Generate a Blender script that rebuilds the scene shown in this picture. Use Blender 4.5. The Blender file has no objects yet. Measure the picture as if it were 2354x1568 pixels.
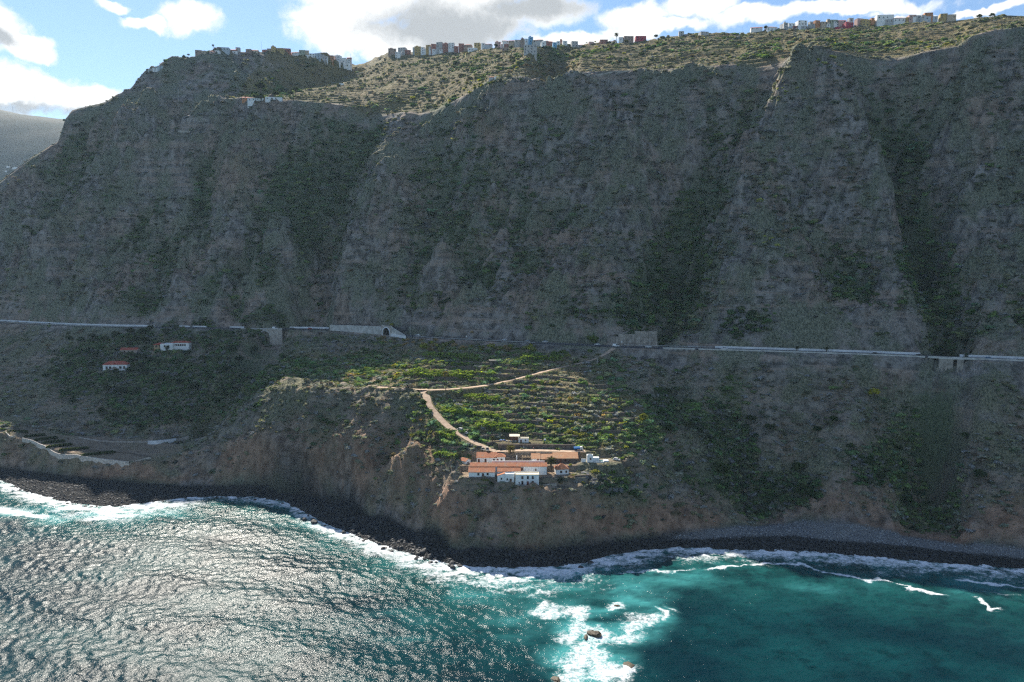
import bpy, bmesh, math, random
import numpy as np
from mathutils import Vector, Matrix, Euler

SC = bpy.context.scene
COL = SC.collection
R = math.radians
rng = np.random.default_rng(7)
random.seed(7)

# ------------------------------------------------------------------ camera
CAM_H, FPX, CX, CY, HORIZON = 160.0, 1681.0, 1177.0, 784.0, 600.0
PITCH = math.atan((CY - HORIZON) / FPX)
SP, CP = math.sin(PITCH), math.cos(PITCH)
cam_data = bpy.data.cameras.new('camera')
cam_data.sensor_width = 36.0
cam_data.lens = 36.0 * FPX / 2354.0
cam_data.clip_start = 1.0
cam_data.clip_end = 60000.0
cam = bpy.data.objects.new('camera', cam_data)
COL.objects.link(cam)
cam.location = (0, 0, CAM_H)
cam.rotation_euler = (math.pi / 2 - PITCH, 0, 0)
SC.camera = cam

# ------------------------------------------------------------------ light, sky, exposure
SUN_EL, SUN_AZ = 38.6, -23.5          # azimuth measured from +Y, positive to the right
sun_dir = Vector((math.sin(R(SUN_AZ)) * math.cos(R(SUN_EL)), math.cos(R(SUN_AZ)) * math.cos(R(SUN_EL)), math.sin(R(SUN_EL))))
sun_data = bpy.data.lights.new('sun', 'SUN')
sun_data.energy = 5.0
sun_data.angle = R(0.53)
sun_data.color = (1.0, 0.93, 0.82)
sun = bpy.data.objects.new('sun', sun_data)
COL.objects.link(sun)
sun.rotation_euler = sun_dir.to_track_quat('Z', 'Y').to_euler()
sun.location = (-200, 300, 600)
SKY_STRENGTH = 0.074
EXPOSURE = 1.0
SC.view_settings.view_transform = 'Standard'
SC.view_settings.look = 'None'
SC.view_settings.gamma = 1.0
SC.view_settings.use_curve_mapping = False
SC.view_settings.exposure = EXPOSURE
SC.cycles.use_denoising = False
SC.cycles.use_adaptive_sampling = False
SC.cycles.max_bounces = 6
SC.cycles.diffuse_bounces = 3
SC.cycles.glossy_bounces = 2
SC.cycles.transmission_bounces = 2
SC.cycles.volume_bounces = 0
SC.cycles.transparent_max_bounces = 4
SC.cycles.sample_clamp_indirect = 4.0
SC.cycles.sample_clamp_direct = 5.0
SC.cycles.caustics_reflective = False
SC.cycles.caustics_refractive = False
SC.cycles.filter_width = 1.3

class NT:
    """small node-tree writer"""
    def __init__(s, tree):
        s.t = tree; s.n = tree.nodes; s.l = tree.links
    def node(s, kind, **kw):
        nd = s.n.new(kind)
        for k, v in kw.items():
            setattr(nd, k, v)
        return nd
    def put(s, sock, v):
        if v is None: return
        if hasattr(v, 'is_output') or isinstance(v, bpy.types.NodeSocket): s.l.new(v, sock)
        elif isinstance(v, (tuple, list)) and len(v) == 3 and sock.type == 'RGBA': sock.default_value = (*v, 1)
        else: sock.default_value = v
    def math(s, op, a, b=None, c=None, clamp=False):
        nd = s.node('ShaderNodeMath', operation=op, use_clamp=clamp)
        for i, v in enumerate((a, b, c)):
            if v is not None: s.put(nd.inputs[i], v)
        return nd.outputs[0]
    def vmath(s, op, a, b=None, out=0):
        nd = s.node('ShaderNodeVectorMath', operation=op)
        s.put(nd.inputs[0], a)
        if b is not None: s.put(nd.inputs[1], b)
        return nd.outputs[out]
    def mix(s, f, a, b, blend='MIX'):
        nd = s.node('ShaderNodeMix', data_type='RGBA', blend_type=blend)
        s.put(nd.inputs[0], f); s.put(nd.inputs[6], a); s.put(nd.inputs[7], b)
        return nd.outputs[2]
    def ramp(s, x, lo, hi, a=0.0, b=1.0, smooth=True):
        nd = s.node('ShaderNodeMapRange', interpolation_type='SMOOTHSTEP' if smooth else 'LINEAR')
        s.put(nd.inputs[0], x); nd.inputs[1].default_value = lo; nd.inputs[2].default_value = hi
        nd.inputs[3].default_value = a; nd.inputs[4].default_value = b
        return nd.outputs[0]
    def noise(s, vec, scale, detail=4, rough=0.55, dist=0.0, out=0):
        nd = s.node('ShaderNodeTexNoise')
        if vec is not None: s.put(nd.inputs['Vector'], vec)
        nd.inputs['Scale'].default_value = scale; nd.inputs['Detail'].default_value = detail
        nd.inputs['Roughness'].default_value = rough; nd.inputs['Distortion'].default_value = dist
        return nd.outputs[out]
    def voronoi(s, vec, scale, feature='F1', out=0):
        nd = s.node('ShaderNodeTexVoronoi', feature=feature)
        if vec is not None: s.put(nd.inputs['Vector'], vec)
        nd.inputs['Scale'].default_value = scale
        return nd.outputs[out]
    def attr(s, name, out='Fac', kind='GEOMETRY'):
        nd = s.node('ShaderNodeAttribute', attribute_name=name, attribute_type=kind)
        return nd.outputs[out]
    def pos(s):
        return s.node('ShaderNodeNewGeometry').outputs['Position']
    def mapping(s, vec, scale):
        nd = s.node('ShaderNodeMapping'); s.put(nd.inputs[0], vec); nd.inputs['Scale'].default_value = scale
        return nd.outputs[0]
    def bump(s, h, strength=1.0, dist=1.0, normal=None):
        nd = s.node('ShaderNodeBump'); s.put(nd.inputs['Height'], h)
        nd.inputs['Strength'].default_value = strength; nd.inputs['Distance'].default_value = dist
        if normal is not None: s.put(nd.inputs['Normal'], normal)
        return nd.outputs[0]

def ray(dx, dy):
    """direction of the photograph's sight line, for measuring where things stand"""
    a = (dx - CX) / FPX; b = (CY - dy) / FPX
    return np.array([a, CP + b * SP, -SP + b * CP])
def at_y(dx, dy, y):
    d = ray(dx, dy); t = y / d[1]
    return np.array([d[0] * t, y, CAM_H + d[2] * t])
def at_z(dx, dy, z):
    d = ray(dx, dy); t = (z - CAM_H) / d[2]
    return np.array([d[0] * t, d[1] * t, z])

# world: physical sky with a broken cloud layer
world = bpy.data.worlds.new('World')
SC.world = world
world.use_nodes = True
def build_world():
    w = NT(world.node_tree)
    w.n.clear()
    out = w.node('ShaderNodeOutputWorld'); bg = w.node('ShaderNodeBackground')
    w.l.new(bg.outputs[0], out.inputs[0])
    sky = w.node('ShaderNodeTexSky', sky_type='NISHITA', sun_disc=False)
    sky.sun_elevation = R(SUN_EL); sky.sun_rotation = R(SUN_AZ)
    sky.altitude = 150; sky.air_density = 1.0; sky.dust_density = 0.1; sky.ozone_density = 4.0
    d = w.node('ShaderNodeTexCoord').outputs['Generated']
    sep = w.node('ShaderNodeSeparateXYZ'); w.l.new(d, sep.inputs[0])
    # clouds: warped direction
    wn = w.noise(d, 9.0, 5, 0.6, out=1)
    wv = w.vmath('SCALE', w.vmath('SUBTRACT', wn, (0.5, 0.5, 0.5))); wv.node.inputs['Scale'].default_value = 0.075
    dw = w.vmath('ADD', d, wv)
    def blobs(lst):
        acc = None
        for dx, dy, rx, ry in lst:
            c = ray(dx, dy); n = np.linalg.norm(c); c = c / n
            df = w.vmath('SUBTRACT', dw, tuple(c))
            sc_ = w.vmath('MULTIPLY', df, (FPX * n / rx, 1.6 / 0.5, FPX * n / ry))
            ln = w.vmath('LENGTH', sc_, out=1)
            v = w.ramp(ln, 0.15, 1.55, 1.0, 0.0)
            acc = v if acc is None else w.math('MAXIMUM', acc, v)
        return acc
    shape = blobs([(0, 55, 70, 60), (62, 108, 58, 26), (40, 205, 170, 48), (190, 222, 110, 34), (-140, 190, 200, 80),
                   (258, 18, 36, 16), (425, 45, 78, 40), (325, 62, 50, 16), (770, 55, 120, 80), (900, 95, 170, 60),
                   (1050, 45, 200, 75), (1250, 15, 150, 42), (820, -20, 180, 70), (1110, -40, 260, 70), (1460, 48, 85, 36), (1610, 25, 85, 34), (1310, 98, 130, 20),
                   (1500, 78, 150, 18), (1760, 45, 130, 26), (1930, 28, 200, 22), (2200, 20, 200, 10)])
    gray = blobs([(1020, 60, 220, 60), (1230, 12, 170, 36), (5, 85, 40, 22), (60, 240, 150, 16)])
    fine = w.noise(dw, 26.0, 9, 0.68)
    # the rest of the sky: the same broken cloud, evenly spread
    up = w.math('MAXIMUM', sep.outputs[2], 0.06)
    flat = w.node('ShaderNodeCombineXYZ')
    w.l.new(w.math('DIVIDE', sep.outputs[0], up), flat.inputs[0]); w.l.new(w.math('DIVIDE', sep.outputs[1], up), flat.inputs[1])
    gen = w.noise(flat.outputs[0], 0.55, 7, 0.58)
    away = w.ramp(w.math('ARCTAN2', sep.outputs[2], w.math('MAXIMUM', sep.outputs[1], 0.001)), 0.34, 0.46)
    genc = w.math('MULTIPLY', w.ramp(gen, 0.54, 0.70), away)
    field = w.math('ADD', w.math('MULTIPLY', shape, 0.75), w.math('MULTIPLY', w.math('SUBTRACT', fine, 0.5), 0.9))
    mask = w.math('MAXIMUM', w.ramp(field, 0.17, 0.58), w.math('MULTIPLY', genc, 0.6))
    dens = w.math('ADD', w.math('MULTIPLY', gray, 1.0), w.math('MULTIPLY', w.math('SUBTRACT', fine, 0.5), 0.9))
    white = (8.2, 8.2, 8.1); dark = (3.7, 3.85, 3.95)
    cc = w.mix(w.ramp(dens, 0.12, 0.95), white, dark)
    colr = w.mix(mask, sky.outputs[0], cc)
    w.l.new(colr, bg.inputs[0]); bg.inputs[1].default_value = SKY_STRENGTH
build_world()

# ------------------------------------------------------------------ helpers: meshes, materials, tags
def tag(o, label=None, cat=None, group=None, kind=None):
    if label: o['label'] = label
    if cat: o['category'] = cat
    if group: o['group'] = group
    if kind: o['kind'] = kind
    return o
def link(o, parent=None):
    COL.objects.link(o)
    if parent is not None: o.parent = parent
    return o
def mesh_np(name, verts, faces, mats=None, smooth=False, attrs=None):
    """verts Nx3, faces MxK (all same K) -> mesh, fast"""
    me = bpy.data.meshes.new(name)
    verts = np.asarray(verts, np.float32); faces = np.asarray(faces, np.int32)
    me.vertices.add(len(verts)); me.vertices.foreach_set('co', verts.ravel())
    k = faces.shape[1]
    me.loops.add(faces.size); me.loops.foreach_set('vertex_index', faces.ravel())
    me.polygons.add(len(faces))
    me.polygons.foreach_set('loop_start', np.arange(0, faces.size, k, dtype=np.int32))
    me.polygons.foreach_set('loop_total', np.full(len(faces), k, np.int32))
    if smooth: me.polygons.foreach_set('use_smooth', np.ones(len(faces), bool))
    for nm, arr in (attrs or {}).items():
        arr = np.asarray(arr, np.float32)
        if arr.ndim == 1:
            at = me.attributes.new(nm, 'FLOAT', 'POINT'); at.data.foreach_set('value', arr)
        else:
            at = me.attributes.new(nm, 'FLOAT_COLOR', 'POINT')
            c = np.ones((len(arr), 4), np.float32); c[:, :3] = arr; at.data.foreach_set('color', c.ravel())
    me.update(); me.validate()
    for m in (mats or []): me.materials.append(m)
    return me
def ob(name, me, parent=None, loc=(0, 0, 0), rz=0.0):
    o = bpy.data.objects.new(name, me); link(o, parent); o.location = loc; o.rotation_euler = (0, 0, rz)
    return o
def empty(name, loc=(0, 0, 0), rz=0.0):
    o = bpy.data.objects.new(name, None); link(o); o.location = loc; o.rotation_euler = (0, 0, rz); o.empty_display_size = 0.5
    return o

MATS = {}
def material(name):
    m = bpy.data.materials.new(name); m.use_nodes = True
    MATS[name] = m
    nt = NT(m.node_tree); bsdf = m.node_tree.nodes['Principled BSDF']
    return m, nt, bsdf
def plain(name, colr, rough=0.8, var=0.12, scale=0.8, bump=0.0, spec=0.3, metal=0.0, detail=5):
    m, nt, b = material(name)
    p = nt.node('ShaderNodeTexCoord').outputs['Object']
    n = nt.noise(p, scale, detail, 0.6)
    lo = tuple(c * (1 - var * 1.6) for c in colr); hi = tuple(min(1, c * (1 + var * 1.6)) for c in colr)
    nt.put(b.inputs['Base Color'], nt.mix(nt.ramp(n, 0.3, 0.7), lo, hi))
    b.inputs['Roughness'].default_value = rough; b.inputs['Metallic'].default_value = metal
    b.inputs['Specular IOR Level'].default_value = spec
    if bump: nt.put(b.inputs['Normal'], nt.bump(n, bump, 0.1))
    return m

# ------------------------------------------------------------------ noise on arrays
def _hash(ix, iy, seed):
    h = ix * np.uint32(374761393) + iy * np.uint32(668265263) + np.uint32((seed * 1442695041) & 0xFFFFFFFF)
    h = (h ^ (h >> np.uint32(13))) * np.uint32(1274126177)
    return ((h ^ (h >> np.uint32(16))) & np.uint32(0xFFFF)).astype(np.float32) * np.float32(1 / 65535.0)
def vnoise(x, y, seed=0):
    ix = np.floor(x); iy = np.floor(y); fx = (x - ix).astype(np.float32); fy = (y - iy).astype(np.float32)
    ix = ix.astype(np.int32).view(np.uint32); iy = iy.astype(np.int32).view(np.uint32)
    fx = fx * fx * (3 - 2 * fx); fy = fy * fy * (3 - 2 * fy)
    one = np.uint32(1)
    a = _hash(ix, iy, seed); b = _hash(ix + one, iy, seed); c = _hash(ix, iy + one, seed); d = _hash(ix + one, iy + one, seed)
    a += (b - a) * fx; c += (d - c) * fx
    return a + (c - a) * fy
def fbm(x, y, seed=0, octs=4, rough=0.5):
    x = np.asarray(x, np.float32); y = np.asarray(y, np.float32)
    s = 0.0; amp = 1.0; tot = 0.0
    for i in range(octs):
        s = s + amp * (vnoise(x * 2 ** i, y * 2 ** i, seed + 17 * i) * 2 - 1); tot += amp; amp *= rough
    return s / tot
def ridged(x, y, seed=0, octs=3, rough=0.5):
    x = np.asarray(x, np.float32); y = np.asarray(y, np.float32)
    s = 0.0; amp = 1.0; tot = 0.0
    for i in range(octs):
        s = s + amp * (1 - np.abs(vnoise(x * 2 ** i, y * 2 ** i, seed + 31 * i) * 2 - 1)); tot += amp; amp *= rough
    return s / tot
def sstep(x, a, b):
    t = np.clip((x - a) / (b - a), 0, 1); return t * t * (3 - 2 * t)
def seg_dist(px, py, pts):
    """distance to a polyline, and arc parameter 0..n-1 of the nearest point"""
    best = np.full(px.shape, 1e9, np.float32); par = np.zeros(px.shape, np.float32)
    for i in range(len(pts) - 1):
        ax, ay = pts[i][:2]; bx, by = pts[i + 1][:2]
        dx, dy = bx - ax, by - ay; L = dx * dx + dy * dy + 1e-9
        t = np.clip(((px - ax) * dx + (py - ay) * dy) / L, 0, 1)
        d = np.hypot(px - ax - t * dx, py - ay - t * dy)
        m = d < best
        best = np.where(m, d, best); par = np.where(m, i + t, par)
    return best, par
# ------------------------------------------------------------------ the lie of the land
# sight lines measured on the photograph (x, y) with the distance at which each feature stands
SHORE = [(-250, 1070), (-100, 1085), (0, 1105), (60, 1130), (150, 1155), (250, 1165), (330, 1158), (420, 1146), (500, 1140), (580, 1142), (650, 1153), (700, 1180),
         (760, 1210), (850, 1245), (950, 1280), (1050, 1300), (1150, 1308), (1250, 1305), (1330, 1297), (1400, 1278), (1480, 1265), (1560, 1258),
         (1700, 1265), (1900, 1274), (2100, 1290), (2354, 1308), (2600, 1335)]
BEACH = [(-250, 1050), (-100, 1062), (0, 1075), (163, 1096), (360, 1114), (588, 1120), (612, 1120), (690, 1128), (733, 1140), (802, 1162), (903, 1206), (992, 1238), (1043, 1256),
         (1160, 1264), (1238, 1266), (1354, 1252), (1471, 1237), (1570, 1225), (1672, 1213), (1750, 1202), (1828, 1198), (1906, 1213), (2022, 1219), (2120, 1230), (2295, 1254), (2354, 1262), (2600, 1285)]
BANK = [(-250, 985, 575), (0, 1000, 556), (75, 1012, 545), (170, 1050, 525), (295, 1065, 512), (360, 1058, 514), (420, 1048, 518), (490, 1030, 522), (560, 1010, 508), (650, 1000, 490), (750, 1012, 474),
        (850, 1045, 452), (950, 1085, 428), (1000, 1112, 413), (1060, 1127, 401), (1130, 1126, 396.5), (1200, 1127, 395), (1310, 1122, 396), (1380, 1130, 402), (1450, 1150, 409),
        (1570, 1165, 421), (1700, 1172, 431), (1800, 1167, 439), (1906, 1180, 429), (2000, 1190, 421), (2120, 1200, 413), (2200, 1205, 406), (2300, 1180, 401), (2600, 1190, 385)]
MID = [(-250, 950, 600), (0, 965, 590), (100, 985, 585), (200, 1000, 580), (300, 1002, 578), (430, 998, 575), (480, 960, 580), (540, 935, 556), (600, 893, 540), (700, 893, 507), (760, 903, 497),
       (860, 893, 493), (940, 900, 484), (975, 935, 465), (1000, 985, 446), (1040, 1040, 424), (1080, 1078, 412), (1200, 1066, 424), (1320, 1056, 429), (1420, 1050, 432),
       (1500, 1000, 452), (1700, 1000, 470), (1900, 1000, 468), (2100, 1010, 455), (2354, 1010, 440), (2600, 1010, 425)]
ROADF = [(-250, 726), (-150, 732), (0, 741), (150, 749), (250, 752), (400, 754), (600, 757), (760, 758), (905, 771), (1000, 778), (1200, 788), (1420, 799), (1500, 801), (1700, 806), (2000, 816), (2200, 825), (2354, 831), (2600, 842)]
ROAD_Z, ROAD_W = 96.0, 13.0
TALUS = [(-250, 660, 830), (0, 600, 828), (150, 560, 818), (300, 520, 802), (450, 520, 782), (600, 520, 760), (760, 520, 735), (905, 520, 705), (1200, 510, 672), (1420, 510, 640),
         (1540, 545, 628), (1700, 480, 612), (1900, 450, 597), (2050, 450, 590), (2200, 450, 580), (2354, 430, 567), (2600, 415, 548)]
RIM = [(-250, 590, 860), (-100, 488, 868), (0, 421, 880), (60, 374, 890), (100, 348, 896), (133, 328, 900), (150, 275, 903), (165, 258, 906), (240, 244, 905), (300, 243, 903), (440, 240, 885), (550, 230, 860), (680, 230, 850), (790, 242, 845), (830, 252, 838),
       (900, 246, 825), (960, 262, 805), (1000, 255, 795), (1060, 225, 775), (1130, 182, 755), (1300, 168, 742), (1480, 165, 725), (1600, 155, 705), (1700, 145, 690),
       (1820, 126, 668), (1880, 113, 655), (1950, 125, 648), (2000, 136, 645), (2060, 132, 640), (2200, 106, 625), (2230, 85, 620), (2280, 72, 618), (2354, 62, 612), (2600, 45, 595)]
PLAT = [(-250, 588, 870), (-100, 487, 880), (0, 420, 890), (60, 373, 898), (100, 347, 903), (134, 327, 906), (151, 272, 910), (165, 256, 909), (240, 239, 910), (300, 224, 913), (440, 185, 915), (505, 195, 910), (540, 221, 900), (640, 221, 930), (660, 219, 955), (700, 206, 985), (760, 187, 1030), (830, 166, 1080),
        (880, 143, 1110), (900, 128, 1120), (985, 122, 1085), (1083, 116, 1040), (1180, 107, 990), (1260, 101, 965), (1330, 104, 955), (1450, 100, 945), (1550, 84, 935), (1720, 72, 915), (1850, 67, 900), (2000, 60, 885), (2150, 47, 865), (2250, 42, 850), (2354, 36, 830), (2600, 24, 800)]
TOP = [(-250, 586, 880), (-100, 486, 890), (0, 419, 905), (60, 371, 912), (100, 344, 915), (135, 324, 915), (150, 270, 916), (165, 254, 914), (200, 245, 915), (240, 234, 918), (300, 204, 926), (322, 181, 931), (345, 161, 937), (400, 137, 947),
       (450, 121, 957), (500, 117, 975), (620, 114, 1026), (700, 124, 1050), (760, 136, 1060), (800, 148, 1075), (830, 162, 1100), (860, 180, 1150), (900, 160, 1190)]

def curve(lst, mode, val=None):
    P = []
    for q in lst:
        P.append(at_z(q[0], q[1], val) if mode == 'z' else at_y(q[0], q[1], q[2]))
    P = np.array(P); u = P[:, 0] / P[:, 1]
    o = np.argsort(u)
    return u[o], P[o, 1], P[o, 2]
CURVES = [curve(SHORE, 'z', 0.0), curve(BEACH, 'z', 4.0), curve(BANK, 'y'), curve(MID, 'y'), curve(ROADF, 'z', ROAD_Z)]
c_tal, c_rim, c_plat, c_top = curve(TALUS, 'y'), curve(RIM, 'y'), curve(PLAT, 'y'), curve(TOP, 'y')

def base_height(x, y):
    u = x / y
    ys, zs = [], []
    for cu in CURVES:
        ys.append(np.interp(u, cu[0], cu[1])); zs.append(np.interp(u, cu[0], cu[2]))
    ys.append(ys[4] + ROAD_W); zs.append(np.full_like(u, ROAD_Z))
    for cu in (c_tal, c_rim, c_plat):
        ys.append(np.interp(u, cu[0], cu[1])); zs.append(np.interp(u, cu[0], cu[2]))
    yp, zp = ys[-1], zs[-1]
    # gully behind the sunny slope, then the far-left mountain top, or the ground behind the ridge
    uL0, uL1 = at_y(640, 215, 950), at_y(905, 130, 1120)
    inL = sstep(u, uL0[0] / uL0[1] - 0.02, uL0[0] / uL0[1] + 0.03)
    ys.append(yp + 2 + 16 * inL); zs.append(zp + 2 * (1 - inL) - 16 * inL)
    tu = np.interp(u, c_top[0], c_top[1]); tz = np.interp(u, c_top[0], c_top[2])
    isL = u < uL1[0] / uL1[1]
    ys.append(np.where(isL, np.maximum(tu, ys[-1] + 3), yp + 60)); zs.append(np.where(isL, tz, zp - 12))
    ya, za = ys[-1], zs[-1]
    dd = at_y(780, 165, 1500), at_y(830, 152, 1500), at_y(860, 140, 1500), at_y(900, 124, 1500), at_y(960, 126, 1500)
    ys.append(np.full_like(u, 1500.0)); zs.append(np.where(u < dd[0][0] / 1500 - 0.03, za - 190, np.interp(u, [d[0] / 1500 for d in dd], [d[2] for d in dd])))
    for i in range(1, len(ys)): ys[i] = np.maximum(ys[i], ys[i - 1] + 0.6)
    z = np.where(y < ys[0], np.maximum(-6.0, (y - ys[0]) * 0.12), 0.0)
    for i in range(len(ys) - 1):
        m = (y >= ys[i]) & (y < ys[i + 1])
        t = (y - ys[i]) / (ys[i + 1] - ys[i])
        z = np.where(m, zs[i] + (zs[i + 1] - zs[i]) * t, z)
    z = np.where(y >= ys[-1], zs[-1], z)
    return z, ys, zs

def march_fn(fn, dx, dy, y0=300.0, y1=1490.0, n=1200):
    d = ray(dx, dy); yy = np.linspace(y0, y1, n); t = yy / d[1]
    hit = (CAM_H + d[2] * t) <= fn(d[0] * t, yy)
    i = int(np.argmax(hit)) if hit.any() else n - 1
    return np.array([d[0] * t[i], yy[i], CAM_H + d[2] * t[i]])
def base_at(dx, dy, **k):
    return march_fn(lambda a, b: base_height(a, b)[0], dx, dy, **k)

# grid, denser where the farm terraces are
gx = np.concatenate([np.arange(-900, -210, 1.7), np.arange(-210, 230, 0.9), np.arange(230, 900, 1.7)])
gy = np.concatenate([np.arange(330, 560, 0.85), np.arange(560, 900, 1.15), np.arange(900, 1130, 2.2), np.arange(1130, 1500, 9)])
GX, GY = np.meshgrid(gx, gy)
GRID_SHAPE = GX.shape
c_sh_ = np.interp(GX / GY, CURVES[0][0], CURVES[0][1])
KEEP = (np.abs(GX) < 0.80 * GY + 60) & (GY > c_sh_ - 26)
GX = GX[KEEP]; GY = GY[KEEP]          # flat lists of the ground points in use
def to_grid(A, fill=0.0):
    g = np.full(GRID_SHAPE, fill, np.float32); g[KEEP] = A
    return g
Z0, YS, ZS = base_height(GX, GY)
y_shore, y_road = YS[0], YS[4]
y_talus, y_rim, y_plat = YS[6], YS[7], YS[8]
upper = sstep(GY, y_road + ROAD_W + 2, y_road + ROAD_W + 30) * (1 - sstep(GY, y_rim - 14, y_rim + 2))   # the great cliff
plateau = sstep(GY, y_rim - 2, y_rim + 12)
lower = sstep(GY, YS[1], YS[1] + 10) * (1 - sstep(GY, y_road - 16, y_road - 3))
Zt = Z0.copy()

# ravines (negative) and spurs (positive), traced on the photograph: [(x, y)...], amplitude, half width
RELIEF = [
    ([(880, 250), (800, 330), (755, 430), (745, 540), (730, 640), (690, 740)], -34, 42, 1.0),
    ([(700, 350), (600, 480), (570, 580), (560, 700)], -18, 26, 1.0),
    ([(1000, 262), (930, 330), (880, 430), (870, 520), (820, 620), (740, 730)], 3, 26, 1.2),
    ([(885, 440), (872, 520), (820, 620), (740, 735)], 15, 28, 1.1),
    ([(960, 300), (1010, 420), (980, 560), (930, 680)], -14, 30, 1.0),
    ([(420, 240), (300, 330), (200, 410), (110, 500)], 18, 30, 1.1),
    ([(520, 420), (400, 560), (330, 700)], -16, 34, 1.0),
    ([(1180, 300), (1160, 420), (1240, 540)], -12, 34, 1.0),
    ([(1480, 280), (1440, 420), (1380, 560), (1300, 700)], 14, 46, 1.0),
    ([(1960, 480), (1930, 600), (1900, 720)], -7, 30, 1.0),
    ([(1800, 520), (1790, 640), (1760, 760)], 14, 34, 1.0),
    ([(850, 300), (810, 340), (785, 420)], 8, 20, 1.2),
    ([(560, 250), (540, 380), (480, 520)], 14, 40, 1.0),
    ([(620, 560), (600, 640), (640, 730)], 16, 30, 1.0),
    ([(480, 300), (330, 430), (180, 560), (60, 640)], 22, 30, 1.2),
    ([(300, 300), (170, 430), (40, 560)], -12, 26, 1.0),
    ([(1830, 180), (1745, 270), (1685, 360), (1645, 450), (1585, 540), (1535, 660), (1545, 765)], -22, 52, 1.0),
    ([(1880, 205), (1885, 250), (1835, 270), (1790, 330), (1735, 375), (1730, 420), (1715, 500), (1660, 600)], 30, 36, 1.1),
    ([(1735, 420), (1650, 500), (1600, 560)], 12, 20, 1.1),
    ([(1880, 270), (1960, 400), (2060, 500), (2100, 600), (2120, 700), (2170, 780)], 24, 34, 1.1),
    ([(2110, 330), (2080, 400), (2110, 500), (2125, 620), (2160, 720), (2205, 790)], -40, 32, 1.0),
    ([(2300, 330), (2260, 450), (2240, 560)], 20, 46, 1.0),
    ([(2060, 200), (2040, 260), (2080, 320)], -20, 26, 1.0),
    ([(1290, 112), (1280, 130), (1262, 166)], -26, 30, 1.0),
    ([(1240, 112), (1205, 150)], 6, 18, 1.0),
    ([(1400, 240), (1380, 400), (1330, 480)], 10, 50, 1.0),
    # below the road
    ([(612, 768), (598, 815), (560, 860), (500, 930), (455, 985)], -26, 34, 1.0),
    ([(640, 800), (540, 900), (440, 990), (415, 1040)], 2, 16, 1.2),
    ([(1700, 905), (1690, 1000), (1720, 1100), (1745, 1170)], -13, 24, 1.0),
    ([(1600, 1000), (1590, 1060), (1640, 1140)], -7, 16, 1.0),
    ([(2182, 845), (2160, 930), (2135, 1040), (2140, 1140), (2146, 1215)], -24, 24, 1.0),
    ([(1990, 900), (1960, 1000), (1930, 1120), (1920, 1180)], 12, 30, 1.0),
    ([(2040, 850), (2050, 960), (2050, 1120)], -8, 20, 1.0),
    ([(2260, 860), (2270, 980), (2290, 1120)], 12, 28, 1.0),
    ([(1560, 812), (1545, 860), (1560, 940)], -8, 16, 1.0),
    ([(760, 905), (740, 980), (700, 1060), (690, 1110)], -7, 18, 1.0),
    ([(860, 895), (870, 980), (820, 1080), (800, 1140)], 4, 18, 1.0),
    ([(930, 920), (900, 1010), (860, 1100)], -7, 14, 1.0),
    ([(985, 960), (960, 1050), (905, 1180)], 9, 14, 1.2),
    ([(1060, 1120), (1030, 1180), (985, 1225)], 8, 11, 1.2),
    ([(1095, 1125), (1080, 1190), (1050, 1240)], -6, 9, 1.0),
    ([(640, 890), (600, 1000), (560, 1090)], 2, 20, 1.0),
    ([(680, 900), (660, 1000), (640, 1090)], -6, 14, 1.0),
]
GXUP = lambda pts: pts[0][1] < 700 and pts[-1][1] > 300
for pts, amp, w, pw in RELIEF:
    W = [base_at(*p) for p in pts]
    d, par = seg_dist(GX, GY, W)
    taper = np.minimum(1.0, np.minimum(par * 0.8 + 0.15, len(W) - 1 - par + 0.35))
    k = np.clip(1 - d / w, 0, 1) ** pw
    k = k * k * (3 - 2 * k) if pw <= 1.0 else k
    Zt += amp * (1.7 if GXUP(pts) else 1.6) * k * taper
# erosion: runnels down the faces, ledges across them, and lumps
wx = GX + 14 * fbm(GX / 60, GY / 60, 3, 2)
run = ridged((wx + 0.35 * GY) / 50, GY / 90, 11, 3) - 0.62
run2 = ridged((wx - 0.4 * GY) / 18, GY / 26, 21, 2) - 0.6
lump = fbm(GX / 34, GY / 17, 5, 4)
lump2 = fbm(GX / 9, GY / 5, 8, 3)
run3 = ridged((wx + 0.5 * GY) / 75, (GY - 0.3 * GX) / 110, 19, 2) - 0.6
notch = 1 - 0.9 * np.exp(-((GX / GY + 0.172) / 0.075) ** 2) * sstep(GY, y_rim - 110, y_rim - 30)
lump3 = fbm(GX / 5.5, GY / 3.2, 9, 2)
Zt += upper * notch * (run * 14 + run3 * 34 + run2 * 9 + lump * 22 + lump2 * 12 + lump3 * 4.5)
Zt += lower * (1 - 0.7 * sstep(GY, YS[3] - 4, YS[3] + 10)) * (lump2 * 2.6 + lump3 * 1.0)
Zt += lower * (fbm(GX / 26, GY / 20, 14, 4) * 3.2 + (ridged(wx / 21, GY / 55, 27, 2) - 0.6) * 7.0 * (1 - 0.6 * sstep(GY, YS[3], y_road)))
led = (Zt + 14 * fbm(GX / 80, GY / 80, 33, 2)) / 15.0
fr = led - np.floor(led)
cut = sstep(GY, y_talus - 12, y_talus + 14)
Zt += upper * notch * (0.35 + 0.65 * cut) * 15.0 * 0.58 * (sstep(fr, 0.12, 0.88) - fr)
led2 = (Zt + 8 * fbm(GX / 50, GY / 50, 35, 2)) / 5.2
fr2 = led2 - np.floor(led2)
Zt += upper * 5.2 * 0.5 * (sstep(fr2, 0.2, 0.8) - fr2)
Zt += plateau * (fbm(GX / 40, GY / 40, 41, 4) * 5.0 * sstep(GY, y_rim, y_rim + 25) + fbm(GX / 11, GY / 9, 43, 3) * 1.0)
pl = (Zt + 5 * fbm(GX / 70, GY / 70, 45, 2)) / 5.0
fp = pl - np.floor(pl)
mount = sstep(GY, YS[9] - 5, YS[9] + 20) * (1 - sstep(GX, -200, -120))
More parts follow.
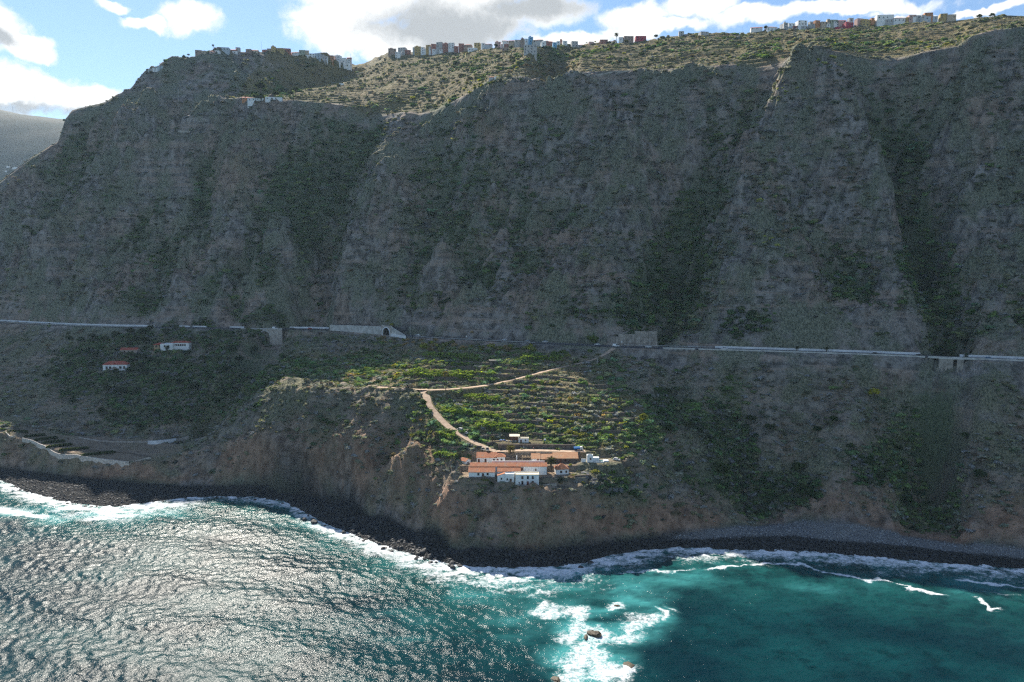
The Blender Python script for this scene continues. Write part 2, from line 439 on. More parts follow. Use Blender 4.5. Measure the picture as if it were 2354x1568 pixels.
Zt += mount * ((ridged(GX / 40, GY / 90, 47, 3) - 0.6) * 14 + fbm(GX / 20, GY / 12, 48, 4) * 5)
Zt += plateau * (GX > -260) * 5.0 * 0.5 * (sstep(fp, 0.55, 0.95) - fp)
# sea bank: bare, cut by rills
bank = sstep(GY, YS[1] - 1, YS[1] + 4) * (1 - sstep(GY, YS[2] - 2, YS[2] + 6))
Zt += bank * ((ridged(GX / 8.5, GY / 40, 51, 2) - 0.55) * 6.5 + fbm(GX / 5, GY / 4, 53, 3) * 1.6)
beachm = sstep(GY, y_shore - 6, y_shore + 2) * (1 - sstep(GY, YS[1] - 2, YS[1] + 3))
Zt += beachm * (fbm(GX / 6, GY / 5, 61, 3) * 0.5)
Zt = np.where(GY > y_shore, np.maximum(Zt, -0.6 + 0.09 * np.clip(GY - y_shore, 0, 30)), Zt)
# ------------------------------------------------------------------ terraces, tracks and level ground
def lerp(a, b, t): return a + (b - a) * t
def poly_mask(px, py, pts, soft=4.0):
    inside = np.zeros(px.shape, bool); n = len(pts)
    for i in range(n):
        x1, y1 = pts[i][:2]; x2, y2 = pts[(i + 1) % n][:2]
        c = ((y1 > py) != (y2 > py)) & (px < (x2 - x1) * (py - y1) / (y2 - y1 + 1e-12) + x1)
        inside ^= c
    d, _ = seg_dist(px, py, list(pts) + [pts[0]])
    return np.clip(0.5 + np.where(inside, d, -d) / (2 * soft), 0, 1)
TERR_D = [(800, 803), (1000, 797), (1250, 806), (1370, 838), (1475, 925), (1545, 985), (1500, 1050), (1345, 1052), (1340, 1036), (1130, 1034), (1085, 1062), (975, 1080), (950, 1020), (958, 950), (985, 912), (850, 884), (640, 868), (630, 830), (700, 806)]
TERR = [base_at(*p) for p in TERR_D]
tm = poly_mask(GX, GY, TERR)
STEP = 2.7
Zs = Z0 + 3.2 * fbm(GX / 50, GY / 45, 71, 3) + 0.02 * GX
Lv = Zs / STEP; lf = np.floor(Lv); lr = Lv - lf
Zstep = STEP * (lf + 0.32 * lr + 0.68 * sstep(lr, 0.80, 0.99))
Zt = lerp(Zt, Zstep + 0.25 * fbm(GX / 4, GY / 4, 73, 2), tm)

def sample(A, x, y):
    if A.ndim == 1: A = to_grid(A)
    x = np.asarray(x, float); y = np.asarray(y, float)
    i = np.clip(np.searchsorted(gx, x) - 1, 0, len(gx) - 2); j = np.clip(np.searchsorted(gy, y) - 1, 0, len(gy) - 2)
    fx = np.clip((x - gx[i]) / (gx[i + 1] - gx[i]), 0, 1); fy = np.clip((y - gy[j]) / (gy[j + 1] - gy[j]), 0, 1)
    return (A[j, i] * (1 - fx) + A[j, i + 1] * fx) * (1 - fy) + (A[j + 1, i] * (1 - fx) + A[j + 1, i + 1] * fx) * fy
def ground(x, y): return float(sample(ZG, x, y))
def hit(dx, dy, y0=300.0, y1=1480.0):
    return march_fn(lambda a, b: sample(ZG, a, b), dx, dy, y0, y1, 2400)

def dense(pts, step=2.0):
    P = np.array(pts, float); out = []
    for i in range(len(P) - 1):
        n = max(1, int(np.linalg.norm(P[i + 1][:2] - P[i][:2]) / step))
        for k in range(n): out.append(P[i] + (P[i + 1] - P[i]) * k / n)
    out.append(P[-1]); out = np.array(out)
    for _ in range(6):
        out[1:-1] = 0.25 * out[:-2] + 0.5 * out[1:-1] + 0.25 * out[2:]
    return out
def carve(path, half, shoulder, drop=0.12):
    """bench the ground under a path"""
    global Zt
    d, par = seg_dist(GX, GY, path)
    zp = np.interp(par, np.arange(len(path)), path[:, 2]) - drop
    k = 1 - sstep(d, half, half + shoulder)
    Zt = lerp(Zt, zp, k)
TRACK_A = dense([base_at(*p) for p in [(1411, 806), (1405, 812), (1385, 822), (1332, 836), (1268, 849), (1202, 867), (1145, 881), (1105, 888), (1052, 894), (978, 897)]])
TRACK_C = dense([base_at(*p) for p in [(985, 897), (955, 893), (918, 892), (868, 890)]])
TRACK_B = dense([base_at(*p) for p in [(972, 895), (976, 905), (985, 929), (1002, 953), (1028, 979), (1058, 999), (1085, 1016), (1118, 1029), (1140, 1038)]])
TRACK_A[0:3, 2] = ROAD_Z - 0.3
yard_pts = [TRACK_B[-1]]
def track_z(path, n=18):
    for _ in range(n): path[1:-1, 2] = 0.25 * path[:-2, 2] + 0.5 * path[1:-1, 2] + 0.25 * path[2:, 2]
for t_ in (TRACK_A, TRACK_B, TRACK_C): track_z(t_)
TRACK_B[0, 2] = TRACK_A[-1, 2]; TRACK_C[0, 2] = TRACK_A[-1, 2]; track_z(TRACK_B, 6); track_z(TRACK_C, 6)
for t_ in (TRACK_C, TRACK_A, TRACK_B): carve(t_, 2.9, 3.0)

def zb(zx, zy):   # farm close-up coordinates -> photograph coordinates
    return (1560 + zx / 3.4618) / 1.529, (1500 + zy / 3.4618) / 1.529
def farm(zx, zy, z): return at_z(*zb(zx, zy), z)
# level pads: (x0, x1, y0, y1, z)
FZ = 38.0
def pad(x0, x1, y0, y1, z, soft=2.0):
    global Zt
    d = np.maximum(np.maximum(x0 - GX, GX - x1), np.maximum(y0 - GY, GY - y1))
    Zt = lerp(Zt, z, 1 - sstep(d, 0.3, soft))
pL, pR = farm(300, 608, FZ), farm(1255, 600, FZ)
xl, xr = pL[0], pR[0]
pad(xl - 5, xr + 22, 404.2, 418, FZ - 0.1, 1.5)             # main court
pad(xl - 8, xr + 42, 418, 429.6, 40.9, 1.6)                     # upper court and lane
b3l, b3r = farm(872, 712, 35.0), farm(1157, 712, 35.0)
pad(b3l[0] - .5, b3r[0] + 1, 397.8, 403.8, 34.9, 1.6)
pad(farm(650, 672, 36.0)[0] - 1, b3l[0] - .4, 400.0, 403.9, 35.9, 1.4)
shed = farm(905, 190, 48.6)
pad(shed[0] - 14, shed[0] + 20, shed[1] - 2, shed[1] + 8, 48.5, 2.0)
yard = dense([TRACK_B[-1], farm(700, 288, 46.2), farm(900, 282, 46.4), farm(1150, 285, 46.3), farm(1450, 290, 46.0), farm(1720, 298, 45.6)])
track_z(yard, 30)
carve(yard, 3.2, 2.0, 0.1)
# highway bench
hw_u = np.arange(-0.86, 0.86, 0.004)
hw = np.array([[u_ * y_, y_, ROAD_Z] for u_, y_ in zip(hw_u, np.interp(hw_u, CURVES[4][0], CURVES[4][1]) + 6.5)])
for _ in range(60): hw[1:-1, 1] = 0.25 * hw[:-2, 1] + 0.5 * hw[1:-1, 1] + 0.25 * hw[2:, 1]
hw[:, 0] = hw_u * hw[:, 1]
ravine_gap = lambda p: 0
d_hw, par_hw = seg_dist(GX, GY, hw)
khw = 1 - sstep(d_hw, 6.6, 9.5)
gap = np.zeros_like(GX)
for gdx, wid in ((617, 8.0), (2182, 9.0)):
    c_ = base_at(gdx, 770 if gdx < 1000 else 824)
    gap = np.maximum(gap, 1 - sstep(np.abs(GX - c_[0]), wid * 0.6, wid * 1.5))
front = GY < (np.interp(par_hw, np.arange(len(hw)), hw[:, 1]) - 2.0)
Zt = lerp(Zt, ROAD_Z - 0.25, khw * (1 - gap * front))
Zt = np.where(khw > 0.6, np.minimum(Zt, ROAD_Z - 0.15), Zt)
for gdx, wid, dp in ((617, 6.0, 14.5), (2182, 7.0, 9.5)):
    c_ = base_at(gdx, 770 if gdx < 1000 else 824); yf_ = np.interp(GX / GY, CURVES[4][0], CURVES[4][1])
    kx = (1 - sstep(np.abs(GX - c_[0]), wid, wid + 9)) * (GY < yf_ + 1.5) * sstep(GY, yf_ - 34, yf_ - 20)
    Zt = np.where(kx > 0, np.minimum(Zt, lerp(Zt, ROAD_Z - dp - 0.25 * (yf_ - GY), kx)), Zt)
# field behind the sea wall, left
FIELD = [base_at(*p) for p in [(20, 1002), (75, 1018), (115, 1040), (170, 1054), (295, 1066), (350, 1056), (420, 1040), (420, 1012), (300, 1008), (180, 1006), (80, 990)]]
fm = poly_mask(GX, GY, FIELD, 3.0)
Zt = lerp(Zt, np.interp(GX, [FIELD[0][0], FIELD[4][0], FIELD[6][0]], [FIELD[0][2] - 1, FIELD[4][2] + 0.5, FIELD[6][2]]) + 0.02 * (GY - 512), fm)
# villa platforms, left
def vpt(zx, zy): return (zx / 1.9617) / 1.529, (1080 + zy / 1.9617) / 1.529
VILLA = {}
for nm, q, hx, hy in (('a', (1180, 300), 19, 9), ('b', (790, 437), 15, 8), ('c', (880, 320), 13, 6)):
    p_ = base_at(*vpt(*q)); VILLA[nm] = p_
    pad(p_[0] - hx, p_[0] + hx, p_[1] - 2.5, p_[1] + hy, p_[2], 3.5)
# pool terrace
PZ = 42.0
pool_c = farm(1830, 432, PZ)
pad(pool_c[0] - 9, pool_c[0] + 16, pool_c[1] - 1.0, pool_c[1] + 9, PZ - 0.1, 2.2)
Zt = np.where((GY < y_shore - 0.5), np.minimum(Zt, -0.4), Zt)

# photograph coordinates of every ground point, to place soil colours and plant cover where they were seen
dep = GY * CP - (Zt - CAM_H) * SP
PDX = CX + FPX * GX / dep; PDY = CY - FPX * (GY * SP + (Zt - CAM_H) * CP) / dep
PW1 = 55 * fbm(GX / 40, GY / 30, 81, 5, 0.6); PW2 = 55 * fbm(GX / 40, GY / 30, 83, 5, 0.6)
def patches(lst):
    f = np.zeros_like(GX)
    w1 = PW1; w2 = PW2
    for cx_, cy_, rx, ry, st in lst:
        q = ((PDX + w1 - cx_) / rx) ** 2 + ((PDY + w2 - cy_) / ry) ** 2
        f = np.maximum(f, st * np.clip(1.25 - q, 0, 1))
    return f
ZG = to_grid(Zt, -6.0)
_dy = np.gradient(gy); _dx = np.gradient(gx)
SLOPE = np.hypot(np.gradient(ZG, axis=0) / _dy[:, None], np.gradient(ZG, axis=1) / _dx[None, :])[KEEP]
AREA = (np.repeat(_dy[:, None], len(gx), 1) * _dx[None, :])[KEEP]
lowp = Zt - Z0
green = patches([(1600, 500, 150, 170, .55), (1690, 300, 80, 70, .5), (1555, 660, 60, 130, .55), (1400, 690, 160, 60, .7), (1250, 730, 90, 40, .6), (690, 480, 60, 120, .7), (600, 600, 40, 70, .9), (600, 735, 70, 24, 1),
                 (2105, 560, 30, 170, .5), (2050, 335, 80, 34, .8), (2290, 430, 70, 70, .7), (1780, 480, 100, 120, .6), (1330, 470, 90, 60, .5), (1180, 640, 120, 60, .35), (450, 500, 80, 80, .45), (330, 560, 80, 60, .4), (250, 420, 50, 60, .5),
                 (90, 480, 60, 60, .5), (300, 860, 230, 95, 1), (530, 850, 90, 90, 1), (350, 950, 160, 60, 1), (1690, 1050, 80, 110, 1), (1830, 1120, 75, 75, 1), (2140, 1000, 46, 160, 1), (1530, 950, 50, 70, .8),
                 (1990, 1060, 80, 60, .8), (1400, 1100, 70, 40, .9), (1480, 1010, 60, 60, .7), (1200, 1010, 190, 30, .5), (1150, 830, 140, 30, .7), (1050, 960, 120, 40, .6), (2250, 900, 90, 50, .6), (1640, 960, 60, 60, .7),
                 (1700, 720, 100, 60, .5), (2000, 95, 160, 25, .7), (1300, 115, 60, 14, .6), (1230, 145, 60, 16, .6), (950, 225, 120, 18, .6), (2100, 110, 100, 16, .6), (1380, 125, 60, 20, .6), (1700, 115, 200, 20, .45), (1100, 160, 160, 30, .4), (1550, 115, 120, 20, .4), (620, 210, 60, 14, .9)])
green = np.clip(0.7 * green + 0.95 * fbm(GX / 38, GY / 24, 85, 6, 0.65) - 0.05 * np.clip(lowp, -10, 8) * (upper + lower) + 0.10 * upper, 0, 1)
bare = patches([(2085, 738, 75, 34, 1), (1985, 757, 70, 26, 1), (300, 733, 78, 13, 1), (15, 722, 45, 18, .8), (860, 692, 60, 26, .8), (1450, 748, 85, 18, .8), (1665, 300, 26, 60, .7), (582, 560, 16, 26, 1), (1590, 372, 40, 50, .8),
                (1490, 190, 40, 10, .8), (2300, 960, 50, 12, .7), (1830, 640, 40, 16, .7), (480, 815, 40, 40, .7), (420, 935, 40, 14, .7), (150, 940, 70, 16, .5), (2290, 790, 70, 18, .7), (1930, 960, 50, 50, .5), (1960, 1100, 60, 40, .5),
                (620, 140, 40, 22, .8), (1250, 430, 120, 20, .4), (1100, 350, 200, 20, .3), (1400, 800, 60, 12, .6), (1600, 860, 120, 50, .3), (1430, 870, 80, 30, .4)])
bare = np.clip(bare + 0.3 * np.clip(fbm(GX / 12, GY / 8, 87, 3), 0, 1) * upper, 0, 1)
red = np.clip(patches([(772, 1122, 9, 12, 1), (960, 1050, 80, 90, .6), (1040, 1180, 60, 60, .7), (800, 1040, 190, 90, .55), (600, 1060, 120, 50, .5), (2000, 1130, 300, 60, .4), (1500, 1195, 200, 40, .7), (1300, 1200, 160, 50, .5), (2150, 1215, 220, 26, .7), (2320, 1180, 50, 60, .8), (1030, 690, 50, 30, .4), (2290, 790, 60, 20, .5), (300, 1090, 150, 20, .6), (640, 340, 30, 30, .3), (1100, 310, 90, 30, .4), (1200, 1240, 40, 12, .6),
                        (1150, 560, 200, 30, .3), (960, 420, 60, 60, .3), (1930, 420, 60, 26, .4), (2200, 640, 60, 40, .3), (520, 400, 90, 60, .35), (180, 330, 60, 30, .3)]) + 0.55 * bank * (0.6 + fbm(GX / 12, GY / 9, 89, 3)) + 0.35 * upper * np.clip(fbm(GX / 28, GY / 9, 91, 3) - 0.1, 0, 1), 0, 1)
dry = np.clip(plateau * (GX > -330 + 0 * GX) * 0.9 + tm * 0.55 + 0.3 * lower, 0, 1)
beach = np.clip(beachm + (GY <= y_shore), 0, 1)
pebble = beach * np.clip((PDX - 1500) / 120, 0, 1) * sstep(GY, y_shore + 0.42 * (YS[1] - y_shore), y_shore + 0.60 * (YS[1] - y_shore) + 0.5)
soil = np.clip(poly_mask(GX, GY, [farm(160, 500, FZ), farm(240, 610, FZ), farm(650, 690, 34), farm(1400, 660, 36), farm(1640, 470, 41), farm(1720, 290, 45.6), farm(600, 275, 46), farm(380, 330, 43)], 2.0) * 0.9
               + 0.55 * fm + patches([(1052, 905, 26, 6, .9), (900, 893, 60, 6, .9), (860, 885, 30, 6, .8), (1440, 808, 50, 6, .7)]), 0, 1)

# ------------------------------------------------------------------ ground material and mesh
def earth_material():
    m, nt, b = material('earth')
    P = nt.pos()
    Pz = nt.mapping(P, (1.0, 1.0, 0.7))
    n_big = nt.noise(Pz, 0.035, 6, 0.6); n_mid = nt.noise(Pz, 0.16, 6, 0.65); n_fin = nt.noise(Pz, 0.75, 5, 0.7)
    strat = nt.noise(nt.mapping(P, (0.010, 0.010, 0.16)), 1.0, 6, 0.62, 0.5); strat_shade = nt.noise(nt.mapping(P, (0.02, 0.02, 0.34)), 1.0, 4, 0.6, 0.8)
    rock = nt.mix(nt.ramp(n_mid, 0.34, 0.66), (0.075, 0.07, 0.068), (0.43, 0.385, 0.35))
    n_hue = nt.noise(Pz, 0.021, 5, 0.62)
    rock = nt.mix(nt.ramp(n_hue, 0.47, 0.60, 0.0, 0.7), rock, nt.mix(nt.ramp(n_mid, 0.35, 0.65), (0.11, 0.075, 0.055), (0.44, 0.31, 0.235)))
    rock = nt.mix(nt.math('MULTIPLY', nt.ramp(strat, 0.50, 0.62), 0.6), rock, (0.48, 0.35, 0.27))
    rock = nt.mix(nt.math('MULTIPLY', nt.ramp(strat_shade, 0.56, 0.66), 0.75), rock, (0.075, 0.068, 0.066))  # dark strata bands, their colour also standing in for ledge shading
    rock = nt.mix(nt.math('MULTIPLY', nt.ramp(n_fin, 0.56, 0.72), 0.5), rock, (0.52, 0.49, 0.46))
    scrub = nt.mix(nt.ramp(n_fin, 0.35, 0.65), (0.06, 0.08, 0.05), (0.32, 0.325, 0.22))
    rock = nt.mix(nt.ramp(n_big, 0.44, 0.58, 0.08, 0.9), rock, scrub)
    dryc = nt.mix(nt.ramp(n_fin, 0.32, 0.68), (0.085, 0.085, 0.032), (0.34, 0.255, 0.10))
    c = nt.mix(nt.math('MULTIPLY', nt.attr('dry'), nt.ramp(n_mid, 0.3, 0.6, 0.45, 1.0)), rock, dryc)
    redc = nt.mix(nt.ramp(n_mid, 0.3, 0.7), (0.20, 0.115, 0.075), (0.50, 0.32, 0.22))
    c = nt.mix(nt.attr('red'), c, redc)
    grn = nt.mix(nt.ramp(n_fin, 0.3, 0.72), (0.05, 0.08, 0.04), (0.17, 0.215, 0.11))
    gk = nt.math('ADD', nt.attr('green'), nt.math('ADD', nt.math('MULTIPLY', nt.math('SUBTRACT', n_mid, 0.5), 1.6), nt.math('MULTIPLY', nt.math('SUBTRACT', n_fin, 0.5), 0.8)))
    c = nt.mix(nt.ramp(gk, 0.3, 1.0, 0.0, 0.85), c, grn)
    barec = nt.mix(nt.ramp(n_fin, 0.3, 0.7), (0.23, 0.195, 0.165), (0.46, 0.40, 0.34))
    c = nt.mix(nt.math('MULTIPLY', nt.attr('bare'), nt.ramp(n_mid, 0.35, 0.6)), c, barec)
    soilc = nt.mix(nt.ramp(n_fin, 0.3, 0.7), (0.30, 0.21, 0.14), (0.48, 0.36, 0.25))
    c = nt.mix(nt.math('MULTIPLY', nt.attr('soil'), nt.ramp(n_mid, 0.3, 0.55, 0.6, 1.0)), c, soilc)
    vor = nt.voronoi(P, 0.9, out=1)
    blk = nt.mix(nt.ramp(nt.noise(P, 1.3, 3), 0.35, 0.7), (0.012, 0.012, 0.013), (0.045, 0.043, 0.043))
    peb = nt.mix(nt.ramp(nt.noise(P, 1.6, 4, 0.7), 0.35, 0.65), (0.10, 0.10, 0.10), (0.34, 0.34, 0.34))
    c = nt.mix(nt.attr('beach'), c, nt.mix(nt.attr('pebble'), blk, peb))
    nt.put(b.inputs['Base Color'], c)
    b.inputs['Roughness'].default_value = 0.95; b.inputs['Specular IOR Level'].default_value = 0.15
    h = nt.math('ADD', nt.math('MULTIPLY', n_mid, 1.3), nt.math('MULTIPLY', n_fin, 0.5))
    nt.put(b.inputs['Normal'], nt.bump(h, 1.0, 4.0))
    return m
EARTH = earth_material()
idx = np.full(GRID_SHAPE, -1, np.int64); idx[KEEP] = np.arange(len(GX))
q = np.stack([idx[:-1, :-1], idx[:-1, 1:], idx[1:, 1:], idx[1:, :-1]], -1).reshape(-1, 4)
q = q[(q >= 0).all(1)]
V = np.stack([GX, GY, Zt], -1)
att = dict(green=green, bare=bare, red=red, dry=dry, beach=beach, pebble=pebble, soil=soil)
hillside = ob('hillside', mesh_np('hillside', V, q, [EARTH], True, att))
tag(hillside, kind='structure')

# far hill and coastal plain, left
def far_land():
    xs = np.linspace(-3600, 0, 90); ys_ = np.concatenate([np.linspace(1500, 2600, 40), np.linspace(2650, 3600, 40)])
    X, Y = np.meshgrid(xs, ys_)
    top = np.interp((X / Y * FPX + CX), [-600, -250, -40, 0, 60, 150, 260], [0.02, 0.155, 0.2, 0.2, 0.193, 0.186, 0.18])
    rise = sstep(Y, 1900, 3300)
    low = 20 + 0.05 * (Y - 1500)
    Zf = lerp(low, 160 + top * 3300, rise ** 1.3) + fbm(X / 400, Y / 400, 5, 4) * 16 * rise + 4 * fbm(X / 200, Y / 200, 6, 3)
    Zf = np.where(Y > 3300, Zf - (Y - 3300) * 0.3, Zf)
    n1, n0 = X.shape; I = np.arange(n1 * n0).reshape(n1, n0)
    F = np.stack([I[:-1, :-1], I[:-1, 1:], I[1:, 1:], I[1:, :-1]], -1).reshape(-1, 4)
    m, nt, b = material('far_land'); P = nt.pos()
    n = nt.noise(P, 0.009, 8, 0.65); n2 = nt.noise(P, 0.07, 6, 0.7)
    c = nt.mix(nt.ramp(n, 0.35, 0.65), (0.03, 0.045, 0.03), (0.09, 0.085, 0.06))
    c = nt.mix(nt.ramp(n2, 0.56, 0.75), c, (0.22, 0.20, 0.17))
    nt.put(b.inputs['Base Color'], c); b.inputs['Roughness'].default_value = 1.0
    o = ob('far_hill', mesh_np('far_hill', np.stack([X.ravel(), Y.ravel(), Zf.ravel()], -1), F, [m], True)); tag(o, kind='structure')
    return X, Y, Zf
FX, FY, FZh = far_land()

# ------------------------------------------------------------------ the sea
SEA_STEP = 0.7
def build_sea():
    sx = np.arange(-440, 440, SEA_STEP); sy = np.arange(226, 575, SEA_STEP)
    X, Y = np.meshgrid(sx, sy)
    n1, n0 = X.shape
    ky = np.fft.fftfreq(n1, SEA_STEP) * 2 * np.pi; kx = np.fft.fftfreq(n0, SEA_STEP) * 2 * np.pi
    KX, KY = np.meshgrid(kx, ky); K = np.hypot(KX, KY) + 1e-6
    wd = np.array([0.45, 0.89]); ca = (KX * wd[0] + KY * wd[1]) / K
    Lw = 1.15
    spec = np.exp(-1 / (K * Lw) ** 2) / K ** 4 * (0.25 + 0.75 * ca ** 2) * np.exp(-(K * 0.28) ** 2)
    r = np.random.default_rng(3)
    h = np.fft.ifft2(np.sqrt(spec) * (r.normal(size=K.shape) + 1j * r.normal(size=K.shape))).real
    gyy, gxx = np.gradient(h, SEA_STEP)
    h *= 0.13 / math.sqrt((gxx ** 2 + gyy ** 2).mean())
    sw = 0.35 * np.sin((X * 0.30 + Y * 0.95 + 9 * fbm(X / 60, Y / 60, 2, 2)) * 2 * np.pi / 34)
    u = X / Y
    ysh = np.interp(u, CURVES[0][0], CURVES[0][1])
    dsh = ysh - Y                                   # distance off the shore
    Zw = (h + sw) * np.clip(0.35 + dsh / 30, 0.25, 1)
    dpt = Y * CP + CAM_H * SP
    DX = CX + FPX * X / dpt; DY = CY - FPX * (Y * SP - CAM_H * CP) / dpt
    fm1 = fbm(X / 16, Y / 10, 101, 4); fm2 = fbm(X / 5, Y / 3.5, 103, 3)
    wid = np.interp(DX, [0, 200, 420, 500, 640, 720, 800, 1000, 1150, 1250, 1330, 1420, 1550, 1800, 2100, 2354], [34, 46, 32, 16, 18, 34, 34, 34, 40, 46, 40, 36, 26, 23, 22, 23])
    foam = np.clip(1.12 - dsh / (wid * (1 + 0.6 * fm1)), 0, 1.0) ** 1.15
    foam *= np.clip(0.85 + 0.9 * fm2, 0.25, 1)
    def line(pts, w, st=1.0):
        nonlocal foam
        W = [at_z(a, b_, 0.0) for a, b_ in pts]
        d, par = seg_dist(X + 4 * fm1, Y + 3 * fm2, W)
        e = np.minimum(par + 0.2, len(W) - 1 - par + 0.2)
        foam = np.maximum(foam, st * np.clip(1.3 - d / (w * np.clip(0.6 + fm1 * 1.2 + 0.4, 0.25, 1.6)), 0, 1) * np.clip(e * 2, 0.3, 1))
    line([(1620, 1312), (1700, 1300), (1770, 1296), (1840, 1296), (1885, 1314), (1950, 1322), (1995, 1338), (2020, 1330), (2060, 1345), (2110, 1356), (2175, 1370)], 1.5)
    line([(2190, 1332), (2260, 1338), (2354, 1350), (2460, 1362)], 1.3)
    line([(2245, 1372), (2265, 1398), (2300, 1402)], 1.8)
    line([(1400, 1320), (1500, 1312), (1600, 1310)], 2.2, 0.75)
    line([(2270, 1360), (2354, 1372)], 1.6, 0.55)
    line([(1290, 1490), (1330, 1440), (1340, 1400), (1250, 1420), (1240, 1400)], 4.0, 0.7)
    line([(1390, 1480), (1460, 1440), (1530, 1410)], 5.0, 0.7)
    line([(1500, 1395), (1535, 1405), (1530, 1430)], 1.6, 0.9)
    line([(1520, 1390), (1580, 1410)], 1.2, 0.5)
    line([(1340, 1470), (1345, 1500), (1370, 1530), (1400, 1560)], 5.0, 0.75)
    line([(1290, 1568), (1300, 1540), (1350, 1500)], 4.5, 0.75)
    line([(1380, 1540), (1430, 1550), (1465, 1535)], 3.5, 0.95)
    line([(1400, 1395), (1440, 1395)], 2.5, 0.8)
    def wash(cx_, cy_, rx, ry, st):
        nonlocal foam
        qd = ((DX + 30 * fm1 - cx_) / rx) ** 2 + ((DY + 14 * fm2 + 10 * fm1 - cy_) / ry) ** 2
        foam = np.maximum(foam, st * np.clip(1.15 - qd, 0, 1))
    for w_ in ((1345, 1505, 60, 48, .72), (1400, 1545, 75, 30, .7), (1310, 1550, 50, 30, .72), (1365, 1462, 42, 26, .75), (1300, 1405, 60, 16, .55), (1260, 1402, 26, 10, .7), (1480, 1425, 62, 26, .62), (1440, 1465, 50, 26, .6), (1420, 1395, 26, 10, .75), (1330, 1440, 40, 22, .6)): wash(*w_)
    line([(180, 1195), (260, 1190), (330, 1185)], 4.0, 0.8)
    line([(-40, 1165), (40, 1180), (120, 1190)], 6.0, 0.9)
    aer = np.zeros_like(X)
    for cx_, cy_, rx, ry, st in ((1400, 1430, 170, 70, 1), (1350, 1520, 130, 70, 1), (1500, 1420, 70, 40, .9), (1450, 1370, 120, 40, .8), (1300, 1330, 170, 34, .55), (1560, 1330, 160, 30, .6), (900, 1440, 160, 60, .35), (1950, 1345, 180, 22, .55), (2250, 1360, 120, 40, .45), (200, 1185, 260, 30, .8), (700, 1180, 140, 40, .3), (1200, 1440, 120, 50, .45), (1130, 1370, 150, 40, .4)):
        aer = np.maximum(aer, st * np.clip(1.2 - ((DX - cx_) / rx) ** 2 - ((DY - cy_) / ry) ** 2, 0, 1))
    aer = np.clip(aer * (0.65 + 0.9 * fbm(X / 14, Y / 8, 111, 4)) + 0.5 * np.clip(foam, 0, 1) + 0.35 * fbm(X / 22, Y / 12, 107, 4) * np.clip(1.4 - dsh / 90, 0, 1), 0, 1)
    shallow = np.clip(1 - dsh / 75, 0, 1)
    wind = np.clip(sstep(-X - 0.25 * (Y - 260), -10, 190) * sstep(dsh, 15, 90) + 0.5 * fbm(X / 60, Y / 26, 131, 3), 0, 1)
    kp = (dsh > -3.5) & (np.abs(X) < 0.80 * Y + 25)
    I = np.arange(n1 * n0).reshape(n1, n0)
    F = np.stack([I[:-1, :-1], I[:-1, 1:], I[1:, 1:], I[1:, :-1]], -1).reshape(-1, 4)
    F = F[kp.ravel()[F].all(1)]
    us = np.unique(F); rm = np.full(n1 * n0, -1, np.int64); rm[us] = np.arange(len(us))
    VV = np.stack([X.ravel(), Y.ravel(), (Zw + 0.25 * np.clip(foam, 0, 1) * (0.5 + fm2)).ravel()], -1)[us]
    m, nt, b = material('sea_water'); P = nt.pos()
    bed = nt.noise(P, 0.09, 6, 0.62); bed2 = nt.noise(P, 0.022, 4, 0.5)
    deep = nt.mix(nt.ramp(bed2, 0.35, 0.65), (0.002, 0.018, 0.026), (0.004, 0.042, 0.048))
    shal = nt.mix(nt.ramp(bed, 0.38, 0.62), (0.008, 0.045, 0.042), (0.018, 0.13, 0.12))
    deep = nt.mix(nt.math('MULTIPLY', nt.ramp(bed, 0.50, 0.68), 0.6), deep, (0.001, 0.014, 0.018))
    wc = nt.mix(nt.math('MULTIPLY', nt.attr('shallow'), 0.8), deep, shal)
    wc = nt.mix(nt.math('MULTIPLY', nt.math('POWER', nt.attr('aer'), 1.5), 0.7), wc, (0.07, 0.34, 0.34))
    fn = nt.noise(P, 0.55, 8, 0.68, 0.8); fn2 = nt.noise(P, 0.13, 4, 0.6)
    fk = nt.math('ADD', nt.attr('foam'), nt.math('ADD', nt.math('MULTIPLY', nt.math('SUBTRACT', fn, 0.5), 2.2), nt.math('MULTIPLY', nt.math('SUBTRACT', fn2, 0.5), 0.5)))
    fmask = nt.math('MULTIPLY', nt.ramp(fk, 0.26, 1.1), nt.ramp(nt.attr('foam'), 0.02, 0.25))
    nt.put(b.inputs['Base Color'], nt.mix(nt.math('MULTIPLY', fmask, 0.93), wc, (0.90, 0.91, 0.92)))
    nt.put(b.inputs['Roughness'], nt.math('ADD', nt.math('MULTIPLY', fmask, 0.5), nt.math('ADD', nt.math('MULTIPLY', nt.attr('wind'), 0.14), 0.11)))
    b.inputs['IOR'].default_value = 1.333; b.inputs['Specular IOR Level'].default_value = 0.10
    rip = nt.noise(nt.mapping(P, (0.8, 1.0, 1.0)), 0.9, 4, 0.62)
    nt.put(b.inputs['Normal'], nt.bump(nt.math('ADD', rip, nt.math('MULTIPLY', fmask, nt.math('MULTIPLY', fn, 0.8))), 0.6, 0.5))
    o = ob('sea', mesh_np('sea', VV, rm[F], [m], True, dict(foam=np.clip(foam, 0, 1.2).ravel()[us], aer=aer.ravel()[us], shallow=shallow.ravel()[us], wind=wind.ravel()[us])))
    tag(o, kind='structure')
    # the open water round about, out to the horizon
    B = 5200.0; x0, x1, y0, y1 = sx[0], sx[-1], sy[0], sy[-1]
    ov = [(-B, -B, -.3), (B, -B, -.3), (B, y0, -.3), (-B, y0, -.3), (-B, y1, -.8), (x0, y1, -.8), (x0, y0, -.3), (x1, y0, -.3), (x1, y1, -.8), (B, y1, -.8)]
    m2, nt, b = material('open_water'); b.inputs['Base Color'].default_value = (0.006, 0.05, 0.06, 1); b.inputs['Roughness'].default_value = 0.25; b.inputs['IOR'].default_value = 1.333
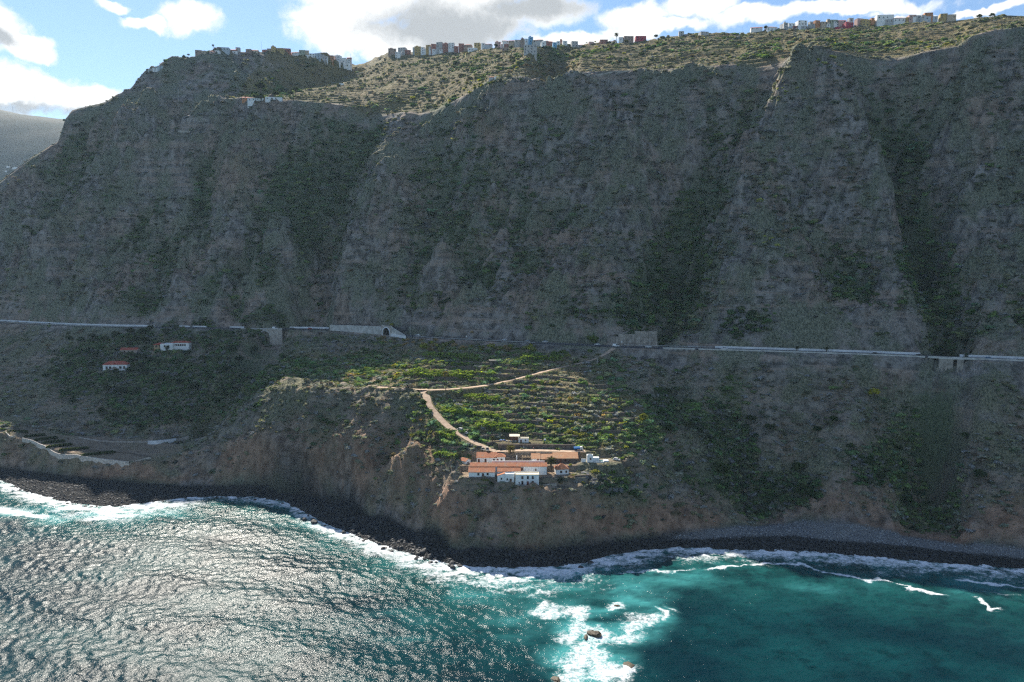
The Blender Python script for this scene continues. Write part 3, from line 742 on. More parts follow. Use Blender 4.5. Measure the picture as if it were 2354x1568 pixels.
    me = bpy.data.meshes.new('open_sea'); me.from_pydata(ov, [], [(0, 1, 2, 7, 6, 3), (3, 6, 5, 4), (7, 2, 9, 8)]); me.materials.append(m2)
    o2 = ob('open_sea', me); tag(o2, kind='structure')
build_sea()
# ------------------------------------------------------------------ plants
def foliage_material(name, instanced=False, trans=0.35):
    m = bpy.data.materials.new(name); m.use_nodes = True; MATS[name] = m
    nt = NT(m.node_tree); nt.n.clear()
    out = nt.node('ShaderNodeOutputMaterial')
    geo = nt.node('ShaderNodeNewGeometry'); oi = nt.node('ShaderNodeObjectInfo')
    base = nt.attr('tint', 'Color', 'INSTANCER') if instanced else oi.outputs['Color']
    hsv = nt.node('ShaderNodeHueSaturation'); nt.l.new(base, hsv.inputs['Color'])
    nt.put(hsv.inputs['Value'], nt.ramp(geo.outputs['Random Per Island'], 0, 1, 0.55, 1.5, False))
    nt.put(hsv.inputs['Hue'], nt.ramp(nt.math('FRACT', nt.math('MULTIPLY', geo.outputs['Random Per Island'], 7.3)), 0, 1, 0.485, 0.515, False))
    df = nt.node('ShaderNodeBsdfDiffuse'); tr = nt.node('ShaderNodeBsdfTranslucent'); mx = nt.node('ShaderNodeMixShader')
    nt.l.new(hsv.outputs[0], df.inputs[0])
    warm = nt.mix(1.0, hsv.outputs[0], (1.5, 1.45, 0.7), 'MULTIPLY')
    nt.l.new(warm, tr.inputs[0])
    mx.inputs[0].default_value = trans
    nt.l.new(df.outputs[0], mx.inputs[1]); nt.l.new(tr.outputs[0], mx.inputs[2]); nt.l.new(mx.outputs[0], out.inputs[0])
    return m
LEAF = foliage_material('leaf', False, 0.5); LEAF_I = foliage_material('leaf_cover', True, 0.25)
BARK = plain('bark', (0.12, 0.09, 0.065), 0.95, 0.25, 3.0)
TWIG = plain('dry_twig', (0.10, 0.08, 0.06), 0.95, 0.2, 3.0)

def leaf_cloud(r, n, size, centers=None, flat=0.75, up=0.15):
    """n leaf faces spread through lumps of a crown of radius 1 -> verts, quads"""
    if centers is None:
        k = 7
        centers = [(0, 0, 0.45, 0.62)]
        for i in range(k):
            a = 2 * math.pi * i / k + r.uniform(-.3, .3); d = r.uniform(0.38, 0.62)
            centers.append((d * math.cos(a), d * math.sin(a), r.uniform(0.22, 0.62), r.uniform(0.30, 0.46)))
    vs, fs = [], []
    for i in range(n):
        c = centers[r.integers(len(centers))]
        v = r.normal(size=3); v /= np.linalg.norm(v) + 1e-9
        rad = c[3] * (0.72 + 0.36 * r.random())
        p = np.array([c[0] + v[0] * rad, c[1] + v[1] * rad, c[2] + v[2] * rad * flat])
        if p[2] < 0.0: p[2] = abs(p[2]) * 0.4
        nrm = v + r.normal(size=3) * 0.55 + np.array([0, 0, up]); nrm /= np.linalg.norm(nrm)
        t = np.cross(nrm, r.normal(size=3)); t /= np.linalg.norm(t) + 1e-9
        bt = np.cross(nrm, t); s_ = size * r.uniform(0.65, 1.4)
        k0 = len(vs)
        vs += [p - t * s_ - bt * s_ * 0.5, p + t * s_ * 0.2 - bt * s_ * 0.75, p + t * s_ * 1.1 + bt * s_ * 0.1, p + bt * s_ * 0.8]
        fs.append((k0, k0 + 1, k0 + 2, k0 + 3))
    return vs, fs
def blob_core(r, centers, sc=0.78):
    bm = bmesh.new()
    for c in centers:
        bmesh.ops.create_icosphere(bm, subdivisions=1, radius=c[3] * sc, matrix=Matrix.Translation((c[0], c[1], c[2])) @ Matrix.Diagonal((1, 1, 0.8, 1)))
    for v in bm.verts: v.co += Vector(r.normal(size=3)) * 0.03
    bm.verts.index_update()
    vs = [tuple(v.co) for v in bm.verts]; fs = [tuple(v.index for v in f.verts) for f in bm.faces]
    bm.free(); return vs, fs
def crown_mesh(name, seed, n, size, mat, centers=None, core=True, flat=0.75):
    r = np.random.default_rng(seed)
    if centers is None:
        k = 6; centers = [(0, 0, 0.42, 0.55)]
        for i in range(k):
            a = 2 * math.pi * i / k + r.uniform(-.4, .4); d = r.uniform(0.36, 0.62)
            centers.append((d * math.cos(a), d * math.sin(a), r.uniform(0.2, 0.6), r.uniform(0.28, 0.44)))
    vs, fs = leaf_cloud(r, n, size, centers, flat)
    vs = [tuple(v) for v in vs]
    if core:
        v2, f2 = blob_core(r, centers); k = len(vs); vs += v2; fs += [tuple(i + k for i in f) for f in f2]
    me = bpy.data.meshes.new(name); me.from_pydata(vs, [], fs); me.materials.append(mat); me.update()
    return me

# ground cover, too much to count
def cover(name, label, P, scl, tint, protos, sq=0.8):
    col = bpy.data.collections.new(name + '_forms')
    for i, me in enumerate(protos): col.objects.link(bpy.data.objects.new('form_%02d' % i, me))
    n = len(P)
    me = bpy.data.meshes.new(name); me.vertices.add(n); me.vertices.foreach_set('co', np.asarray(P, np.float32).ravel())
    def fa(nm, kind, arr, key):
        a = me.attributes.new(nm, kind, 'POINT'); a.data.foreach_set(key, np.asarray(arr).ravel())
    r = np.random.default_rng(len(name))
    fa('scl', 'FLOAT_VECTOR', np.stack([scl * r.uniform(.8, 1.3, n), scl * r.uniform(.8, 1.3, n), scl * sq * r.uniform(.7, 1.25, n)], -1).astype(np.float32), 'vector')
    fa('rot', 'FLOAT_VECTOR', np.stack([r.normal(0, .12, n), r.normal(0, .12, n), r.uniform(0, 6.28, n)], -1).astype(np.float32), 'vector')
    fa('form', 'INT', r.integers(0, len(protos), n).astype(np.int32), 'value')
    t4 = np.ones((n, 4), np.float32); t4[:, :3] = tint; fa('tint', 'FLOAT_COLOR', t4, 'color')
    o = ob(name, me); tag(o, label, None, None, 'stuff')
    g = bpy.data.node_groups.new(name + '_spread', 'GeometryNodeTree')
    g.interface.new_socket('Geometry', in_out='INPUT', socket_type='NodeSocketGeometry'); g.interface.new_socket('Geometry', in_out='OUTPUT', socket_type='NodeSocketGeometry')
    N, L = g.nodes, g.links
    gi, go = N.new('NodeGroupInput'), N.new('NodeGroupOutput')
    ci = N.new('GeometryNodeCollectionInfo'); ci.inputs['Collection'].default_value = col; ci.inputs['Separate Children'].default_value = True; ci.inputs['Reset Children'].default_value = True
    mp = N.new('GeometryNodeMeshToPoints')
    ip = N.new('GeometryNodeInstanceOnPoints'); ip.inputs['Pick Instance'].default_value = True
    def na(nm, kind):
        a = N.new('GeometryNodeInputNamedAttribute'); a.data_type = kind; a.inputs['Name'].default_value = nm; return a.outputs['Attribute']
    L.new(gi.outputs[0], mp.inputs['Mesh']); L.new(mp.outputs['Points'], ip.inputs['Points']); L.new(ci.outputs[0], ip.inputs['Instance'])
    L.new(na('form', 'INT'), ip.inputs['Instance Index']); L.new(na('rot', 'FLOAT_VECTOR'), ip.inputs['Rotation']); L.new(na('scl', 'FLOAT_VECTOR'), ip.inputs['Scale'])
    L.new(ip.outputs[0], go.inputs[0])
    md = o.modifiers.new('spread', 'NODES'); md.node_group = g
    return o

SHRUBS = [crown_mesh('shrub_form', 100 + i, 60, 0.20, LEAF_I) for i in range(6)]
d_tr = np.minimum(np.minimum(seg_dist(GX, GY, TRACK_A)[0], seg_dist(GX, GY, TRACK_B)[0]), np.minimum(seg_dist(GX, GY, TRACK_C)[0], seg_dist(GX, GY, yard)[0]))
clear = (d_tr > 3.4) * (d_hw > 7.0) * (beach < 0.2) * (1 - np.clip(soil * 1.3, 0, 1)) * (GY < 1130) * (PDX > -150) * (PDX < 2500) * (fm < 0.5)
for p_, hx, hy in ((VILLA['a'], 20, 10), (VILLA['b'], 15, 8), (VILLA['c'], 13, 6), (pool_c + np.array([4, 0, 0]), 13, 9), (shed, 17, 8)):
    clear = clear * ~((np.abs(GX - p_[0]) < hx) & (GY > p_[1] - 3) & (GY < p_[1] + hy))
for gdx in (617, 2182):
    c_ = base_at(gdx, 770 if gdx < 1000 else 824); clear = clear * ~((np.abs(GX - c_[0] + 5) < 20) & (np.abs(GY - c_[1] + 14) < 26))
clump = fbm(GX / 24, GY / 16, 121, 4)
DENS = (upper * (0.35 + 0.9 * green + 0.5 * clump) + lower * (0.5 + 0.6 * green + 0.4 * clump) + plateau * (0.20 + 0.6 * green + 0.45 * clump)) * (1 - 0.75 * bare) * (1 - 0.55 * bank) * (1 + 0.7 * tm) * clear
DENS = np.clip(DENS, 0, None) * AREA * np.sqrt(1 + np.minimum(SLOPE, 2.2) ** 2) * np.clip(760 / GY, 0.55, 1.6)
N_COVER = 72000
pk = rng.choice(len(GX), N_COVER, p=(DENS / DENS.sum()))
jx = GX[pk] + rng.uniform(-.7, .7, N_COVER); jy = GY[pk] + rng.uniform(-.5, .5, N_COVER)
jz = sample(ZG, jx, jy)
g_ = green[pk] + 0.22 * tm[pk] + rng.normal(0, .22, N_COVER); dr = dry[pk]; up_ = upper[pk]
tint = np.empty((N_COVER, 3), np.float32)
pal_dry = np.array([[.15, .115, .08], [.17, .155, .09], [.12, .105, .08], [.17, .125, .08], [.12, .135, .075]])
pal_grn = np.array([[.045, .075, .022], [.065, .095, .03], [.035, .06, .022], [.085, .105, .04], [.05, .085, .045]])
pal_gry = np.array([[.105, .115, .085], [.14, .145, .115], [.09, .095, .065]])
pd_ = pal_dry[rng.integers(0, 5, N_COVER)]; pg_ = pal_grn[rng.integers(0, 5, N_COVER)]; py_ = pal_gry[rng.integers(0, 3, N_COVER)]
w = np.clip((g_ - 0.12) / 0.45, 0, 1)[:, None]
tint[:] = np.where(rng.random((N_COVER, 1)) < 0.4, py_, pd_) * (1 - w) + pg_ * w
tint[:] *= 1.9 * np.exp(rng.normal(0, .42, (N_COVER, 1)))
tint[:] = np.minimum(tint, .24)
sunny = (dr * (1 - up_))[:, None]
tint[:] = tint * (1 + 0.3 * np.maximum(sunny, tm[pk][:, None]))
scl_ = (0.72 + 2.9 * rng.random(N_COVER) ** 4) * (1 + 0.45 * np.clip(g_, 0, 1)) * np.where(up_ > .5, 1.15, 0.92) * np.where(tm[pk] > .5, 1.0, 1.0) * np.where(plateau[pk] > .5, 1.25, 1)
cover('hillside_scrub', 'low dry and green scrub covering the cliffs and slopes', np.stack([jx, jy, jz - 0.25 * scl_], -1), scl_, tint, SHRUBS)

# woods that read as one mass: the ravines and the villa gardens
WOODS = [crown_mesh('tree_form', 160 + i, 150, 0.15, LEAF_I) for i in range(4)]
wood = patches([(300, 835, 220, 70, .5), (250, 880, 150, 60, .5), (530, 850, 80, 80, 1), (560, 800, 50, 40, .9), (380, 940, 140, 55, .6), (430, 880, 90, 60, .65), (1690, 1050, 70, 100, 1), (1650, 1000, 50, 50, .8), (1830, 1125, 66, 70, 1), (1750, 1150, 60, 40, .7), (2140, 960, 34, 130, .9), (2160, 1060, 30, 60, .8), (1535, 950, 40, 60, .7), (1990, 1080, 60, 46, .8), (1400, 1100, 55, 30, .9),
                (600, 735, 60, 24, .9), (600, 610, 30, 60, .7), (1545, 700, 34, 80, .55), (1590, 560, 80, 60, .4), (1480, 700, 60, 40, .5), (1330, 720, 80, 30, .5), (2110, 600, 20, 120, .55), (1460, 770, 40, 24, .5), (1640, 330, 50, 70, .5), (2060, 335, 60, 26, .6), (690, 480, 40, 80, .5), (450, 760, 90, 18, .9), (1720, 760, 80, 40, .7)])
wd_ = np.clip(wood - .22, 0, 1) * clear * AREA * np.sqrt(1 + np.minimum(SLOPE, 2.0) ** 2)
NW = 4800
wk = rng.choice(len(GX), NW, p=wd_ / wd_.sum())
wx_ = GX[wk] + rng.uniform(-.8, .8, NW); wy_ = GY[wk] + rng.uniform(-.6, .6, NW); ws_ = rng.uniform(1.5, 4.0, NW) * np.where(upper[wk] > .5, .8, 1.0)
wt_ = np.array([[.038, .065, .024], [.05, .085, .03], [.032, .052, .024], [.065, .09, .035], [.075, .085, .045], [.09, .10, .07]])[rng.integers(0, 6, NW)] * 1.9 * np.exp(rng.normal(0, .42, (NW, 1)))
wt_ = np.minimum(wt_ * 1.25, .19)
cover('ravine_wood', 'dark green woods filling the ravines and the villa gardens', np.stack([wx_, wy_, sample(ZG, wx_, wy_) - .1 * ws_], -1), ws_, wt_, WOODS, 1.0)
# ------------------------------------------------------------------ building kit
WHITE = plain('white_plaster', (0.80, 0.80, 0.78), 0.85, 0.05, 0.9)
def tile_material(name, a, b_, lich):
    m, nt, b = material(name); p = nt.node('ShaderNodeTexCoord').outputs['Object']
    n = nt.noise(p, 1.1, 6, 0.7); n2 = nt.noise(p, 0.35, 3, 0.6)
    c = nt.mix(nt.ramp(n, 0.32, 0.68), a, b_)
    c = nt.mix(nt.math('MULTIPLY', nt.ramp(n2, 0.48, 0.68), 0.7), c, lich)
    nt.put(b.inputs['Base Color'], c); b.inputs['Roughness'].default_value = 0.9
    wv = nt.node('ShaderNodeTexWave', wave_type='BANDS', bands_direction='X'); nt.put(wv.inputs['Vector'], p); wv.inputs['Scale'].default_value = 1.1; wv.inputs['Distortion'].default_value = 0.6
    nt.put(b.inputs['Normal'], nt.bump(nt.math('ADD', wv.outputs[1], n), 0.6, 0.1))
    return m
TILE = tile_material('terracotta_tile', (0.28, 0.085, 0.04), (0.50, 0.20, 0.085), (0.30, 0.21, 0.15))
TILE_OLD = tile_material('old_tile', (0.36, 0.16, 0.075), (0.55, 0.30, 0.15), (0.42, 0.33, 0.22))
TILE_RED = tile_material('red_tile', (0.36, 0.055, 0.03), (0.46, 0.10, 0.06), (0.30, 0.12, 0.08))
def stone_material(name, a, b_, sc=1.6):
    m, nt, b = material(name); P = nt.pos()
    v = nt.voronoi(P, sc, out=1); n = nt.noise(P, 0.5, 4)
    sep = nt.node('ShaderNodeSeparateColor'); nt.l.new(v, sep.inputs[0])
    c = nt.mix(sep.outputs[0], a, b_); c = nt.mix(nt.ramp(n, 0.4, 0.7, 0, 0.5), c, tuple(x * 0.6 for x in a))
    nt.put(b.inputs['Base Color'], c); b.inputs['Roughness'].default_value = 0.95
    nt.put(b.inputs['Normal'], nt.bump(nt.voronoi(P, sc), 0.8, 0.25)); return m
STONE = stone_material('dry_stone', (0.085, 0.066, 0.053), (0.22, 0.175, 0.14))
STONE_PALE = stone_material('pale_stone', (0.33, 0.29, 0.25), (0.56, 0.50, 0.43), 1.0)
CONC = plain('concrete', (0.50, 0.485, 0.45), 0.9, 0.18, 0.25, 0.3, detail=8)
CONC_W = plain('white_concrete', (0.72, 0.73, 0.73), 0.8, 0.08, 0.2)
ASPH = plain('asphalt', (0.055, 0.055, 0.058), 0.85, 0.15, 0.2)
DIRT = None
def dirt_material():
    m, nt, b = material('dirt_track'); P = nt.pos()
    n = nt.noise(P, 0.5, 6, 0.65); n2 = nt.noise(P, 2.2, 4, 0.6)
    c = nt.mix(nt.ramp(n, 0.3, 0.7), (0.36, 0.25, 0.17), (0.56, 0.42, 0.30))
    c = nt.mix(nt.ramp(n2, 0.55, 0.75, 0, 0.6), c, (0.27, 0.19, 0.13))
    nt.put(b.inputs['Base Color'], c); b.inputs['Roughness'].default_value = 1.0; nt.put(b.inputs['Normal'], nt.bump(n2, 0.5, 0.2)); return m
DIRT = dirt_material()
GLASS, _nt, _b = material('window_glass'); _b.inputs['Base Color'].default_value = (0.02, 0.025, 0.03, 1); _b.inputs['Roughness'].default_value = 0.12
WOOD = plain('brown_wood', (0.12, 0.055, 0.035), 0.7, 0.2, 3)
WOOD_RED = plain('red_wood', (0.22, 0.05, 0.035), 0.7, 0.2, 3)
TIMBER = plain('pale_timber', (0.42, 0.30, 0.18), 0.8, 0.15, 2)
METAL = plain('galvanised', (0.45, 0.46, 0.47), 0.45, 0.1, 2, metal=0.6)
RUST = plain('rusty_sheet', (0.24, 0.12, 0.08), 0.9, 0.3, 1.5)
CREAM = plain('cream_sheet', (0.66, 0.60, 0.46), 0.8, 0.12, 1.0)
BLUE = plain('blue_plastic', (0.03, 0.16, 0.42), 0.5, 0.15, 2)
DARK = plain('dark_frame', (0.03, 0.03, 0.032), 0.6, 0.1, 2)
def painted(name):
    m, nt, b = material(name); oi = nt.node('ShaderNodeObjectInfo'); p = nt.node('ShaderNodeTexCoord').outputs['Object']
    n = nt.noise(p, 0.7, 5, 0.65)
    hsv = nt.node('ShaderNodeHueSaturation'); nt.l.new(oi.outputs['Color'], hsv.inputs['Color']); nt.put(hsv.inputs['Value'], nt.ramp(n, 0.25, 0.75, 0.78, 1.12))
    nt.l.new(hsv.outputs[0], b.inputs['Base Color']); b.inputs['Roughness'].default_value = 0.85; return m
PAINT = painted('wall_paint')
CARP, _nt, _b = material('car_paint'); _oi = _nt.node('ShaderNodeObjectInfo'); _nt.l.new(_oi.outputs['Color'], _b.inputs['Base Color']); _b.inputs['Roughness'].default_value = 0.25; _b.inputs['Coat Weight'].default_value = 0.5
TYRE = plain('tyre_rubber', (0.02, 0.02, 0.02), 0.9, 0.1, 3)
LAMP_G, _nt, _b = material('lamp_glass'); _b.inputs['Base Color'].default_value = (0.7, 0.7, 0.68, 1); _b.inputs['Roughness'].default_value = 0.2

class MB:
    def __init__(s): s.v = []; s.f = []
    def add(s, vs, fs):
        k = len(s.v); s.v += [tuple(map(float, v)) for v in vs]; s.f += [tuple(i + k for i in f) for f in fs]; return s
    def box(s, x0, x1, y0, y1, z0, z1):
        return s.add([(x0, y0, z0), (x1, y0, z0), (x1, y1, z0), (x0, y1, z0), (x0, y0, z1), (x1, y0, z1), (x1, y1, z1), (x0, y1, z1)],
                     [(0, 3, 2, 1), (4, 5, 6, 7), (0, 1, 5, 4), (1, 2, 6, 5), (2, 3, 7, 6), (3, 0, 4, 7)])
    def hexa(s, lo, hi):
        return s.add(list(lo) + list(hi), [(0, 3, 2, 1), (4, 5, 6, 7), (0, 1, 5, 4), (1, 2, 6, 5), (2, 3, 7, 6), (3, 0, 4, 7)])
    def tube(s, p0, p1, r0, r1=None, n=6, cap=True):
        r1 = r0 if r1 is None else r1
        p0 = np.array(p0, float); p1 = np.array(p1, float); ax = p1 - p0; ax /= np.linalg.norm(ax) + 1e-9
        t = np.cross(ax, [0.3, 0.2, 0.93]); t /= np.linalg.norm(t) + 1e-9; b = np.cross(ax, t)
        vs = []
        for p, r in ((p0, r0), (p1, r1)):
            for i in range(n):
                a = 2 * math.pi * i / n; vs.append(p + r * (math.cos(a) * t + math.sin(a) * b))
        fs = [(i, (i + 1) % n, n + (i + 1) % n, n + i) for i in range(n)]
        if cap: fs += [tuple(range(n - 1, -1, -1)), tuple(range(n, 2 * n))]
        return s.add(vs, fs)
    def extrude(s, poly, y0, y1):
        """polygon in x-z, pulled along y"""
        n = len(poly); vs = [(x, y0, z) for x, z in poly] + [(x, y1, z) for x, z in poly]
        return s.add(vs, [tuple(range(n)), tuple(range(2 * n - 1, n - 1, -1))] + [(i, n + i, n + (i + 1) % n, (i + 1) % n) for i in range(n)])
    def build(s, name, mat, parent=None, loc=(0, 0, 0), rz=0.0, color=None, smooth=False):
        me = bpy.data.meshes.new(name); me.from_pydata(s.v, [], s.f); me.materials.append(mat)
        bm = bmesh.new(); bm.from_mesh(me); bmesh.ops.recalc_face_normals(bm, faces=bm.faces); bm.to_mesh(me); bm.free()
        if smooth: me.polygons.foreach_set('use_smooth', np.ones(len(me.polygons), bool))
        me.update(); o = ob(name, me, parent, loc, rz)
        if color: o.color = (*color, 1)
        return o

def slab(mb, a, b, c, d, t):
    """roof plane through four corners, thickness t downwards"""
    up = [np.array(p, float) for p in (a, b, c, d)]; lo = [p - np.array([0, 0, t]) for p in up]
    mb.hexa(lo, up)
def opening(parent, side, u, z, w, h, kind, W, D, far=False):
    """a window or door on one face of a block centred on the origin"""
    mb, pn = MB(), MB()
    def put(m, x0, x1, z0, z1, d0, d1):
        if side == 'f': m.box(u + x0, u + x1, -D / 2 - d1, -D / 2 - d0, z0, z1)
        elif side == 'b': m.box(u + x0, u + x1, D / 2 + d0, D / 2 + d1, z0, z1)
        elif side == 'l': m.box(-W / 2 - d1, -W / 2 - d0, u + x0, u + x1, z0, z1)
        else: m.box(W / 2 + d0, W / 2 + d1, u + x0, u + x1, z0, z1)
    if far:
        put(pn, -w / 2, w / 2, z, z + h, -0.02, 0.05); put(pn, -w / 2 - .12, w / 2 + .12, z - .14, z, 0.0, 0.14)
        return pn.build('window' if kind == 'window' else 'door', GLASS if kind == 'window' else WOOD, parent)
    t = 0.09
    put(mb, -w / 2 - t, -w / 2, z, z + h + t, 0.0, 0.07); put(mb, w / 2, w / 2 + t, z, z + h + t, 0.0, 0.07); put(mb, -w / 2, w / 2, z + h, z + h + t, 0.0, 0.07)
    if kind == 'window':
        put(mb, -w / 2 - 2 * t, w / 2 + 2 * t, z - t, z, 0.0, 0.13); put(mb, -0.03, 0.03, z, z + h, 0.015, 0.05); put(mb, -w / 2, w / 2, z + h * .5 - .03, z + h * .5 + .03, 0.015, 0.05)
        f = mb.build('window', WOOD, parent)
        put(pn, -w / 2, w / 2, z, z + h, -0.02, 0.012); pn.build('pane', GLASS, f)
    else:
        f = mb.build('door', WOOD, parent)
        put(pn, -w / 2, w / 2, z, z + h, -0.02, 0.03); pn.build('leaf', WOOD_RED if kind == 'red' else WOOD, f)
        kn = MB(); put(kn, w * .3, w * .3 + .1, z + h * .48, z + h * .48 + .1, 0.03, 0.1); kn.build('handle', METAL, f)
    return f
def block(name, label, cat, loc, rz, W, D, H, roof='flat', wall=WHITE, rmat=TILE, opens=(), group=None, base=1.5, pitch=0.42, over=0.35, color=None, rise=None, front_low=None, far=False, extra=None):
    """one building: wall, roof, windows and doors as parts"""
    e = empty(name, loc, rz); tag(e, label, cat, group)
    w = MB(); r = MB(); hx, hy = W / 2, D / 2
    if roof == 'gable':
        k = hy * pitch
        w.box(-hx, hx, -hy, hy, -base, H); w.add([(-hx, -hy, H), (-hx, hy, H), (-hx, 0, H + k - .02), (hx, -hy, H), (hx, hy, H), (hx, 0, H + k - .02)], [(0, 2, 1), (3, 4, 5), (0, 3, 5, 2), (1, 2, 5, 4)])
        o = over; z0 = H - o * pitch + .12
        slab(r, (-hx - o, -hy - o, z0), (hx + o, -hy - o, z0), (hx + o, 0, H + k + .12), (-hx - o, 0, H + k + .12), .16)
        slab(r, (-hx - o, 0.002, H + k + .12), (hx + o, 0.002, H + k + .12), (hx + o, hy + o, z0), (-hx - o, hy + o, z0), .16)
    elif roof == 'hip':
        w.box(-hx, hx, -hy, hy, -base, H); o = over; k = (min(hx, hy) + o) * pitch
        rx = max(0.05, hx - min(hx, hy)); ry = max(0.05, hy - min(hx, hy)); z0 = H + .03
        B = [(-hx - o, -hy - o, z0), (hx + o, -hy - o, z0), (hx + o, hy + o, z0), (-hx - o, hy + o, z0)]
        T = [(-rx, -ry, z0 + k), (rx, -ry, z0 + k), (rx, ry, z0 + k), (-rx, ry, z0 + k)]
        r.hexa([(a, b_, c - .16) for a, b_, c in B], B); r.hexa([(a, b_, c + .004) for a, b_, c in B], T)
    elif roof in ('lean', 'leanx'):
        k = (D if roof == 'lean' else W) * pitch
        w.box(-hx, hx, -hy, hy, -base, H); o = over
        if roof == 'lean':
            w.hexa([(-hx, -hy, H), (hx, -hy, H), (hx, hy, H), (-hx, hy, H)], [(-hx, -hy, H + .02), (hx, -hy, H + .02), (hx, hy, H + k), (-hx, hy, H + k)])
            slab(r, (-hx - o, -hy - o, H - o * pitch + .2), (hx + o, -hy - o, H - o * pitch + .2), (hx + o, hy, H + k + .2), (-hx - o, hy, H + k + .2), .16)
        else:
            w.hexa([(-hx, -hy, H), (hx, -hy, H), (hx, hy, H), (-hx, hy, H)], [(-hx, -hy, H + .02), (hx, -hy, H + k), (hx, hy, H + k), (-hx, hy, H + .02)])
            slab(r, (-hx - o, -hy - o, H - o * pitch + .2), (hx, -hy - o, H + k + .2), (hx, hy + o, H + k + .2), (-hx - o, hy + o, H - o * pitch + .2), .16)
    else:
        w.box(-hx, hx, -hy, hy, -base, H)
        t = .22; ph = .45
        r.box(-hx, hx, -hy - .03, -hy + t, H, H + ph).box(-hx, hx, hy - t, hy + .03, H, H + ph).box(-hx - .03, -hx + t, -hy + t, hy - t, H, H + ph).box(hx - t, hx + .03, -hy + t, hy - t, H, H + ph).box(-hx + t, hx - t, -hy + t, hy - t, H, H + .12)
    w.build('wall', wall, e, color=color); r.build('roof', rmat, e, color=color)
    for q_ in opens: opening(e, *q_, W, D, far)
    if extra: extra(e)
    return e

# ------------------------------------------------------------------ dirt tracks, highway
def offset_path(path, off):
    P = np.asarray(path, float); t = np.gradient(P[:, :2], axis=0); t /= np.linalg.norm(t, axis=1, keepdims=True) + 1e-9
    n = np.stack([t[:, 1], -t[:, 0]], -1)             # right-hand side of the direction of travel
    return np.column_stack([P[:, :2] + n * off, P[:, 2]])
def ribbon(name, path, o0, o1, dz, mat, jag=0.0, cols=1):
    pts = []; m_ = cols + 1
    for k in range(m_):
        o_ = o0 + (o1 - o0) * k / cols
        A = offset_path(path, o_)
        if jag and k in (0, m_ - 1):
            s_ = np.array([fbm(np.arange(len(path)) / 5.0, np.full(len(path), k * 9.0), 7, 3)]).ravel() * jag
            A = offset_path(path, 0); B = offset_path(path, 1) - A; A = A + B * (o_ + s_)[:, None]
        A[:, 2] += dz; pts.append(A)
    n = len(path); vs = np.concatenate(pts)
    fs = [(k * n + i, (k + 1) * n + i, (k + 1) * n + i + 1, k * n + i + 1) for k in range(cols) for i in range(n - 1)]
    return ob(name, mesh_np(name, vs, np.array(fs)[:, ::-1], [mat], True))
for nm, pth, hwid in (('dirt_track', TRACK_A, 2.2), ('dirt_track', TRACK_B, 2.5), ('dirt_track', TRACK_C, 2.2), ('farm_yard_lane', yard, 2.7)):
    k_ = 0.03 + 0.012 * {'dirt_track': 1, 'farm_yard_lane': 3}[nm] + 0.012 * (pth is TRACK_B) + 0.024 * (pth is TRACK_C)
    tag(ribbon(nm, pth, -hwid, hwid, k_, DIRT, 0.7), kind='structure')
HWP = hw[(hw_u > -0.80) & (hw_u < 0.80)]
tag(ribbon('highway', HWP, -5.6, 5.6, 0.0, ASPH), kind='structure')
LINE = plain('road_paint', (0.75, 0.75, 0.72), 0.7, 0.08, 1)
for off in (-4.6, 4.6, 0.0): tag(ribbon('road_marking', HWP, off - .09, off + .09, 0.012, LINE), kind='structure')
def along(dx0, dx1):
    """stretch of the highway between two sight lines"""
    c = CX + FPX * hw[:, 0] / (hw[:, 1] * CP - (ROAD_Z - CAM_H) * SP)
    return hw[(c >= dx0) & (c <= dx1)]
def run_wall(name, label, cat, path, off, z0, z1, thick, mat, group=None, panel=None):
    A = offset_path(path, off - thick / 2); B = offset_path(path, off + thick / 2); n = len(A)
    z0 = np.broadcast_to(z0, (n,)); z1 = np.broadcast_to(z1, (n,))
    vs = [(*a[:2], a[2] + z) for a, z in zip(A, z0)] + [(*a[:2], a[2] + z) for a, z in zip(A, z1)] + [(*a[:2], a[2] + z) for a, z in zip(B, z0)] + [(*a[:2], a[2] + z) for a, z in zip(B, z1)]
    fs = []
    for i in range(n - 1):
        fs += [(i, i + 1, n + i + 1, n + i), (2 * n + i + 1, 2 * n + i, 3 * n + i, 3 * n + i + 1), (n + i, n + i + 1, 3 * n + i + 1, 3 * n + i)]
    fs += [(0, n, 3 * n, 2 * n), (n - 1, 3 * n - 1, 4 * n - 1, 2 * n - 1)]
    mb = MB().add(vs, fs); o = mb.build(name, mat); tag(o, label, cat, group, 'thing'); return o
BAR = [(-60, 350, 5.9, 1.5, 'white barrier on the far side of the highway at the left edge of the photo'),
       (392, 470, 5.9, 1.3, 'short white barrier on the highway above the upper villa'),
       (520, 560, 5.9, 1.2, 'short white barrier on the highway left of the stone arch bridge'),
       (660, 755, 5.9, 1.5, 'white barrier between the stone arch bridge and the long concrete gallery wall'),
       (560, 660, -5.9, 0.8, 'low parapet over the stone arch bridge'),
       (1640, 2120, 5.9, 1.5, 'long white barrier on the far side of the highway above the right-hand slope'),
       (2210, 2420, 5.9, 1.5, 'white barrier on the highway past the concrete culvert at the right edge'),
       (1520, 1600, -5.9, 0.9, 'short white parapet at the near side of the highway by the turn-off'),
       (1600, 2130, -5.9, 0.75, 'low concrete kerb wall along the near side of the highway on the right'),
       (2130, 2420, -5.9, 0.9, 'concrete parapet over the culvert at the right')]
for a_, b_, off, h_, lab in BAR:
    run_wall('road_barrier', lab, 'barrier', along(a_, b_), -off, -0.5, h_, 0.35, CONC_W if off > 0 else CONC, 'white barriers along the highway')
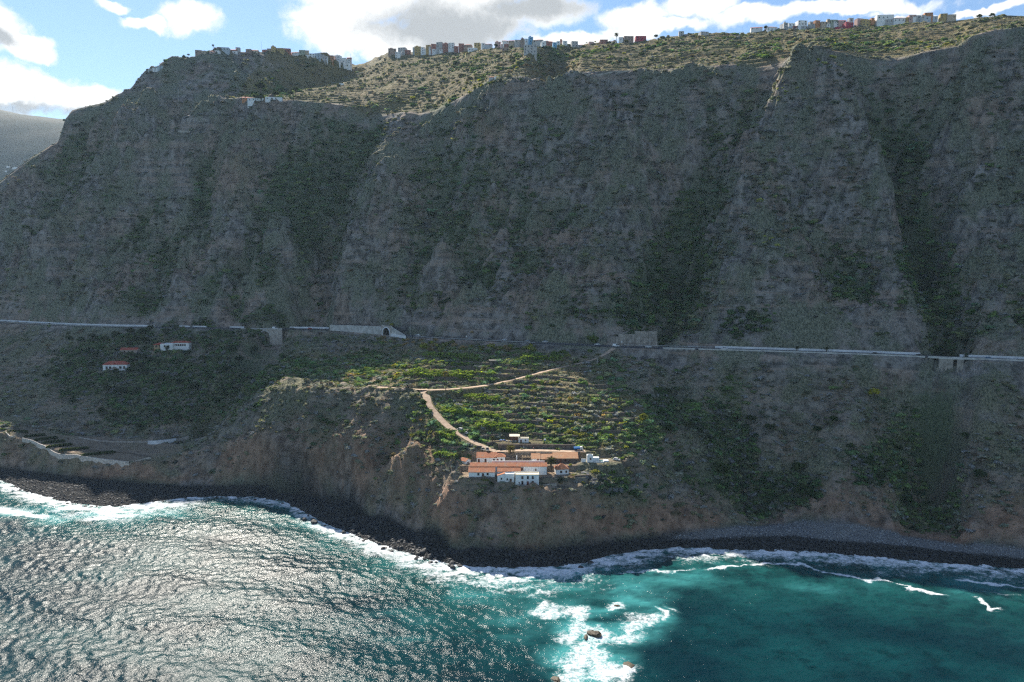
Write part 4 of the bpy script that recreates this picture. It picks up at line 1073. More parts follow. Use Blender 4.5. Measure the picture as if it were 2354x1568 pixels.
for a_, b_, lab in ((960, 1240, 'galvanised guard rail on the highway above the banana terraces'), (1430, 1640, 'galvanised guard rail behind the highway turn-off'), (-60, 380, 'galvanised guard rail on the near side of the highway, far left')):
    e = empty('guard_rail', tuple(along(a_, b_)[0])); tag(e, lab, 'guard rail', 'guard rails along the highway')
    pth = along(a_, b_) - np.array(e.location); off = -5.9 if a_ == 1430 else 5.9
    A = offset_path(pth, off); mb = MB()
    for i in range(len(A) - 1):
        p, q_ = A[i], A[i + 1]; mb.hexa([(p[0], p[1] - .04, p[2] + .5), (q_[0], q_[1] - .04, q_[2] + .5), (q_[0], q_[1] + .04, q_[2] + .5), (p[0], p[1] + .04, p[2] + .5)], [(p[0], p[1] - .04, p[2] + .85), (q_[0], q_[1] - .04, q_[2] + .85), (q_[0], q_[1] + .04, q_[2] + .85), (p[0], p[1] + .04, p[2] + .85)])
    mb.build('rail', METAL, e)
    for i in range(0, len(A), 3): MB().box(A[i][0] - .07, A[i][0] + .07, A[i][1] + .05, A[i][1] + .17, -0.2, 0.8).build('post', METAL, e)

def arch_wall(W, H, r, spring, T, n=14):
    """wall W wide, H high, with a round-headed opening"""
    mb = MB(); inner = [(-r, 0)] + [(r * math.cos(math.pi - math.pi * i / n), spring + r * math.sin(math.pi * i / n)) for i in range(n + 1)] + [(r, 0)]
    outer = [(-W / 2, 0)] + [(-W / 2 + W * i / n, H) for i in range(n + 1)] + [(W / 2, 0)]
    k = len(inner)
    vs = [(x, -T / 2, z) for x, z in inner] + [(x, -T / 2, z) for x, z in outer] + [(x, T / 2, z) for x, z in inner] + [(x, T / 2, z) for x, z in outer]
    fs = []
    for i in range(k - 1):
        fs += [(i, i + 1, k + i + 1, k + i), (2 * k + i + 1, 2 * k + i, 3 * k + i, 3 * k + i + 1), (i + 1, i, 2 * k + i, 2 * k + i + 1), (k + i, k + i + 1, 3 * k + i + 1, 3 * k + i)]
    mb.add(vs, fs); return mb
def hw_at(dx):
    P = along(-200, 2600); c = CX + FPX * P[:, 0] / (P[:, 1] * CP - (ROAD_Z - CAM_H) * SP)
    i = int(np.argmin(np.abs(c - dx))); t = P[min(i + 1, len(P) - 1)] - P[max(i - 1, 0)]
    return P[i], math.atan2(t[1], t[0])
# stone arch bridge
c_, a_ = hw_at(617)
e = empty('arch_bridge', (c_[0] + 5.6 * math.sin(a_), c_[1] - 5.6 * math.cos(a_), ROAD_Z - 15), a_); tag(e, 'stone arch bridge carrying the highway over the left ravine', 'bridge')
arch_wall(34, 14.9, 4.6, 8.6, 1.2).build('spandrel_wall', STONE_PALE, e)
rg = MB()
for i in range(16):
    t0, t1 = math.pi * i / 16, math.pi * (i + 1) / 16 - .03
    P4 = [(-rr * math.cos(t), 8.6 + rr * math.sin(t)) for rr, t in ((4.6, t0), (5.4, t0), (5.4, t1), (4.6, t1))]
    MB().extrude(P4, -0.72, -0.5).build('arch_stone', CONC, e)
MB().box(-17, 17, -0.75, 0.75, 14.92, 15.2).build('coping', CONC, e)
BLOCKC = plain('weathered_block', (0.31, 0.27, 0.23), 0.95, 0.25, 0.3, 0.3, detail=8)
LINING_SHADE = plain('shade_lining', (0.05, 0.05, 0.05), 0.95, 0.2, 0.5)  # tunnel darkness put into the colour of the lining and its end wall
# concrete culvert, right
c_, a_ = hw_at(2182)
e = empty('culvert', (c_[0] + 5.7 * math.sin(a_), c_[1] - 5.7 * math.cos(a_), ROAD_Z - 13), a_); tag(e, 'concrete culvert with a dark slot under the highway at the right', 'culvert')
MB().box(-7.2, 1.1, -.5, 3, 2.5, 12.3).build('pier', BLOCKC, e); MB().box(3.3, 7.0, -.5, 3, 2.5, 12.3).build('pier', BLOCKC, e)
MB().box(-7.6, 7.4, -.7, 6, 12.304, 12.95).build('deck', CONC, e)
# tunnel gallery
pth = along(764, 893)
hgt = np.linspace(5.0, 7.0, len(pth)); low_ = np.linspace(-1.0, -3.2, len(pth))
e = empty('tunnel_gallery', tuple(pth[0])); tag(e, 'long pale concrete wall of the tunnel gallery with white-rimmed arched portal', 'tunnel')
rel = pth - np.array(e.location); A = offset_path(rel, 6.2); npan = 14
def strip_panel(A, i0, i1, z0, z1, T=.5):
    mb = MB(); a, b_ = A[i0], A[i1]
    d = (b_ - a)[:2] / (np.linalg.norm((b_ - a)[:2]) + 1e-9); nn = np.array([d[1], -d[0]]) * T
    g = d * 0.06
    lo = [(a[0] + g[0], a[1] + g[1], z0[i0]), (b_[0] - g[0], b_[1] - g[1], z0[i1]), (b_[0] - g[0] - nn[0], b_[1] - g[1] - nn[1], z0[i1]), (a[0] + g[0] - nn[0], a[1] + g[1] - nn[1], z0[i0])]
    hi = [(lo[0][0], lo[0][1], z1[i0]), (lo[1][0], lo[1][1], z1[i1]), (lo[2][0], lo[2][1], z1[i1]), (lo[3][0], lo[3][1], z1[i0])]
    return mb.hexa(lo, hi)
ii = np.linspace(0, len(A) - 1, npan + 1).astype(int)
for k in range(npan):
    if ii[k + 1] > ii[k]: strip_panel(A, ii[k], ii[k + 1], low_, hgt).build('panel', CONC, e)
B_ = offset_path(rel, 5.9); C_ = offset_path(rel, -9.0); mb = MB(); n = len(rel)
mb.add([(*p[:2], h - .15) for p, h in zip(B_, hgt)] + [(*p[:2], h - .15) for p, h in zip(C_, hgt)], [(i, i + 1, n + i + 1, n + i) for i in range(n - 1)])
mb.build('roof', STONE, e)
pe, ang = A[-1], math.atan2(*(A[-1] - A[-3])[[1, 0]])
pa = ang - 0.12
def portal(mb, name, mat, dx=0.0, dy=0.0, dz=0.0):
    o = mb.build(name, mat, e); o.location = (pe[0] + 7.4 * math.cos(pa) + dx, pe[1] + 7.4 * math.sin(pa) + dy, dz); o.rotation_euler = (0, 0, pa); return o
portal(arch_wall(14.6, 9.0, 5.1, 1.8, .8), 'portal_wall', STONE_PALE, dz=-.6)
rim_ = MB()
for i in range(18):
    t0, t1 = math.pi * i / 18, math.pi * (i + 1) / 18
    P4 = [(-rr * math.cos(t), 1.8 + rr * math.sin(t)) for rr, t in ((5.1, t0), (6.1, t0), (6.1, t1), (5.1, t1))]
    rim_.extrude(P4, -.75, -.42)
rim_.box(-6.1, -5.1, -.75, -.42, -.6, 1.8).box(5.1, 6.1, -.75, -.42, -.6, 1.8)
portal(rim_, 'portal_rim', CONC_W, dz=-.6)
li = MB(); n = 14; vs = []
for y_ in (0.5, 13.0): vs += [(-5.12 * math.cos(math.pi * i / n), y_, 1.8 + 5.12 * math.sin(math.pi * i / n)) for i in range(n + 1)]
li.add(vs, [(i, i + 1, n + 2 + i, n + 1 + i) for i in range(n)] + [tuple(range(n + 1, 2 * n + 2))]); portal(li, 'lining', LINING_SHADE, dz=-.6)
wg = MB().add([(7.35, -.3, -.8), (28, -1.5, -.8), (28, -1.5, 1.6), (7.35, -.3, 7.6), (7.35, .3, -.8), (28, -.9, -.8), (28, -.9, 1.6), (7.35, .3, 7.6)], [(0, 1, 2, 3), (7, 6, 5, 4), (3, 2, 6, 7), (1, 5, 6, 2), (0, 3, 7, 4)])
portal(wg, 'wing_wall', CONC)
portal(MB().hexa([(7.4, -.75, -.8), (29, -2.1, -.8), (29, -1.7, -.8), (7.4, -.35, -.8)], [(7.4, -.75, 1.7), (29, -2.1, 1.2), (29, -1.7, 1.2), (7.4, -.35, 1.7)]), 'white_barrier', CONC_W)
# stepped retaining wall of concrete blocks behind the turn-off
e = empty('retaining_wall', tuple(hw_at(1385)[0])); tag(e, 'stepped concrete block retaining wall behind the highway turn-off', 'retaining wall', None, 'thing')
pth = along(1386, 1511); A = offset_path(pth - np.array(e.location), -6.6); nb = 12
ii = np.linspace(0, len(A) - 1, nb + 1).astype(int)
for k in range(nb):
    for row in range(5):
        top = (2.6 + 1.1 * row + .0)
        if row >= 3 and k < 3: continue
        if row >= 4 and k < 7: continue
        if ii[k + 1] > ii[k]:
            z0_ = np.full(len(A), -.5 + 2.35 * row); o = strip_panel(A + np.array([0, 0.35 * row, 0]), ii[k], ii[k + 1], z0_, z0_ + 2.28, .8).build('block', BLOCKC, e)
# retaining wall under the road, far left
pth = along(88, 168); run_wall('retaining_wall', 'pale streaked retaining wall under the highway, far left', 'retaining wall', pth, 6.3, np.full(len(pth), -7.5), -0.55, .8, STONE_PALE)
pth = along(1525, 1600); run_wall('retaining_wall', 'small concrete retaining wall under the highway right of the turn-off', 'retaining wall', pth, 6.4, -4.0, -0.55, .8, CONC)

# ------------------------------------------------------------------ farm terraces: one wall for each step
Lv_g = to_grid(Lv, -1); tm_g = to_grid(tm, 0); dtr_g = to_grid(d_tr, 99)
soil_g = to_grid(soil, 0)
walls = []
for lev in range(int(38 / STEP), int(96 / STEP)):
    cur = []
    for ix in range(0, len(gx), 2):
        if abs(gx[ix]) > 215: continue
        colL = Lv_g[:, ix]; ok = (colL > lev + 0.90) & (gy > 380)
        j = int(np.argmax(ok)); good = ok.any() and j > 0 and tm_g[j, ix] > 0.8 and dtr_g[j, ix] > 4.0 and gy[j] < 570 and soil_g[j, ix] < .3 and vnoise(np.float32([gx[ix] / 17.0]), np.float32([lev * 7.3]), 9)[0] < (.62 if gx[ix] < 30 else .46)
        if good:
            y0_ = gy[j - 1] + (lev + 0.90 - colL[j - 1]) / max(colL[j] - colL[j - 1], 1e-6) * (gy[j] - gy[j - 1])
            if cur and abs(cur[-1][1] - y0_) > 5: walls.append((lev, cur)); cur = []
            cur.append((gx[ix], y0_))
        elif cur: walls.append((lev, cur)); cur = []
    if cur: walls.append((lev, cur))
walls = [w_ for w_ in walls if len(w_[1]) >= 7]
ORD = ['first', 'second', 'third', 'fourth', 'fifth', 'sixth', 'seventh', 'eighth', 'ninth', 'tenth', 'eleventh', 'twelfth', 'thirteenth', 'fourteenth', 'fifteenth', 'sixteenth', 'seventeenth', 'eighteenth', 'nineteenth', 'twentieth']
levs = sorted({w_[0] for w_ in walls})
def ordinal(i):
    return ORD[i] if i < 20 else '%d%s' % (i + 1, {1: 'st', 2: 'nd', 3: 'rd'}.get((i + 1) % 10, 'th'))
for lev in levs:
    runs = sorted([w_[1] for w_ in walls if w_[0] == lev], key=lambda c: c[0][0])
    for k, cur in enumerate(runs):
        P = np.array([(x, y - .3, STEP * lev) for x, y in cur])
        for _ in range(3): P[1:-1, 1] = .25 * P[:-2, 1] + .5 * P[1:-1, 1] + .25 * P[2:, 1]
        tz = STEP + .25 + .25 * fbm(P[:, 0] / 3, P[:, 1] / 3, lev, 2)
        side = '' if len(runs) == 1 else (', %s stretch from the left' % ordinal(k))
        run_wall('terrace_wall', 'dark dry-stone wall of the %s farm terrace counted uphill%s' % (ordinal(levs.index(lev)), side), 'stone wall', P, 0.0, STEP * .2, tz, .6, STONE, 'dry-stone terrace walls above the farm')
# ------------------------------------------------------------------ the farm
MPX = 0.0472      # metres for one close-up pixel at the farm's distance
def fb(x0, x1, ybase, z):
    """front-bottom centre and width of a farm building from its close-up box"""
    a = farm(x0, ybase, z); b = farm(x1, ybase, z); return (a + b) / 2, b[0] - a[0]
def fblock(name, label, x0, x1, ybase, z, D, H, cat='house', rz=0.0, **k):
    c, W = fb(x0, x1, ybase, z)
    return block(name, label, cat, (c[0] - math.sin(rz) * D / 2 * -1 * 0 , c[1] + D / 2, z), rz, W, D, H, **k), c, W
G_FARM = 'white farm buildings on the promontory'
def W_(u, z, w=.95, h=1.15, s='f'): return (s, u, z, w, h, 'window')
def D_(u, z=0.02, w=1.0, h=2.05, s='f', kind='door'): return (s, u, z, w, h, kind)
# long main range
c_main, W_main = fb(318, 1255, 606, FZ)
yF = 409.2; DM = 6.6
block('farm_building', 'long white main range with one continuous terracotta roof', 'farm building', (c_main[0], yF + DM / 2, FZ), 0, W_main, DM, 4.9, 'gable', opens=[D_(W_main / 2 - 14.2, 2.2, 1.5, 2.0), W_(W_main / 2 - 6.3, 2.4, .7, 1.0), ('f', W_main / 2 - 4.6, 0.9, .5, .5, 'window'), ('r', 0, 2.2, .8, 1.1, 'window')], group=G_FARM, pitch=.38, base=3)
MB().box(c_main[0] - W_main * .22, c_main[0] + W_main * .48, yF + DM + .5, yF + DM + .9, FZ - 1, FZ + 6.1).build('courtyard_wall', WHITE).update_tag()
tag(bpy.data.objects['courtyard_wall'], 'long white courtyard wall behind the main range roof', 'wall', None, 'thing')
# wings in front of it
def wing(label, x0, x1, H, D, opens, pitch=.4, z=FZ, wallm=WHITE):
    c, W = fb(x0, x1, 606, z)
    return block('farm_wing', label, 'farm building', (c[0], yF - D / 2 - .02, z), 0, W, D, H, 'lean', opens=opens, group=G_FARM, pitch=pitch, base=.4, over=.3, wall=wallm)
wing('white lean-to wing with a door between two windows, left end of main range', 304, 620, 2.75, 4.6, [W_(-1.9, 1.1), D_(.75), W_(3.4, 1.1)])
wing('small white lean-to wing in the middle of the main range', 655, 808, 3.0, 3.9, [W_(-1.7, 1.3, .9, .8)])
wing('narrow white lean-to wing above the small front cottage', 816, 930, 3.1, 3.6, [W_(0.4, 1.3, .7, .8)])
# two-storey house
c3, W3 = fb(872, 1157, 712, 35.0)
block('farm_house', 'two-storey white house with flat roof and six windows in two rows', 'house', (c3[0], c3[1] + 2.6, 35.0), 0, W3, 5.2, 5.75, 'flat', rmat=CREAM, base=2,
      opens=[W_(-2.7, 3.7, .95, 1.45), W_(.35, 3.7, .95, 1.45), W_(3.1, 3.7, .95, 1.45), W_(-2.7, .7, .95, 1.6), D_(.35, .02, 1.0, 2.1, 'f', 'red'), W_(3.1, .9, .95, 1.6), ('f', -4.5, 1.2, .5, .5, 'window')], group=G_FARM)
# small front cottage beside it
c2, W2 = fb(652, 742, 672, 36.0)
block('farm_cottage', 'little white cottage with mono-pitch tile roof, left of the two-storey house', 'house', (c2[0], c2[1] + 1.8, 36.0), 0, W2, 3.6, 3.5, 'leanx', opens=[W_(.2, 1.4, .65, .95)], group=G_FARM, pitch=.3, over=.15, base=2)
c2b, W2b = fb(742, 858, 672, 36.0)
block('farm_cottage', 'little white flat-topped annex joining the cottage to the two-storey house', 'house', (c2b[0] + .05, c2b[1] + 1.8, 36.0), 0, W2b - .1, 3.6, 4.2, 'flat', rmat=WHITE, opens=[W_(-1.3, 1.0, .75, 1.0), D_(.55, .02, 1.05, 1.75)], group=G_FARM, base=2)
# house at the back left, two volumes
c4, W4 = fb(402, 642, 430, 41.0)
block('farm_house', 'white house with tiled lean-to roof and parapet behind the left courtyard', 'house', (c4[0], 424.0 + 2.5, 41.0), 0, W4, 5.0, 2.9, 'lean', opens=[D_(-W4 / 2 + 1.2), D_(-W4 / 2 + 5.2), W_(W4 / 2 - 1.5, 1.0)], group=G_FARM, pitch=.4)
c4b, W4b = fb(644, 746, 412, 41.0)
block('farm_house', 'white hip-roofed house with red door beside the left courtyard', 'house', (c4b[0] - .6, 424.6 + 2.4, 41.0), 0, W4b + 1.2, 5.6, 3.3, 'hip', opens=[D_(-1.4, .02, 1, 2.1, 'f', 'red'), W_(1.0, 1.1)], group=G_FARM, pitch=.5)
pb, Wb = fb(415, 555, 345, 44.5)
MB().box(-Wb / 2, Wb / 2, -.3, .3, -2.5, 1.1).build('parapet_wall', WHITE, None, (pb[0], 429.3, 44.0)); tag(bpy.data.objects['parapet_wall'], 'white parapet along the back of the tiled house left of the courtyard', 'wall', None, 'thing')
# leftmost hut, turned
c5 = farm(245, 478, 39.5)
block('farm_hut', 'leftmost white hut with terracotta gable roof, turned askew', 'house', (c5[0] + .3, c5[1] + 2.6, 39.5), R(-38), 5.2, 4.6, 3.1, 'gable', opens=[W_(-.6, 1.2, .7, .9), D_(0, .02, 1, 2, 'r')], group=G_FARM, pitch=.5, base=2.5)
# back range
for lab, x0, x1, yb_, H, D, wallm, opn, rt in (
        ('white cottage with faded tile roof next to the roofless ruin', 1066, 1164, 404, 2.4, 5.0, WHITE, [D_(1.2, .02, 1, 2, 'f', 'red')], TILE_OLD),
        ('stone barn with faded tile roof in the middle of the back range', 1167, 1322, 404, 2.2, 5.6, STONE, [D_(-1.5)], TILE_OLD),
        ('stone barn with the longest faded tile roof, right end of back range', 1332, 1628, 430, 2.6, 6.0, STONE, [W_(0, 1.2, .7, .7), W_(2.4, 1.2, .6, .6), D_(-3.0)], TILE_OLD)):
    c, W = fb(x0, x1, yb_, 41.0)
    block('farm_barn', lab, 'barn', (c[0], 423.6 + D / 2, 41.0), 0, W, D, H, 'lean', wallm, rt, opn, G_FARM, pitch=.36)
# roofless ruin with timber frame
c6, W6 = fb(752, 1060, 385, 41.0)
e = empty('roofless_ruin', (c6[0], 425.2, 41.0)); tag(e, 'roofless stone ruin with bare timber beams beside the courtyard palm', 'ruin')
MB().box(-W6 / 2, -W6 / 2 + 6.0, -.3, .3, -1, 2.6).build('stone_wall', STONE, e); MB().box(-W6 / 2 + 7, W6 / 2, -.3, .3, -1, 1.4).build('stone_wall', STONE, e)
MB().box(-W6 / 2, W6 / 2, 3.4, 4.0, -1, 3.0).build('stone_wall', STONE, e); MB().box(-W6 / 2 + 6.4, -W6 / 2 + 7.0, .3, 3.4, -1, 3.2).build('stone_wall', WHITE, e)
for k in range(6):
    x = W6 / 2 - .6 - k * .95; MB().box(x, x + .18, -.5, 4.0, 3.1, 3.3).build('beam', TIMBER, e)
for k in range(4):
    x = -W6 / 2 + 4.0 + k * .6; MB().box(x, x + .16, 0, 3.8, 3.05, 3.2).build('beam', TIMBER, e)
MB().box(W6 / 2 - 5.6, W6 / 2 - .2, -.6, -.35, 2.85, 3.08).build('beam', TIMBER, e)
for x in (W6 / 2 - 5.5, W6 / 2 - .4): MB().box(x, x + .2, -.55, -.35, -.5, 2.85).build('post', TIMBER, e)
MB().tube((W6 / 2 - 3.4, 1.5, 0), (W6 / 2 - 2.2, 1.5, 2.9), .09).build('strut', WOOD, e); MB().tube((W6 / 2 - 1.0, 1.5, 0), (W6 / 2 - 2.1, 1.5, 2.9), .09).build('strut', WOOD, e)
# chapel-like hut and hip-roofed house
c10, W10 = fb(1202, 1276, 455, 39.6)
block('farm_hut', 'tiny white hut with pointed tile roof behind the tall palm', 'house', (c10[0], c10[1] + 1.6, 39.6), 0, W10, 3.2, 2.4, 'hip', opens=[D_(.6, .02, .9, 1.7), W_(-.8, 1.0, .6, .6)], group=G_FARM, pitch=.55, base=2)
c11, W11 = fb(1368, 1520, 582, FZ)
block('farm_house', 'white house with steep terracotta pyramid roof, right of the tall palm', 'house', (c11[0] - .4, c11[1] + 3.6, FZ), R(8), W11, 6.4, 3.0, 'hip', opens=[W_(-.8, .9, 1.1, 1.2), W_(2.2, 1.0, .8, 1.0)], group=G_FARM, pitch=.72, base=3)
MB().box(-2.1, 2.1, -.8, .8, -2.0, .25).build('entrance_terrace', WHITE, None, (c11[0] - 1.6, c11[1] - .95, FZ - .9)); tag(bpy.data.objects['entrance_terrace'], 'small white terrace in front of the pyramid-roofed house', 'terrace', None, 'thing')
# pool house and pool
e = block('pool_house', 'small white pool house with curved parapet at the right of the farm', 'house', (*(farm(1779, 432, PZ)[:2] + np.array([0, 1.5])), PZ), 0, 3.5, 3.0, 3.7, 'flat', rmat=WHITE, opens=[W_(.3, 1.5, .7, 1.0)], base=2)
pr = MB(); n = 8
pr.extrude([(1.6 * math.cos(math.pi * i / n), 4.1 + 0.8 * math.sin(math.pi * i / n)) for i in range(n + 1)], -1.2, -.9); pr.build('curved_parapet', WHITE, e)
MB().box(1.75, 5.6, 0.3, 3.0, -1, 2.2).build('side_room', WHITE, e)
pc = farm(1885, 432, PZ)
e = empty('swimming_pool', (pc[0], pc[1], PZ)); tag(e, 'small green swimming pool with white rim beside the pool house', 'pool')
MB().box(-3.1, 3.1, -.3, .0, -1.6, .45).box(-3.1, 3.1, 3.4, 3.7, -.5, .45).box(-3.1, -2.8, 0, 3.4, -.5, .45).box(2.8, 3.1, 0, 3.4, -.5, .45).build('rim', WHITE, e)
POOLW, _nt, _b = material('pool_water'); _b.inputs['Base Color'].default_value = (0.02, 0.13, 0.13, 1); _b.inputs['Roughness'].default_value = .08
MB().box(-2.8, 2.8, 0, 3.4, -.5, .2).build('water', POOLW, e)
MB().box(3.12, 6.0, 1.0, 3.6, -.6, .7).build('sun_deck', WHITE, e)
wl = farm(1700, 430, PZ); MB().box(-1.3, 1.3, -.15, .15, -1, 1.9).build('garden_wall', WHITE, None, (wl[0], wl[1] + .3, PZ)); tag(bpy.data.objects['garden_wall'], 'short white garden wall left of the pool house', 'wall', None, 'thing')
# retaining walls of the farm platform
def fwall(label, pts, z0, z1, mat=STONE, thick=.7, name='retaining_wall'):
    P = dense([(*p[:2], 0) for p in pts], 1.5); run_wall(name, label, 'stone wall', P, 0.0, z0, z1, thick, mat, 'stone walls of the farm platform')
fwall('dark stone wall under the lean-to wing, left of the front cottage', [(farm(272, 640, FZ)[0], 404.0, 0), (farm(645, 640, FZ)[0], 403.9, 0)], 31.0, FZ + .05)
fwall('dark stone wall between two-storey house and pyramid-roofed house', [(b3r[0] + .3, 404.0, 0), (farm(1370, 640, 36)[0], 404.4, 0)], 31.5, FZ + .1)
fwall('pale-topped low wall along the cliff edge right of the two-storey house', [farm(1205, 722, 34.0), farm(1370, 700, 34.4)], 32.8, 34.9, STONE_PALE, .5)
fwall('stone wall of the bushy terrace right of the pyramid-roofed house', [farm(1590, 650, 36), farm(1790, 640, 36)], 33.5, 38.8)
fwall('long dark stone wall behind the farm lane', [farm(660, 240, 47.2), farm(900, 240, 47.2), farm(1330, 248, 47.0), farm(1600, 262, 46.4)], 45.0, 48.7)
fwall('stone wall holding the farm lane behind the barns', [(farm(640, 330, 43)[0], 430.2, 0), (farm(1650, 330, 43)[0], 430.4, 0)], 39.5, 45.9)
# sheds above the lane
sh, Wsh = fb(803, 918, 178, 48.6)
e = empty('open_shed', (sh[0], sh[1] + 1.5, 48.5)); tag(e, 'open rusty-brown shed with pale sheet roof above the farm lane', 'shed')
MB().hexa([(-Wsh / 2 - .3, -1.8, 3.2), (Wsh / 2 + .3, -1.8, 3.2), (Wsh / 2 + .3, 1.9, 3.8), (-Wsh / 2 - .3, 1.9, 3.8)], [(-Wsh / 2 - .3, -1.8, 3.32), (Wsh / 2 + .3, -1.8, 3.32), (Wsh / 2 + .3, 1.9, 3.92), (-Wsh / 2 - .3, 1.9, 3.92)]).build('roof', CREAM, e)
MB().box(-Wsh / 2, Wsh / 2, 1.5, 1.6, -1, 3.6).box(Wsh / 2 - 1.3, Wsh / 2, -1.4, -1.3, -1, 3.15).build('back_wall', RUST, e)
for x in (-Wsh / 2, -.4, Wsh / 2 - .15): MB().box(x, x + .15, -1.5, -1.35, -1, 3.2).build('post', WOOD, e)
s2, Ws2 = fb(908, 1033, 190, 48.6)
block('white_shed', 'small white shed with cream roof beside the open rusty shed', 'shed', (s2[0], s2[1] + 1.7, 48.5), 0, Ws2, 3.4, 2.3, 'flat', rmat=CREAM, opens=[D_(-1.6, .02, .9, 1.6), W_(1.2, .9, .7, .8)], base=1)
tl = farm(1231, 196, 48.6); e = empty('portable_toilet', (tl[0], tl[1] + .6, 48.55)); tag(e, 'blue portable toilet cabin above the farm lane', 'toilet')
MB().box(-.55, .55, -.55, .55, 0, 2.1).build('cabin', BLUE, e); MB().hexa([(-.6, -.6, 2.1), (.6, -.6, 2.1), (.6, .6, 2.1), (-.6, .6, 2.1)], [(-.4, -.4, 2.35), (.4, -.4, 2.35), (.4, .4, 2.35), (-.4, .4, 2.35)]).build('roof', CONC_W, e); MB().box(-.4, .4, -.6, -.555, .08, 1.95).build('door', BLUE, e)
for k, (zx, zy, s_, lab) in enumerate(((698, 172, 1.0, 'larger blue tarpaulin heap left of the open shed'), (735, 172, .8, 'smaller blue tarpaulin heap left of the open shed'))):
    p_ = farm(zx, zy, 48.6); bm = bmesh.new(); bmesh.ops.create_icosphere(bm, subdivisions=2, radius=s_)
    for v in bm.verts: v.co = Vector((v.co.x * 1.2 + random.uniform(-.1, .1), v.co.y * .8, max(-.2, v.co.z * .75 + random.uniform(-.15, .15))))
    me = bpy.data.meshes.new('tarpaulin'); bm.to_mesh(me); bm.free(); me.materials.append(BLUE); o = ob('tarpaulin', me, None, (p_[0], p_[1] + 1, 48.6)); tag(o, lab, 'tarpaulin', 'blue tarpaulins by the shed')
for k in range(7):
    p_ = farm(770 + k * 18 + random.uniform(-5, 5), 186 + random.uniform(-6, 2), 48.5); r_ = np.random.default_rng(k)
    mb = MB(); z_ = 0
    for j in range(3):
        L_ = r_.uniform(.9, 1.5); mb.box(-L_ / 2, L_ / 2, -.3 - .1 * j, .25, z_, z_ + .22); z_ += .23
    o = mb.build('timber_stack', TIMBER if k % 2 else CONC, None, (p_[0], p_[1] + .6, 48.5), r_.uniform(-.4, .4)); tag(o, 'small stack of boards and blocks in front of the open shed', 'stack', 'building materials in front of the open shed')
# stone hut on the upper terraces
hp = hit((1200 + 1057 / 1.9617) / 1.529, (1120 + 328 / 1.9617) / 1.529)
block('stone_hut', 'square dark stone hut with two openings between the banana terraces', 'hut', (hp[0], hp[1] + 2.6, hp[2]), 0, 8.6, 5.0, 4.0, 'flat', STONE, STONE_PALE, [W_(-1.1, 1.3, 1.4, 1.3), W_(1.6, 1.3, 1.4, 1.3)], base=3)
hp = hit((1200 + 1163 / 1.9617) / 1.529, (1120 + 412 / 1.9617) / 1.529)
block('stone_hut', 'small dark stone hut beside the dirt track below the banana terraces', 'hut', (hp[0], hp[1] + 1.6, hp[2]), 0, 5.0, 3.2, 2.6, 'flat', STONE, STONE, [W_(0, 1.0, .8, .8)], base=2)

# ------------------------------------------------------------------ villas, walls and hedges on the left
v = VILLA['a']
def vx(zx): return (at_y(*vpt(zx, 300), v[1]))[0]
MP = at_y(*vpt(100, 300), v[1])[0] - at_y(*vpt(99, 300), v[1])[0]
block('villa', 'upper part of white villa with red hip roof and window band under highway', 'villa', ((vx(1180) + vx(1285)) / 2, v[1] + 6.0, v[2] + 2.8), 0, 105 * MP, 6.0, 3.4, 'hip', WHITE, TILE_RED, [W_(-4.4 + 1.7 * i, 1.2, 1.1, 1.1) for i in range(6)], 'villas on the green slope, left', base=4.5, pitch=.3)
block('villa', 'white villa block on pale base below the red-roofed upper wing', 'villa', ((vx(1118) + vx(1190)) / 2, v[1] + 2.4, v[2]), 0, 72 * MP, 6.5, 4.6, 'flat', WHITE, WHITE, [W_(-1.5, 2.8, 1.0, 1.1), W_(1.6, 2.8, 1.0, 1.1), W_(0, .6, 1.0, 1.2)], 'villas on the green slope, left', base=3)
block('villa', 'tan villa wing with orange tile roof left of the white block', 'villa', ((vx(1067) + vx(1118)) / 2, v[1] + 3.4, v[2] + .5), 0, 51 * MP, 6.0, 4.0, 'hip', PAINT, TILE_RED, [W_(-1.4, 2.2, 1.1, 1.2), W_(1.3, 2.2, 1.1, 1.2)], 'villas on the green slope, left', base=3, color=(.40, .28, .15), pitch=.35)
o = MB().box(-4.0, 4.0, -.25, .25, -1.5, 1.1).build('terrace_parapet', PAINT, None, (vx(1095), v[1] - 1.0, v[2]), 0, (.55, .20, .10)); tag(o, 'orange terrace parapet below the tan villa wing', 'wall', None, 'thing')
o = MB().box(-10, 8, -.5, .5, -7, -.1).build('villa_base_wall', STONE_PALE, None, (vx(1135), v[1] - 2.2, v[2])); tag(o, 'pale stone base wall under the white villa block', 'stone wall', None, 'thing')
v = VILLA['b']
block('villa', 'lower white villa with broad red hip roof among palms', 'villa', (v[0], v[1] + 4.2, v[2]), R(5), 17.5, 7.0, 4.2, 'hip', WHITE, TILE_RED, [W_(-6.0, 1.4, 1.4, 1.5), W_(-3.4, 1.4, 1.4, 1.5), D_(.4, .02, 1.2, 2.2), W_(4.0, 1.4, 1.6, 1.5), W_(6.8, 1.4, 1.2, 1.5)], 'villas on the green slope, left', base=3, pitch=.55)
o = MB().tube((0, 0, 0), (0, 0, 2.2), .35, .3, 8).tube((0, 0, 2.2), (0, 0, 4.0), 2.6, .1, 9).build('thatched_parasol', plain('thatch', (.22, .18, .13), 1, .2, 2), None, (v[0] + .6, v[1] - 1.6, v[2])); tag(o, 'grey thatched parasol in front of the lower villa', 'parasol')
v = VILLA['c']
block('villa', 'low cottage with dark red roof between the two white villas', 'villa', (v[0] + 1.0, v[1] + 3.0, v[2]), 0, 13.0, 5.2, 2.8, 'gable', PAINT, TILE_RED, [W_(-3, .9), W_(0, .9), W_(3, .9)], 'villas on the green slope, left', base=2, color=(.42, .33, .27), pitch=.45)
